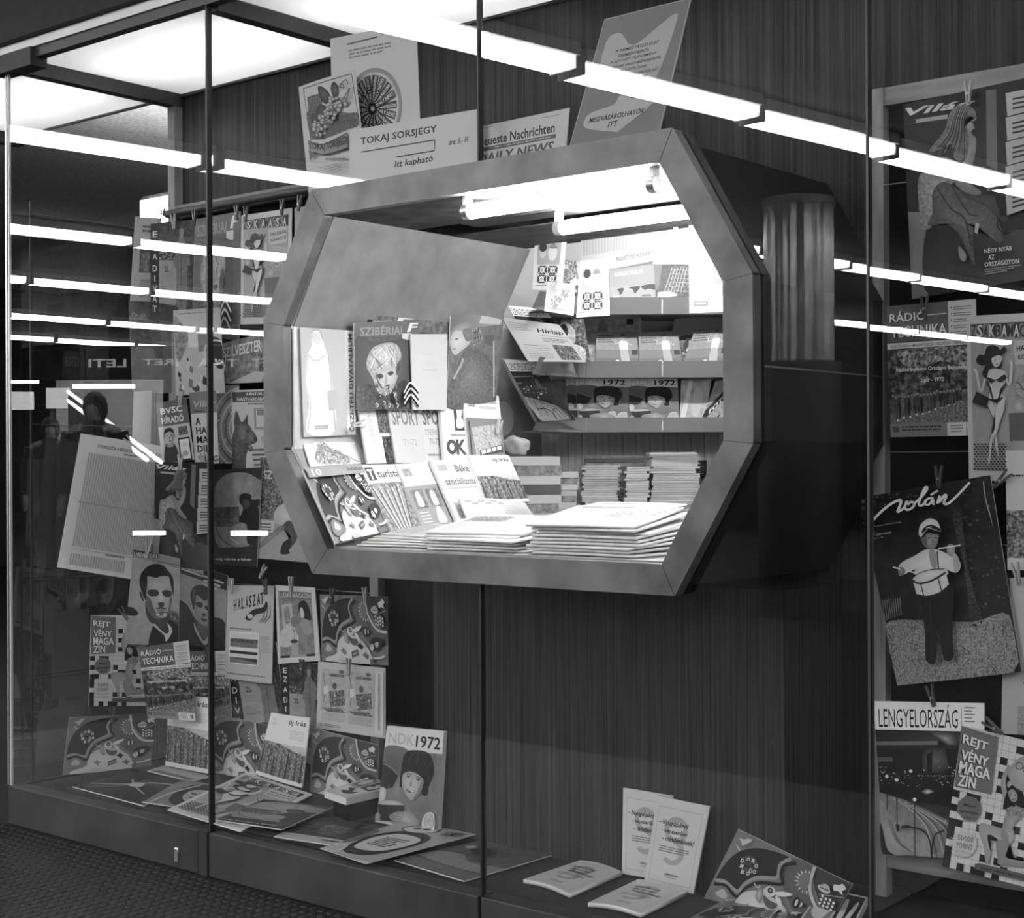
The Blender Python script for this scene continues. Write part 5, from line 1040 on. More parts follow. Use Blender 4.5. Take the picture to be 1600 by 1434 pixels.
def ndk(a):
    a.r(0, 0, 1, 1, .46, .03); a.map([(867, -180), (1460, -120), (1400, 920), (753, 840)])
    a.p([(867, -180), (1460, -120), (1445, 98), (848, 25)], .82); a.tr('NDK', [(895, -120), (1160, -95), (1150, 12), (885, -16)], .66, .0); a.tr('1972', [(1180, -90), (1430, -64), (1420, 58), (1170, 26)], .06, .02)
    a.gb([(830, 30), (1100, 60), (1040, 300), (900, 440), (820, 400)], .32, .4); a.gb([(815, 180), (880, 220), (970, 290), (1000, 350), (960, 420), (860, 450), (800, 450)], .1, .16); a.sl([(825, 185), (920, 230), (980, 300)], 8, .5)
    a.pg([(1350, 90), (1440, 100), (1420, 700), (1390, 900), (1330, 560)], [.4, .46, .5, .44, .4]); a.gb([(1060, 560), (1200, 540), (1340, 480), (1420, 620), (1400, 880), (1240, 880), (1110, 720)], .4, .46, None, .02)
    a.gb([(850, 560), (930, 440), (1000, 310), (1050, 330), (1060, 440), (1060, 560), (960, 580), (880, 570)], .54, .44); a.gb([(800, 440), (860, 450), (850, 560), (790, 600)], .78, .66)
    a.gb([(1010, 440), (1030, 200), (1070, 80), (1160, 55), (1290, 75), (1350, 160), (1360, 300), (1310, 420), (1300, 510), (1240, 510), (1220, 400), (1100, 300)], .1, .06); 
    for k in range(9): a.sl([(1190, 60), (1130 + k * 26, 110), (1090 + k * 30, 190 + abs(k - 4) * 6)], 7, (.26, .12, .2)[k % 3])
    a.gb([(1050, 300), (1090, 255), (1200, 280), (1260, 330), (1255, 430), (1220, 500), (1150, 565), (1100, 540), (1060, 460), (1040, 390)], .74, .6, (1130, 400)); a.b([(1255, 340), (1256, 430), (1220, 505), (1150, 568), (1200, 470), (1230, 400)], .48)
    a.b([(1060, 290), (1100, 240), (1200, 255), (1270, 320), (1262, 345), (1200, 290), (1110, 265)], .08); a.sl([(1085, 300), (1110, 288), (1140, 305)], 8, .2); a.sl([(1185, 330), (1210, 322), (1240, 345)], 8, .2); a.gb([(1090, 318), (1110, 308), (1132, 320), (1110, 326)], .1, .3); a.gb([(1190, 345), (1212, 338), (1232, 355), (1210, 360)], .1, .3); a.b([(1140, 340), (1150, 345), (1146, 420), (1118, 415)], .56)
    a.b([(1085, 445), (1130, 470), (1185, 465), (1160, 490), (1110, 480)], .3); a.b([(1095, 455), (1135, 474), (1178, 470), (1150, 482)], .9)
    a.pg([(790, 610), (1050, 620), (1045, 730), (960, 800), (820, 800)], [.16, .2, .2, .12, .12]); a.gb([(840, 570), (960, 570), (1050, 605), (1040, 622), (800, 612)], .74, .6)
    a.gb([(910, 740), (970, 700), (1060, 690), (1120, 680), (1210, 780), (1220, 830), (1160, 870), (1110, 840), (1000, 830), (930, 790)], .66, .5)
    for k in range(3): a.sl([(930, 730 + k * 28), (990, 745 + k * 26), (1050, 760 + k * 20)], 6, .4)
    a.gb([(760, 720), (810, 710), (822, 750), (800, 800), (765, 810)], .66, .5); a.gb([(755, 800), (900, 800), (1000, 850), (1150, 870), (1150, 900), (755, 845)], .76, .66); a.gb([(1255, 860), (1275, 740), (1330, 695), (1380, 730), (1370, 900)], .62, .78); a.el(1325, 800, 45, 80, 7, .5); a.q()
def kantor(a):
    a.r(0, 0, 1, 1, .7); a.map([(914, 797), (1286, 781), (1275, 1525), (924, 1514)])
    a.tx(1005, 770, 1280, 792, 1, .3, .6); a.p([(918, 812), (1286, 800), (1284, 890), (925, 900)], .22); a.tr('KÁNTOR A', [(1040, 810), (1200, 806), (1200, 838), (1040, 842)], .78, .02); a.tr('NAGYVÁROSBAN', [(962, 852), (1210, 848), (1210, 885), (962, 889)], .78, .02); a.tx(1050, 908, 1200, 926, 1, .3, .7)
    a.p([(1100, 950), (1280, 940), (1280, 1130), (1108, 1130)], .5); a.p([(1118, 960), (1280, 955), (1280, 1110), (1122, 1110)], .72); a.p([(1125, 962), (1280, 958), (1280, 1010), (1128, 1012)], .45)
    a.gb([(905, 1525), (912, 1260), (950, 1130), (1040, 1230), (1048, 1320), (1040, 1525)], .3, .2, None, .12, .4)
    a.gb([(938, 1100), (942, 1010), (958, 975), (982, 1030), (996, 1085), (970, 1110)], .16, .28); a.gb([(1006, 1085), (1028, 1040), (1049, 1005), (1052, 1060), (1044, 1100)], .16, .28)
    a.gb([(936, 1180), (948, 1100), (1000, 1066), (1056, 1088), (1090, 1150), (1080, 1225), (1010, 1262), (955, 1240)], .42, .22, (1020, 1150), .1, .4); a.gb([(1040, 1130), (1090, 1140), (1128, 1203), (1122, 1236), (1085, 1250), (1035, 1246)], .4, .24)
    a.gb([(1030, 1250), (1078, 1256), (1094, 1296), (1074, 1312), (1040, 1290)], .3, .16); a.gb([(1050, 1258), (1080, 1260), (1086, 1296), (1066, 1290)], .5, .36)
    a.gb([(1036, 1136), (1056, 1128), (1068, 1148), (1046, 1158)], .05, .16); a.gb([(1100, 1196), (1126, 1198), (1126, 1224), (1104, 1222)], .05, .1); a.sl([(1020, 1250), (1060, 1254), (1100, 1240)], 8, .08)
    a.b([(1040, 1340), (1060, 1330), (1100, 1400), (1100, 1525), (1040, 1525)], .72); a.gb([(1160, 1195), (1180, 1185), (1200, 1200), (1175, 1250)], .55, .62); [a.l([(1080 + k * 8, 1300 + k * 40), (1190, 1296 + k * 40)], 16, .3) for k in range(4)]; a.q()
def bunny(a, title=None):
    a.r(0, 0, 1, 1, .45); a.map([(575, 430), (1305, 395), (1255, 830), (520, 910)])
    a.b([(555, 790), (565, 680), (620, 560), (720, 480), (850, 440), (945, 430), (985, 440), (930, 480), (915, 545), (880, 580), (790, 620), (740, 690), (720, 750), (640, 728), (580, 745)], .15)
    a.b([(945, 430), (1090, 400), (1100, 500), (1180, 600), (1290, 610), (1270, 700), (1110, 720), (1000, 640), (960, 590), (935, 545), (930, 480)], .34); a.b([(1100, 402), (1302, 396), (1285, 610), (1200, 590), (1120, 500)], .22)
    a.sl([(555, 755), (620, 735), (715, 750), (745, 690), (800, 625), (905, 575), (915, 545), (905, 490), (950, 432)], 20, .56); a.sl([(560, 775), (640, 752), (728, 780), (762, 705), (830, 640), (955, 585), (930, 540), (930, 480), (985, 440)], 18, .12)
    a.gb([(735, 790), (760, 735), (830, 690), (900, 680), (1000, 690), (1060, 730), (1100, 780), (1100, 870), (600, 900), (650, 850), (720, 820)], .8, .74); a.gb([(560, 800), (620, 760), (690, 780), (730, 820), (640, 860), (550, 860)], .5, .42); a.b([(590, 820), (630, 775), (670, 800), (650, 825)], .66)
    a.sl([(1092, 402), (1100, 500), (1130, 560), (1190, 615), (1280, 620)], 18, .72)
    for k in range(11):
        an = math.pi * (.42 + k * .118); cx, cy = 1085, 505; a.p([(cx + 52 * math.cos(an - .14), cy - 48 * math.sin(an - .14)), (cx + 52 * math.cos(an + .14), cy - 48 * math.sin(an + .14)), (cx + 78 * math.cos(an), cy - 72 * math.sin(an))], .74)
    a.p([(1085, 450), (1050, 462), (1032, 500), (1045, 545), (1095, 565), (1100, 505)], .42)
    a.p([(670, 560), (700, 530), (745, 520), (785, 545), (795, 590), (770, 620), (715, 640), (680, 610)], .26)
    for i, (ch, x, y) in enumerate((('D', 672, 562), ('O', 705, 540), ('R', 738, 532), ('O', 765, 550), ('M', 680, 590), ('D', 745, 590), ('O', 770, 585), ('B', 700, 618), ('O', 735, 612))): a.tr(ch, [(x, y), (x + 20, y - 2), (x + 20, y + 22), (x, y + 24)], .84, .04)
    for x, y in ((720, 560), (752, 565), (712, 590), (730, 585)): a.c(x, y, 8, .08, seg=8)
    a.gb([(870, 665), (890, 630), (925, 625), (945, 650), (930, 675), (890, 680)], .82, .76); a.c(910, 648, 17, .2, seg=12); a.c(910, 648, 7, .6, seg=10); a.b([(945, 640), (990, 615), (1040, 605), (1000, 640), (955, 655)], .82); a.b([(950, 660), (985, 665), (1008, 705), (970, 690)], .82); a.sl([(805, 655), (830, 668), (845, 650)], 7, .78); a.gb([(840, 660), (870, 670), (880, 740), (840, 720)], .7, .5)
    a.b([(885, 690), (930, 700), (980, 700), (960, 740), (910, 735)], .34); a.p([(905, 790), (975, 765), (975, 800), (905, 830)], .32); a.p([(915, 800), (965, 782), (965, 795), (915, 815)], .55)
    for cx, cy, g in ((815, 800, .5), (1005, 740, .14), (1055, 795, .4)): a.p([(cx - 34, cy), (cx - 10, cy - 12), (cx, cy - 26), (cx + 12, cy - 10), (cx + 32, cy - 4), (cx + 14, cy + 10), (cx + 10, cy + 26), (cx - 10, cy + 12)], g)
    a.sl([(980, 700), (1040, 720), (1075, 740)], 12, .76); a.e(1075, 637, 20, 34, .08); a.e(1075, 637, 8, 22, .76); a.p([(1098, 620), (1132, 630), (1098, 650)], .76); a.p([(1110, 618), (1135, 632), (1110, 648)], .14)
    a.e(1185, 490, 36, 20, .7); a.e(1190, 478, 24, 20, .62); a.l([(1160, 492), (1212, 486)], 6, .3); a.b([(1225, 440), (1250, 428), (1265, 412), (1290, 430), (1275, 450), (1285, 470), (1255, 462), (1235, 470)], .78); a.l([(1170, 530), (1300, 480)], 4, .6)
    a.e(1225, 553, 46, 40, .22)
    for i in range(12): a.e(1192 + (i % 4) * 22, 530 + (i // 4) * 22 + (i % 2) * 6, 7, 8, .8)
    a.gb([(1110, 720), (1130, 680), (1180, 660), (1235, 665), (1245, 690), (1200, 735), (1150, 755), (1115, 745)], .12, .16); a.b([(1115, 720), (1140, 708), (1150, 735), (1130, 755), (1112, 745)], .78); a.b([(1165, 700), (1200, 690), (1195, 715), (1170, 725)], .7); a.c(1130, 722, 6, .1, seg=8); a.sl([(1135, 800), (1200, 790), (1250, 770)], 13, .76); a.p([(1100, 810), (1140, 800), (1130, 845), (1100, 850)], .4)
    a.b([(615, 462), (650, 455), (665, 442), (700, 435), (680, 465), (650, 490), (635, 475)], .72); a.l([(612, 502), (648, 525)], 7, .76); a.gb([(740, 885), (790, 845), (860, 850), (890, 875)], .66, .7); a.q()
    if title:
        a.r(0, 0, 1, .14, .55); a.t(title[0], .08, .03, .24, .12, .75, .04); a.t(title[1], .7, .03, .97, .09, .3)
def soldier(a):
    a.r(0, 0, 1, 1, .1, .04); a.map([(1000, 560), (1276, 545), (1243, 1113), (1003, 1094)])
    a.gb([(1005, 720), (1020, 640), (1080, 585), (1180, 580), (1250, 620), (1270, 660), (1262, 960), (1200, 1000), (1100, 1010), (1010, 980)], .56, .48, (1120, 680), .06, .08); a.pg([(1005, 790), (1140, 785), (1150, 870), (1110, 900), (1020, 900), (1003, 860)], [.3, .34, .3, .4, .3, .25], .15, .4); a.gb([(1060, 800), (1080, 785), (1095, 800), (1085, 840), (1060, 840)], .2, .3)
    a.gb([(1140, 870), (1165, 800), (1145, 760), (1145, 720), (1180, 706), (1212, 720), (1215, 745), (1260, 745), (1258, 780), (1225, 790), (1255, 800), (1262, 980), (1190, 990), (1185, 890)], .05, .08); a.gb([(1160, 750), (1195, 745), (1205, 785), (1170, 800)], .3, .2); a.sl([(1010, 890), (1040, 960), (1120, 1010), (1220, 1005)], 6, .3); a.sl([(1090, 960), (1140, 990)], 8, .6)
    a.p([(1003, 1020), (1260, 1005), (1243, 1113), (1003, 1094)], .09); a.tr('míg vörös a fehér', [(1012, 1062), (1215, 1068), (1215, 1084), (1012, 1078)], .8, .02); a.q()
def soccer(a):
    a.r(0, 0, 1, 1, .6, .03); a.map([(1265, 491), (1527, 480), (1549, 1087), (1251, 1062)])
    a.pg([(1265, 491), (1420, 486), (1450, 840), (1265, 820)], [.3, .4, .5, .32], .3, .4); a.tr('SZ', [(1282, 556), (1335, 556), (1332, 600), (1284, 600)], .76, .05)
    a.gb([(1340, 790), (1380, 740), (1440, 740), (1500, 820), (1440, 850), (1360, 850)], .8, .7); a.gb([(1420, 830), (1450, 850), (1475, 930), (1430, 1000), (1400, 1030), (1380, 1020), (1440, 930), (1390, 870)], .36, .26); a.gb([(1395, 960), (1440, 940), (1425, 1010), (1385, 1035), (1378, 1010)], .14, .1); a.b([(1385, 1010), (1420, 1008), (1428, 1030), (1385, 1035)], .1)
    a.gb([(1300, 925), (1380, 860), (1400, 880), (1330, 940), (1265, 1000), (1255, 985)], .55, .42); a.p([(1258, 830), (1346, 832), (1336, 902), (1254, 895)], .74); [a.l([(1266, 850 + k * 18), (1325, 852 + k * 18)], 7, .25) for k in range(3)]; a.q()
def tokaj(a):
    a.r(0, 0, 1, 1, .72); a.map([(213, 433), (494, 344), (558, 924), (264, 965)])
    a.l([(238, 442), (478, 368)], 4, .15); a.l([(238, 442), (275, 700)], 3, .2); a.l([(478, 368), (520, 630)], 3, .2); a.p([(258, 482), (330, 462), (345, 690), (272, 690)], .3, .2, .5); a.gb([(255, 560), (330, 545), (460, 560), (510, 560), (512, 620), (470, 640), (300, 690)], .2, .3, None, .15, .5)
    for q in ([(312, 432), (345, 440), (372, 475), (355, 518), (322, 490)], [(375, 440), (390, 408), (412, 430), (416, 470), (392, 490)], [(300, 560), (318, 520), (355, 530), (362, 570), (325, 588)], [(276, 575), (300, 570), (322, 600), (285, 622)]): a.gb(q, .3, .08)
    for i in range(80):
        t_ = a.rnd.random(); x = 415 - t_ * 110 + a.rnd.uniform(-38, 40) * (1.1 - .5 * t_); y = 500 + t_ * 165 + a.rnd.uniform(-26, 22); r = a.rnd.uniform(10, 14); a.c(x, y, r, .2, seg=9); a.gb([(x + (r - 2) * math.cos(k * .785), y + (r - 2) * math.sin(k * .785)) for k in range(8)], .76, .5, (x - 3, y - 3), sm_=False)
    a.sl([(418, 450), (440, 420), (450, 440), (430, 430), (460, 400), (470, 420)], 4, .2); a.sl([(445, 500), (480, 440), (460, 500)], 5, .3)
    a.p([(272, 700), (350, 720), (468, 665), (470, 735), (360, 765), (276, 748)], .5); a.sl([(272, 698), (350, 716), (468, 662)], 5, .1); a.sl([(275, 750), (360, 766), (470, 736)], 5, .1); a.tr('TOKAJ', [(275, 708), (358, 716), (360, 755), (278, 744)], .08, .05); a.tr('SORSJEGY', [(368, 712), (470, 672), (472, 728), (370, 750)], .08, .05)
    a.p([(278, 755), (302, 760), (284, 800)], .3); a.tx(360, 785, 470, 797, 1, .4, .7); [a.l([(330 + k * 20, 832 + k * 10), (445, 810 + k * 10)], 4, .5) for k in range(4)]; a.q()
def woman(a):
    a.r(0, 0, 1, 1, .34, .04); a.map([(498, 373), (956, 360), (933, 978), (502, 978)])
    a.pg([(498, 373), (956, 360), (950, 470), (498, 480)], [.4, .4, .36, .36]); a.tr('SZIBÉRIAI', [(535, 395), (820, 388), (818, 460), (533, 472)], .55, .02); a.p([(860, 365), (962, 362), (955, 450), (855, 452)], .4); a.tr('F', [(880, 378), (940, 376), (925, 440), (855, 444)], .85, .05); a.p([(820, 455), (888, 452), (886, 500), (820, 504)], .78)
    a.gb([(500, 500), (640, 520), (860, 500), (880, 700), (840, 960), (520, 960)], .4, .3); a.gb([(610, 760), (575, 690), (590, 600), (640, 540), (740, 520), (800, 560), (810, 650), (780, 780), (720, 880), (650, 860)], .78, .6, (700, 600), .12, .3)
    for k in range(10): a.sl([(700, 540 + k), (640 - k * 4 + (k % 2) * 120, 600), (600 + k * 20, 700 + (k % 3) * 16)], 8, (.82, .5, .7)[k % 3])
    a.gb([(640, 730), (690, 700), (770, 690), (760, 780), (720, 840), (680, 830), (645, 790)], .74, .64); a.gb([(635, 745), (665, 738), (680, 760), (650, 775)], .2, .4); a.gb([(705, 735), (735, 720), (752, 735), (725, 752)], .2, .4); a.gb([(770, 680), (800, 640), (800, 720), (770, 750)], .25, .4); a.l([(690, 820), (720, 815)], 8, .35); a.b([(690, 750), (705, 752), (706, 800), (688, 800)], .6)
    a.pg([(500, 830), (590, 790), (640, 900), (640, 978), (500, 978)], [.36, .3, .3, .3, .36], .1, .3); a.gb([(740, 880), (800, 790), (850, 800), (800, 930), (740, 930)], .3, .24)
    for k in range(34): x, y = a.rnd.uniform(610, 760), a.rnd.uniform(800, 960); a.sl([(x, y), (x + 14, y + 10), (x + 6, y + 28)], 6, a.rnd.choice((.8, .2, .5)))
    for k in range(6): a.sl([(800, 870 + k * 18), (845, 800 + k * 20), (905, 850 + k * 22)], 11, (.82, .1)[k % 2])
    a.q()
def boy(a):
    a.r(0, 0, 1, 1, .42, .06, .15); a.map([(1169, 276), (1542, 258), (1475, 978), (1138, 978)])
    a.pg([(1169, 276), (1542, 258), (1500, 400), (1150, 440)], [.4, .62, .6, .4]); a.p([(1370, 322), (1530, 310), (1510, 400), (1350, 390)], .7); a.gb([(1160, 500), (1170, 440), (1220, 390), (1290, 380), (1315, 430), (1290, 500), (1240, 480), (1180, 470)], .6, .48)
    a.gb([(1162, 500), (1200, 440), (1280, 480), (1290, 530), (1230, 590), (1190, 618), (1165, 570)], .76, .66, (1200, 520)); a.l([(1192, 505), (1210, 503)], 8, .2); a.l([(1180, 575), (1198, 572)], 6, .4); a.gb([(1240, 440), (1300, 430), (1295, 510), (1260, 515)], .5, .42)
    a.gb([(1145, 850), (1200, 700), (1240, 600), (1310, 570), (1400, 620), (1460, 720), (1465, 978), (1140, 978)], .48, .36, None, .08, .3); a.sl([(1180, 780), (1230, 680), (1240, 640)], 14, .62); a.gb([(1300, 440), (1360, 430), (1370, 520), (1310, 550)], .36, .5, None, .3, .5); a.p([(1380, 480), (1460, 470), (1455, 560), (1390, 540)], .36); a.sl([(1455, 520), (1460, 900)], 10, .7); a.q()

# ================================================================ PAPERS
def B(k): return PY(.602 - .007 * k)             # pinned on the left board
def S(k):                                         # hung along the end glass, turned a little to the front
    n = V((.93, -.367, 0)).normalized(); return (V((-1.955, .17, 0)) + n * (.007 * k), n)
def G(k):                                         # across the corner between the two
    n = V((.5, -.866, 0)); return (V((-1.90, .40, 0)) + n * (.007 * k), n)
def RB(k): return PY(.60 - .007 * k)              # right-hand board
M_, P_, N_, K_ = 'magazine', 'poster', 'newspaper', 'booklet'
gb = 'magazines pegged on the display boards'; gw = 'papers standing on the display floor'; gf = 'magazines lying on the display floor'
# --- end glass and corner
sheet('newspaper', 'curled newspaper page with a dark photo hanging beside the fashion magazine', N_, [(211, 338), (252, 341), (250, 472), (203, 470)], S(2), sheetA, .001, .0, gb)
sheet('poster', 'grey landscape sheet hanging at the end glass below the curled newspaper', P_, [(201, 470), (268, 472), (268, 614), (207, 613)], S(0), landsc, .001, 0, gb)
sheet('leaflet', 'blank pale curled leaf above the lottery list newspaper', 'leaflet', [(209, 612), (237, 610), (235, 700), (206, 692)], S(2), blank, .001, .004, gb)
sheet('newspaper', 'second newspaper sheet showing its lower edge behind the lottery list', N_, [(140, 690), (262, 705), (240, 900), (137, 890)], S(3), newsback, .0015, 0, gb, 'newsprint')
sheet('newspaper', 'large lottery list newspaper titled Gyorslista hanging askew', N_, [(126, 677), (267, 699), (226, 908), (89, 886)], S(5), gyors, .002, 0, gb, 'newsprint')
sheet('magazine', 'crossword magazine with gymnast and ball hung by the end glass', M_, [(142, 961), (241, 961), (240, 1102), (138.5, 1102.5)], S(5), rejtveny, .003, 0, gb, seed=4)
sheet('picture_card', 'landscape rabbit picture card standing at the end glass', 'card', [(108, 1120.6), (244.7, 1114), (235, 1195.6), (97.5, 1210.6)], S(6), bunny, .002, .004, gw)
sheet('magazine', 'fashion magazine with vertical title strip and lady in long coat, topmost row', M_, [(236, 350), (305, 343), (301, 512), (236, 498)], G(2), ezadivat, .003, 0, gb)
sheet('magazine', 'pale magazine with cut paper shapes below the fashion magazine', M_, [(271, 485), (344, 480), (352, 614), (276, 618)], G(4), vases, .003, 0, gb, seed=3)
sheet('magazine', 'sports bulletin titled BVSC Híradó with a woman portrait', M_, [(243.7, 630), (290.8, 622), (304, 718), (254, 724)], G(6), bvsc, .002, 0, gb)
sheet('magazine', 'magazine with bold stacked title A Harmadik Világ', M_, [(295.5, 613.5), (338, 610), (342, 724), (305, 724)], G(5), harmadik, .002, 0, gb)
sheet('magazine', 'youth magazine with long-haired seated girl beside the lottery list', M_, [(243, 722), (334, 722), (330, 893), (240, 880)], G(12), lambda a: vilag(a, False), .003, 0, gb)
sheet('magazine', 'football magazine with front-facing player portrait', M_, [(209, 856), (282, 873), (279, 1010), (195, 1005)], G(14), labda1, .003, 0, gb)
sheet('magazine', 'radio technology magazine overlapping the crossword magazine', M_, [(216.6, 1012), (294.7, 1000), (307, 1126), (232, 1120)], G(17), radio, .003, 0, gb)
# --- left board
sheet('magazine', 'magazine with blonde woman and striped sleeve beside the cartoon magazine', M_, [(304, 343), (377, 330), (374, 532), (300, 522)], B(1), woman, .003, 0, gb)
sheet('magazine', 'cartoon magazine with woman in black hat pegged on the dark rail', M_, [(378, 337), (457, 325), (454, 505), (377, 507)], B(2), zsak, .003, 0, gb, seed=2)
sheet('magazine', 'pale page partly hidden behind the hatch frame', M_, [(461, 325), (520, 316), (516, 500), (461, 502)], B(1), blankphoto, .002, 0, gb)
sheet('magazine', 'magazine with slanted zigzag lettering Szilveszter', M_, [(332, 541), (412, 520), (418, 597), (333, 600)], B(3), ester, .003, 0, gb)
sheet('magazine', 'magazine with ornate arched pattern behind the dog poster', M_, [(331, 603), (374, 601), (374, 724), (333, 724)], B(3), ornament, .002, 0, gb)
sheet('poster', 'poster of a shepherd dog titled Kántor a nagyvárosban', P_, [(362, 610), (432, 607), (430, 747), (364, 745)], B(5), kantor, .001, 0, gb)
sheet('magazine', 'dark magazine with soldier looking through binoculars', M_, [(335, 734), (411, 730), (402, 886), (336, 881)], B(6), soldier, .003, 0, gb)
sheet('magazine', 'sports magazine with running football player legs', M_, [(408, 715), (480, 712), (486, 879), (404, 872)], B(5), soccer, .003, 0, gb)
sheet('magazine', 'football magazine with angled young player portrait and dark title band', M_, [(282, 874), (357, 899.5), (352, 1016), (280, 1004)], B(6), labda2, .003, 0, gb)
sheet('magazine', 'radio technology magazine partly behind the pane joint', M_, [(291.8, 1017.6), (357, 1016.7), (363, 1132), (297, 1132)], B(8), radio, .003, 0, gb)
sheet('magazine', 'fashion magazine with vertical title strip hanging under the fishing magazine', M_, [(350, 1008), (432, 1002), (452, 1152), (372, 1160)], B(6), ezadivat, .003, 0, gb)
sheet('magazine', 'fashion magazine with vertical title strip hanging under the comic magazine', M_, [(440, 1032), (503, 1037), (505, 1167), (443, 1162)], B(6), ezadivat, .003, 0, gb)
sheet('magazine', 'fishing magazine titled Halászat with lake photograph', M_, [(358, 914), (429, 915), (426, 1068), (352, 1059)], B(8), halaszat, .004, .004, gb)
sheet('magazine', 'comic magazine titled Ludas Magazin with seated woman', M_, [(431.5, 914), (493, 918), (501.5, 1032), (435.6, 1037)], B(7.5), ludas, .003, 0, gb)
sheet('picture_card', 'landscape rabbit picture card pegged high on the board beside the comic magazine', 'card', [(500.5, 928.6), (606, 932), (607, 1039.5), (503.6, 1032)], B(7.5), bunny, .002, 0, gb)
sheet('picture_page', 'puzzle page with two drawings of a room', 'page', [(498, 1033), (603, 1043.6), (603, 1153.5), (495, 1137)], B(9), rooms, .002, 0, gb)
# --- standing on the display floor
sheet('booklet', 'literary journal új írás standing beside the rabbit card at the end glass', K_, [(266, 1084), (331, 1090), (327, 1208), (261, 1195)], PY(.455), ujiras, .006, 0, gw)
sheet('picture_card', 'landscape rabbit picture card half hidden behind a literary journal', 'card', [(326, 1113), (436, 1136), (430, 1238), (325, 1208)], PY(.52), bunny, .002, 0, gw)
sheet('booklet', 'literary journal új írás leaning askew before the rabbit cards', K_, [(426, 1113), (486, 1121), (474, 1230), (402, 1208)], PY(.475), ujiras, .006, .006, gw, seed=5)
sheet('picture_card', 'landscape rabbit picture card behind the small game box', 'card', [(488, 1136), (592, 1164), (590, 1240), (485, 1247)], PY(.515), bunny, .002, 0, gw)
sheet('magazine', 'calendar magazine NDK 1972 with smiling reader leaning on the pedestal', M_, [(610, 1133), (699, 1142), (690, 1298), (593, 1286)], PY(.375), ndk, .014, 0, gw)
sheet('booklet', 'pension guide booklet standing half behind another at the panelled wall', K_, [(976, 1230), (1053, 1243), (1046, 1376), (974, 1364)], PY(.378), nyugdij, .006, 0, gw)
sheet('booklet', 'pension guide booklet standing fully visible at the panelled wall', K_, [(1030, 1242), (1110.5, 1259), (1086, 1397), (1009, 1378)], PY(.352), nyugdij, .008, .003, gw)
sheet('picture_card', 'large landscape rabbit picture card leaning behind the flat game box', 'card', [(1154, 1295), (1333, 1381), (1276, 1480), (1097, 1409)], PY(.33), bunny, .002, 0, gw)
# --- lying on the display floor
def flat(label, quad, art, z=.136, t=.003, name='magazine', cat=M_, bend=0, seed=1): return sheet(name, label, cat, quad, PZ(z), art, t, bend, gf, 'paper', seed=seed)
flat('dark magazine with pale crossing lines lying by the end glass', [(206, 1206), (296, 1222), (225, 1260), (113, 1230)], lines_dark, .135)
flat('magazine with dark portrait lying before the literary journals', [(285, 1219), (374, 1234), (322, 1268), (222, 1254)], portrait_dark, .141)
flat('pale open booklet lying under the standing literary journal', [(262, 1196), (330, 1214), (300, 1222), (230, 1205)], blankphoto, .134, name='booklet', cat=K_)
flat('cartoon magazine lying at an angle on the display floor', [(385, 1208), (488, 1242), (376, 1300), (262, 1266)], zsak, .147, seed=2)
flat('dark soldier magazine lying over the cartoon magazine', [(412, 1250), (520, 1262), (440, 1297), (338, 1282)], soldier, .153)
flat('dark magazine with pale lower band lying near the plinth edge', [(500, 1278), (604, 1292), (536, 1324), (428, 1308)], bandmag, .136)
flat('comic sheet with big speech bubble lying by the calendar magazine', [(620, 1286), (752, 1302), (572, 1350), (500, 1326)], speech, .141, .001, 'comic_sheet', 'comic')
flat('large dark landscape magazine lying before the pedestal', [(764, 1311), (861.5, 1337.6), (725.5, 1378), (616, 1345)], darkland, .126)
flat('pension guide booklet lying nearest the dark landscape magazine', [(906, 1350), (972, 1368), (890, 1403), (817.6, 1380)], nyugdij, .124, .01, 'booklet', K_, .006)
flat('pension guide booklet lying in front of the standing pair', [(997, 1380), (1075, 1399), (1001, 1434), (918.6, 1417)], nyugdij, .124, .01, 'booklet', K_, .006)
flat('rabbit picture card lying flat under the leaning rabbit card', [(1130, 1408), (1260, 1430), (1180, 1475), (1060, 1445)], bunny, .124, .002, 'picture_card', 'card')
flat('flat game box with white rabbit on black lying beside the leaning card', [(1286, 1399), (1356, 1414), (1325, 1478), (1245, 1456)], okbox, .135, .018, 'game_box', 'box')
c4 = [hit(p, PZ(.185)) for p in ((507, 1246), (583, 1223), (612, 1241), (541, 1258))]
o = MB().prism([V((p.x, p.y, .132)) for p in [sum(c4, V()) / 4 + (q - sum(c4, V()) / 4) * .75 for q in c4]], (0, 0, .052)).build('riser_block', 'dark_cloth'); fix_normals(o); tag(o, 'dark cloth-covered block under the small game box', 'block')
sheet3('game_box', 'small game box with butterfly picture on a dark block', 'box', c4, bunnybox, .02, 0, gf)
# --- right board
sheet('magazine', 'large youth magazine with long-haired seated girl above the radio magazine', M_, [(1412, 164), (1622, 118), (1632, 432), (1426, 467)], RB(1), vilag, .003, 0, gb)
sheet('magazine', 'radio technology magazine pegged below the large youth magazine', M_, [(1385, 479), (1525, 467), (1530, 680), (1394, 683)], RB(2), radio, .003, 0, gb)
sheet('magazine', 'cartoon magazine with woman in black hat beside the radio magazine', M_, [(1511, 494), (1645, 487), (1645, 752), (1515, 751)], RB(3.5), zsak, .003, 0, gb, seed=2)
sheet('booklet', 'pale journal numbered ten hanging below the cartoon magazine', K_, [(1572, 704), (1660, 702), (1660, 892), (1575, 890)], RB(4.5), tizmag, .003, 0, gb)
sheet('leaflet', 'plain pale leaf edge beside the drummer magazine', 'leaflet', [(1577, 903), (1640, 900), (1640, 1048), (1590, 1048)], RB(2), blank, .001, 0, gb)
sheet('magazine', 'tilted magazine titled Volán with boy drummer', M_, [(1343, 778), (1548, 742), (1597, 1049), (1405, 1070)], RB(5.5), volan, .003, .006, gb, asp=.72)
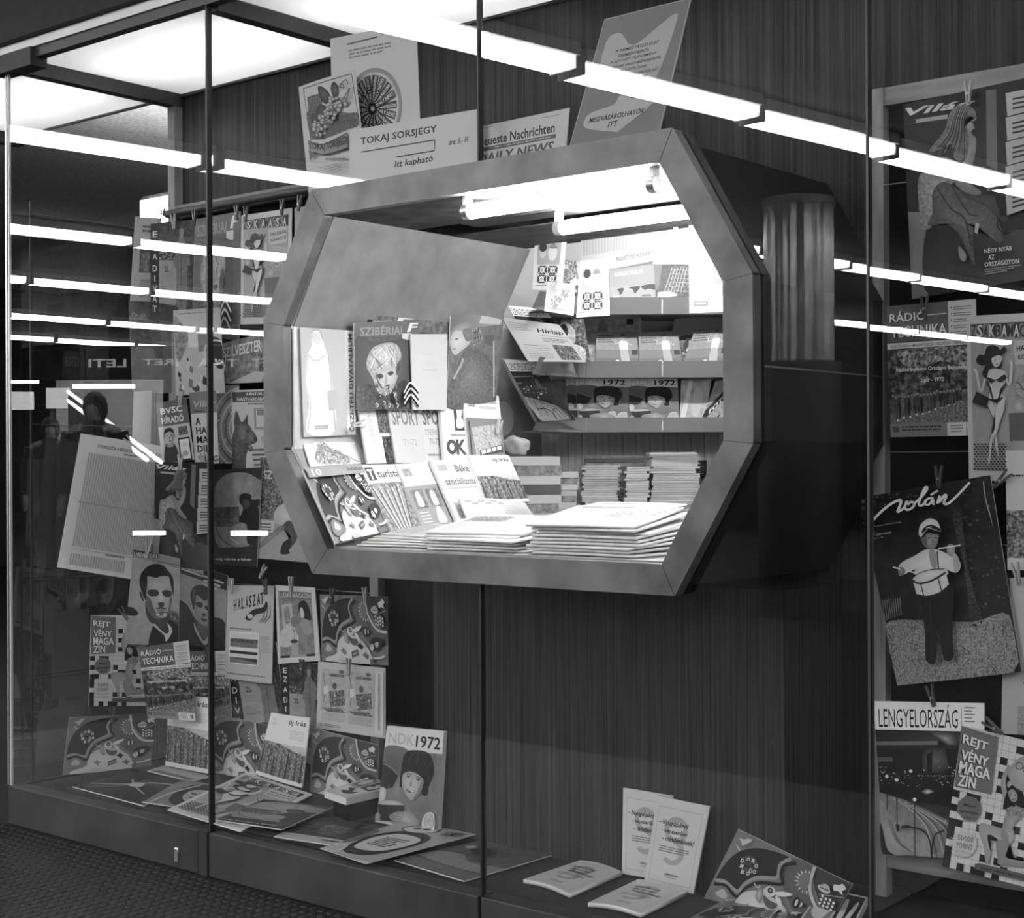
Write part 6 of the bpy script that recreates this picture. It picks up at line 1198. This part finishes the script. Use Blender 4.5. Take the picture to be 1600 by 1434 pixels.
sheet('magazine', 'technical sheet titled Gép beside the drummer magazine', M_, [(1567, 1051), (1650, 1040), (1650, 1150), (1565, 1146)], RB(2), gep, .002, 0, gb)
sheet('magazine', 'magazine titled Lengyelország with night street below the drummer magazine', M_, [(1366, 1095), (1539, 1098), (1542, 1345), (1382, 1332)], RB(3.5), lengyel, .004, 0, gb)
sheet('magazine', 'tilted crossword magazine with gymnast over the night street magazine', M_, [(1504.5, 1133), (1660, 1170), (1630, 1392), (1474, 1352)], RB(6), rejtveny, .004, 0, gb, seed=4)
# --- standing on top of the hatch
ZT = 1.838; gt = 'posters standing on top of the hatch'
sheet('poster', 'newspaper poster with a wheel of titles on the hatch top', P_, [(517, 61), (651, 34), (660, 270), (524, 300)], PY(.10), wheel, .002, 0, gt, zmin=ZT)
sheet('poster', 'grape poster for the Tokaj lottery ticket with curling lower corner', P_, [(467, 136), (555, 108), (575, 290), (483, 303)], PY(.06), tokaj, .001, .004, gt, zmin=ZT, seed=3)
sheet('sign_card', 'white card reading Tokaj sorsjegy itt kapható', 'sign', [(547.5, 204), (747, 171), (747, 255), (548, 282)], PY(.022), tokajcard, .003, 0, gt, zmin=ZT)
sheet('poster', 'newspaper sheet with Neueste Nachrichten and Daily News titles', P_, [(747, 199), (891, 168.5), (885, 235), (748, 255)], PY(.045), neueste, .002, 0, gt, zmin=ZT)
sheet('poster', 'grey poster with pale arrow shape reading Megvásárolhatók itt', P_, [(946, 30.5), (1081, -3), (1032, 205), (891, 230)], PY(.03), megv, .003, 0, gt, zmin=ZT)
# --- inside the hatch: left wall
def LW(k): return PX(-.646 + .007 * k)
sl_d = V((-.489 + .65, 0, .932 - 1.188)).normalized(); sl_n = V((-sl_d.z, 0, sl_d.x))
def SL(k): return (V((-.65, 0, 1.188)) + sl_n * (.007 * k), sl_n)
mr_n = V((math.cos(math.radians(17)), 0, math.sin(math.radians(17))))
def MR(k): return (V((-.615, 0, 1.188)) + mr_n * (.008 * k), mr_n)
gl_ = 'papers displayed on the sloping-walled hatch cheek'
sheet('poster', 'fashion album poster with vertical lettering on the sloping-walled hatch cheek', P_, [(468, 511), (551, 517), (555, 679), (474, 683)], LW(1), divat, .002, 0, gl_)
sheet('magazine', 'dark back cover bent over above the hatch magazines', M_, [(598, 453), (728, 475), (702, 522), (570, 506)], LW(2), backcov, .002, 0, gl_)
sheet('magazine', 'magazine with large white capital behind the blonde woman cover', M_, [(590, 484), (735, 474), (714, 524), (577, 512)], LW(3), letters, .002, 0, gl_)
sheet('magazine', 'magazine with blonde woman cover inside the hatch', M_, [(552, 504), (655, 501), (650, 640), (553, 640)], LW(4.5), woman, .003, .004, gl_)
sheet('magazine', 'magazine with boy in profile inside the hatch', M_, [(703, 482), (787, 478), (772, 640), (696, 640)], LW(4.5), boy, .004, .004, gl_)
sheet('booklet', 'tall plain white booklet between the woman and boy magazines', K_, [(640, 522), (697.6, 522), (696, 640), (643.6, 640)], LW(6.5), palebook, .004, 0, gl_)
sheet('picture_card', 'card with a line drawing of a horse under the album poster', 'card', [(470, 686), (554, 685), (574, 724), (484, 730)], SL(1), horse, .003, 0, gl_)
sheet('booklet', 'booklet with dark photo strip beside the album poster', K_, [(556, 630), (606, 632), (622, 724), (572, 726)], MR(1.5), osz, .006, 0, gl_)
sheet('booklet', 'sports pocket book half hidden behind its twin', K_, [(653, 636), (684, 636), (692, 722), (665, 722)], MR(1.5), sport2, .005, 0, gl_)
sheet('booklet', 'white sports pocket book fully visible in the hatch', K_, [(603, 635), (654, 636), (665, 724), (617, 724)], MR(2.5), sport, .006, 0, gl_)
sheet('booklet', 'book with white rabbit and round OK lettering in the hatch', K_, [(682, 622), (722, 623), (730, 720), (690, 720)], MR(3.5), okbook, .012, 0, gl_)
sheet('magazine', 'magazine with grey lower half standing at the end of the hatch row', M_, [(720, 614), (776, 620), (786, 712), (730, 714)], MR(5), moder, .008, 0, gl_)
gr = 'front row of papers on the sloping hatch cheek'
sheet('picture_card', 'rabbit picture magazine at the front of the sloping hatch cheek', M_, [(471, 735), (560, 729), (607, 831), (523, 851)], SL(4), lambda a: bunny(a, ('10', 'habitus')), .006, 0, gr)
sheet('magazine', 'hiking magazine titled turista in the front row', M_, [(560, 728), (617, 727), (656, 824), (610, 833)], SL(5.2), turista, .005, 0, gr)
sheet('magazine', 'magazine with four small photo panels in the front row', M_, [(616, 727), (668, 723), (706, 819), (658.5, 826)], SL(6), munka, .005, 0, gr)
sheet('booklet', 'journal titled Béke szocializmus in the front row', K_, [(669, 722), (731, 721), (772, 812), (711, 818)], SL(7.6), beke, .01, 0, gr)
sheet('booklet', 'literary journal új írás leaning in the hatch front row', K_, [(729, 714), (791, 714), (824, 786), (757, 789)], SL(9), ujiras, .01, 0, gr)
sheet('booklet', 'curled comic booklet leaning on the hatch counter', K_, [(716, 781), (818, 787), (848, 831), (738, 834)], SL(12), cartoonb, .006, .012, gr)
# --- newspapers on the counter
gn = 'newspapers lying on the hatch counter'
def lay(label, cx, cy, w_, h_, deg, z, t, art, bend=0, seed=1, tilt=0, name='newspaper', cat=N_, group=gn):
    r = math.radians(deg); ax, ay = V((math.cos(r), math.sin(r), 0)), V((-math.sin(r) * math.cos(tilt), math.cos(r) * math.cos(tilt), math.sin(tilt))); c = V((cx, cy, z + h_ / 2 * math.sin(tilt)))
    return sheet3(name, label, cat, [c - ax * w_ / 2 + ay * h_ / 2, c + ax * w_ / 2 + ay * h_ / 2, c + ax * w_ / 2 - ay * h_ / 2, c - ax * w_ / 2 - ay * h_ / 2], art, t, bend, group, 'newsprint', None, seed)
rr = random.Random(11); ars = (newsfront, newsback, newsback, newsfront)
for i in range(5): lay('folded newspaper in the low fanned pile below the hiking magazine', -.34 + .012 * i, .14 + .008 * i, .24, .2, 10 - 5 * i, .9375 + .0062 * i, .0045, ars[i % 4], .001, 30 + i, .03 * i)
for i in range(6): lay('folded newspaper in the middle pile of the counter', -.05 + rr.uniform(-.02, .02), .125 + rr.uniform(-.015, .02), .28, .22, rr.uniform(-7, 7), .9375 + .0076 * i, .0055, ars[i % 4], .001, 40 + i, .032 * i)
for i in range(9): lay('folded newspaper in the thickest pile on the hatch counter', .275 + rr.uniform(-.012, .012), .14 + rr.uniform(-.015, .015), .29, .23, 3 + rr.uniform(-4, 4), .9375 + .008 * i, .006, ars[i % 4], .001, 50 + i, .02 * i)
lay('open newspaper sheet draped over the thickest counter pile', .24, .2, .3, .19, -10, 1.016, .002, newsfront, .002, 61, .17)
lay('loose newspaper behind the middle pile of the counter', -.06, .4, .3, .2, 20, .9385, .006, newsback, .001, 62, .1)
lay('loose newspaper behind the thickest counter pile', .3, .46, .3, .22, -15, .9385, .006, newsfront, .001, 63, .1)
# loose bundles behind them, each sheet a thing
def bundle(label, cpx, z0, n, w_, d_, th, ang, group, mats, name='magazine', cat=M_, jit=.012, plane=None, art=None):
    base = hit(cpx, plane or PZ(z0)); z = z0
    meshes = []
    for mt in mats:
        m = MB(); m.box((-w_ / 2, -d_ / 2, .0003), (w_ / 2, d_ / 2, th - .0006)); meshes.append(m.mesh(name, mt))
    for i in range(n):
        o = obj(name, meshes[i % len(meshes)], None, (base.x + random.uniform(-jit, jit), base.y + random.uniform(-jit, jit), z)); o.rotation_euler = (0, 0, ang + random.uniform(-.06, .06))
        z += th; tag(o, label, cat, group)
    return z
ang = TH
bundle('thin pale magazine in the low pile behind the newspapers', (868, 808), .94, 9, .22, .16, .0055, ang, 'low pile of pale magazines behind the newspapers', ['newsprint', 'paper'])
bundle('thin pale magazine in the spread pile before the tall stacks', (968, 804), .94, 8, .22, .15, .0055, ang - .1, 'spread pile before the tall stacks', ['newsprint', 'paper'])
TZ = .942
def at_(px, z): d = ray(px, CY); d.z = 0; return CAM + d * z
def stack(label, group, pxc, zc, n, w_, d_, th, mats, name='magazine', cat=M_, jit=.006, rot=0, lean=0):
    b = at_(pxc, zc); z = TZ; meshes = []
    for mt in mats: m = MB(); m.box((-w_ / 2, -d_ / 2, .0003), (w_ / 2, d_ / 2, th - .0006)); meshes.append(m.mesh(name, mt))
    for i in range(n):
        o = obj(name, meshes[i % len(meshes)], None, (b.x + random.uniform(-jit, jit) + lean * i, b.y + random.uniform(-jit, jit), z)); o.rotation_euler = (0, 0, TH + rot + random.uniform(-.035, .035))
        z += th; tag(o, label, cat, group)
    return b, z
stack('thick book in the tall pile behind the literary journal', 'tall pile of thick books', 832, 5.35, 7, .19, .13, .033, ['book_white', 'book_mid', 'book_white', 'book_dark'], 'book', 'book')
stack('small book in the pair of piles beside the thick books', 'small books beside the thick books', 887, 5.55, 8, .07, .12, .022, ['book_mid', 'book_white', 'book_white'], 'book', 'book')
stack('thin grey magazine in the middle stack under the shelf', 'middle stack of thin magazines', 937, 5.58, 24, .13, .17, .0083, ['newsprint', 'paper', 'newsprint'])
stack('thin white magazine in the narrow stack between the grey ones', 'narrow stack of white magazines', 992, 5.72, 22, .085, .17, .0088, ['book_white', 'paper'])
stack('thin magazine in the tallest stack under the shelf', 'tallest stack of thin magazines', 1050, 5.78, 28, .175, .19, .0088, ['newsprint', 'paper_edge', 'newsprint', 'paper'], jit=.008)
stack('pale magazine in the small pile behind the tallest magazine stack', 'small pile behind the tallest magazine stack', 1092, 5.98, 13, .1, .15, .0088, ['newsprint'])
b, z_ = stack('flat dark book lying behind the grey magazine stacks', 'dark books behind the grey stacks', 960, 5.92, 24, .23, .1, .0098, ['book_dark', 'book_dark', 'book_mid'], 'book', 'book', .004)
# box of small cartons
bx = at_(852, 5.55); m = MB(); m.box((-.075, -.05, 0), (.075, .05, .2)); o = m.build('carton_tray', 'card_box', None, (0, 0, 0), (bx.x - .15, bx.y + .15, TZ)); o.rotation_euler = (0, 0, TH); tag(o, 'cardboard tray holding small cartons behind the books', 'tray')
cm = MB(); cm.box((-.011, -.011, 0), (.011, .011, .026)); cmm = cm.mesh('carton', 'book_white')
for i in range(6):
    for j in range(3):
        p = o.location + RT * (-.0625 + i * .025) + FW * (-.03 + j * .028); p.z = TZ + .2
        q = obj('carton', cmm, None, p); q.rotation_euler = (0, 0, TH); tag(q, 'tiny white carton in the tray behind the books', 'carton', 'tiny cartons in the tray')
# crumpled cloth bag and round paper plate
c0 = hit((800, 698), PX(-.5)); bm = bmesh.new(); bmesh.ops.create_icosphere(bm, subdivisions=3, radius=1)
for v in bm.verts:
    p = v.co; k = 1 + .16 * math.sin(5 * p.x + 3 * p.z) * math.cos(4 * p.y) + .07 * math.sin(11 * p.z + 5 * p.x); v.co = V((p.x * .05, p.y * .045, p.z * .035)) * k; v.co.z -= max(0, (p.dot(RT)) * .02)
for f in bm.faces: f.smooth = True
me = bpy.data.meshes.new('cloth_bag'); bm.to_mesh(me); bm.free(); me.materials.append(MT['bag']); o = obj('cloth_bag', me, None, V((at_(806, 5.36).x, at_(806, 5.36).y, 1.21))); tag(o, 'crumpled grey cloth bag beside the hatch booklets', 'bag')
wn = (cpt(.12, 6.18, 0) - cpt(-.75, 5.1, 0)).normalized(); wn = V((wn.y, -wn.x, 0)); wn = wn if wn.dot(CAM - cpt(.1, 6, 0)) > 0 else -wn
pz = hit((782, 654), (cpt(-.75, 5.1, 0), wn)) + wn * .003; m = MB(); m.lathe([(.0, .0), (.05, .002), (.066, .010), (.067, .012), (.05, .006), (0, .004)], seg=28); o = m.build('paper_plate', 'book_white', None, (0, 0, 0), pz)
o.rotation_euler = wn.to_track_quat('Z', 'Y').to_euler(); tag(o, 'round white paper plate hung on the kiosk side wall', 'plate')
# --- shelves
tl = math.radians(18)
def SHP(z, k=0): return PC(z - .006 * k, tl * 0 + math.radians(0))
def shelf(label, quad, art, depth=5.83, k=0, name='magazine', cat=M_, t=.004, seed=1, grp='magazines on the kiosk rack', tilt=16):
    main = depth > 5.8; depth += .022 if main else 0
    P = CAM + FW * (depth - .007 * k); by = quad[2][1]
    zr = (1.722 if by < 500 else 1.481 if by < 600 else 1.272) if main else None
    hb = CAMH - (by - CY) / FPX * depth
    P = V((P.x, P.y, hb)); n = FW * math.cos(math.radians(tilt)) - UP * math.sin(math.radians(tilt))
    return sheet(name, label, cat, quad, (P, n), art, t, 0, grp, 'paper', zr, seed=seed)
shelf('pale strip magazine beside the map magazine on the upper shelf', [(878, 405), (915, 412), (918, 470), (880, 462)], soccer, 5.84, 0)
shelf('map magazine with continents on the upper shelf', [(953, 423), (1021, 413), (1025, 469), (953, 468)], worldmap, 5.86, 0)
shelf('dark magazine with tartan coat on the upper shelf', [(1035, 414), (1080, 413), (1078, 468), (1026, 468)], tartan, 5.86, 1)
shelf('newspaper titled Hírlap leaning on the middle shelf', [(783.6, 497), (873, 508.6), (916, 567), (825.6, 566)], hirlap, 5.66, 4, 'newspaper', N_, .01)
shelf('magazine titled Lengyelország behind the Hírlap newspaper', [(794, 478), (852, 483), (905, 565), (840, 565)], lengyel, 5.7, 0)
shelf('dark photo magazine beside the Hírlap newspaper', [(854.5, 494), (912, 499), (923, 567), (870, 567)], darkphoto, 5.76, 1)
shelf('magazine with sunglasses shapes at the back of the middle shelf', [(912, 497), (1001.5, 491.5), (1005, 568), (923, 568)], sunglass, 5.86, 0)
shelf('football girl magazine nearest the sunglasses magazine', [(930.6, 519), (995, 519), (999, 570), (932, 570)], girlball, 5.84, 1)
shelf('football girl magazine in the middle of the shelf', [(997.6, 520), (1059, 518), (1066, 570), (999, 570)], girlball, 5.84, 1.8)
shelf('pale sheet at the back of the middle shelf', [(1054, 499), (1129, 490), (1136, 568), (1040, 568)], blankphoto, 5.87, 0)
shelf('small dark magazine between the football girl magazines', [(1062, 527), (1090, 520), (1092, 570), (1060, 570)], darkphoto, 5.85, 1)
shelf('football girl magazine leaning askew before the pale sheet', [(1085.5, 516), (1142, 510), (1134, 570), (1066, 570)], girlball, 5.83, 2)
for i in range(6): shelf('night street magazine in the fanned row on the lower shelf', [(780 + i * 1.5, 560 + i * .5), (836 + i * 1.2, 565), (899, 657), (836 + i * .8, 660)], lengyel if i == 5 else None, 5.66, i * 1.2, seed=3, t=.005, grp='fanned night street magazines')
shelf('calendar magazine 1972 behind its twin on the lower shelf', [(883, 588.6), (962, 590), (966, 657), (890, 658)], ndk, 5.84, 0)
shelf('calendar magazine 1972 beside the fanned row', [(899, 588.6), (980.5, 590), (983, 658), (903, 658)], ndk, 5.84, 1)
shelf('calendar magazine 1972 beside the pale magazine', [(980, 591), (1058, 590), (1062, 658), (984, 658)], ndk, 5.84, 1.8)
shelf('pale magazine with white stripe on the lower shelf', [(1064.5, 594), (1112, 591), (1100, 658), (1062, 658)], palemag, 5.84, 1)
shelf('photo magazine with dark slanted band on the lower shelf', [(1118, 596), (1150, 590), (1140, 658), (1096, 656)], fotomag, 5.84, 2)
# --- papers hanging in the hatch opening
gh = 'papers pegged on the string inside the hatch'
sheet('newspaper', 'lottery list newspaper hanging upside down from the string', N_, [(908, 340), (1080, 322), (1078, 396), (908, 430)], PY(.76), upside, .001, 0, gh, 'newsprint')
sheet('leaflet', 'tall folded fashion leaflet pegged where the string meets the hatch ceiling', 'leaflet', [(837, 365), (887, 367), (878, 452), (832, 453.6)], PY(.75), fashioncard, .0015, .004, gh)
sheet('leaflet', 'small grape lottery card hanging below the first leaflet', 'leaflet', [(856, 440), (899, 444), (896.5, 493), (850.6, 486)], PY(.73), grapecard, .001, .003, gh, seed=4)
sheet('leaflet', 'folded fashion leaflet hanging before the upside-down newspaper', 'leaflet', [(907, 408), (951, 404), (953, 493), (901, 496)], PY(.735), fashioncard, .0015, .004, gh)
sheet('leaflet', 'small grape lottery card over the upside-down newspaper', 'leaflet', [(1022.5, 364), (1076, 364), (1077, 413), (1020.6, 412)], PY(.735), grapecard, .001, 0, gh, seed=6)
sheet('calendar', 'flower pot calendar hanging beside the grape lottery card', 'calendar', [(1077, 352), (1150, 345), (1150, 486), (1078, 489)], PY(.72), flowercal, .002, 0, gh)
a_, b_ = hit((826, 362), PY(.752)), hit((1135, 326), PY(.752)); m = MB(); m.tube([a_, (a_ + b_) / 2 - V((0, 0, .006)), b_], .0015, 5); o = m.build('string', 'steel', None, a_, a_); tag(o, 'thin string across the hatch carrying pegged leaflets', 'string')
sheet('picture_card', 'dark card with pale lines on the plank wall', 'card', [(1082, 720), (1104, 719), (1104, 748), (1082, 748)], PC(6.18), wallcard, .002, 0)
# --- clothes pegs
pm = {}
def peg(px, pl, rot, what, mat='peg_wood', L=.052, k=None):
    c = hit(px, pl); n = pl[1] if pl[1].dot(CAM - c) > 0 else -pl[1]
    n = n.normalized(); upv = (UP - n * UP.dot(n)).normalized(); rt = upv.cross(n)
    if mat not in pm:
        def half(s_):
            m = MB(); w_ = .0042
            prof = [(s_ * .0012, -.026), (s_ * .004, -.024), (s_ * .0055, -.004), (s_ * .0095, .024), (s_ * .0065, .026), (s_ * .002, .004)]
            m.prism([(x, -w_, z) for x, z in prof], (0, 2 * w_, 0)); return m.mesh('jaw', mat)
        s2 = MB(); s2.tube([(0, -.006, -.004), (0, .006, -.004)], .0032, 8)
        pm[mat] = (half(-1), half(1), s2.mesh('spring', 'steel'))
    o = thing('clothes_peg', 'small clothes peg gripping ' + what, 'peg', c + n * .012, 'pegs holding the papers')
    for me in pm[mat]: obj(me.name.split('.')[0], me, o)
    kk = L / .052; Mx = Matrix((rt, -n, upv)).transposed().to_4x4() @ Matrix.Rotation(rot, 4, 'Y'); 
    o.matrix_world = Matrix.Translation(c + n * .012) @ Mx @ Matrix.Scale(kk, 4)
W_, D_, Pp = 'peg_wood', 'peg_dark', 'peg_plastic'
PEGS = [((252, 333), S(3), .1, 'the curled newspaper page', D_), ((273, 347), G(4), -.1, 'the topmost fashion magazine', Pp), ((308, 340), B(2), 0, 'the striped sleeve magazine', D_), ((374, 333), B(3), 0, 'the woman magazine corner', D_), ((388, 335), B(4), .1, 'the first corner of the cartoon magazine', D_), ((445, 324), B(3), .1, 'the corner of the cartoon magazine near the hatch', D_), ((472, 318), B(3), .2, 'the half hidden pale page', D_),
        ((284, 622), G(8), .1, 'the sports bulletin', Pp), ((284, 722), G(14), 0, 'the youth magazine beside the lottery list', Pp), ((318, 718), G(8), 0, 'the stacked title magazine', Pp), ((203, 690), S(8), -.9, 'the lottery list newspaper', Pp), ((415, 893), B(7), .6, 'nothing below the soldier magazine', W_), ((366, 915), B(10), 0, 'the fishing magazine near the pane joint', Pp), ((419, 916), B(10), -.1, 'the fishing magazine near the comic magazine', D_), ((459, 913), B(9), 0, 'the comic magazine', W_),
        ((523, 931), B(9), .1, 'the high rabbit card near the comic magazine', D_), ((575, 930), B(9), -.1, 'the high rabbit card near the board post', W_), ((476, 1042), B(9), 0, 'the fashion magazine under the comic one', D_), ((549, 1041), B(11), 0, 'the room puzzle page', W_), ((192, 958), S(7), -.5, 'the crossword magazine at the end glass', D_), ((174, 1116), S(8), 0, 'the rabbit card at the end glass', D_),
        ((327, 1021), B(10), 0, 'the radio magazine by the pane joint', D_), ((233, 860), G(16), .2, 'the football portrait magazine', Pp),
        ((1516, 145), RB(3), 0, 'the large youth magazine', W_), ((1448, 480), RB(4), 0, 'the radio magazine under the large youth magazine', D_), ((1470, 745), RB(7), 0, 'the drummer magazine', D_), ((1459, 1086), RB(5), -.25, 'the night street magazine', D_), ((1555, 1134), RB(8), -1.0, 'the tilted crossword magazine', D_), ((1592, 896), RB(7), -.2, 'the pale journal numbered ten', W_), ((1568, 749), RB(6), .8, 'the cartoon magazine above the drummer', D_),
        ((861, 363), PY(.75), 0, 'the fashion leaflet at the string end', W_), ((876, 440), PY(.725), .4, 'the lower grape card', Pp), ((1060, 352), PY(.74), 0, 'the grape card over the newspaper', Pp), ((555, 663), LW(4), 1.4, 'the fashion album poster', Pp), ((775, 668), MR(7), .6, 'the last magazine of the hatch row', Pp)]
for px, pl, rot, what, mt in PEGS:
    peg(px, pl, rot, what, mt) if what != 'nothing below the soldier magazine' else peg(px, pl, rot, 'a wire below the soldier magazine', mt)
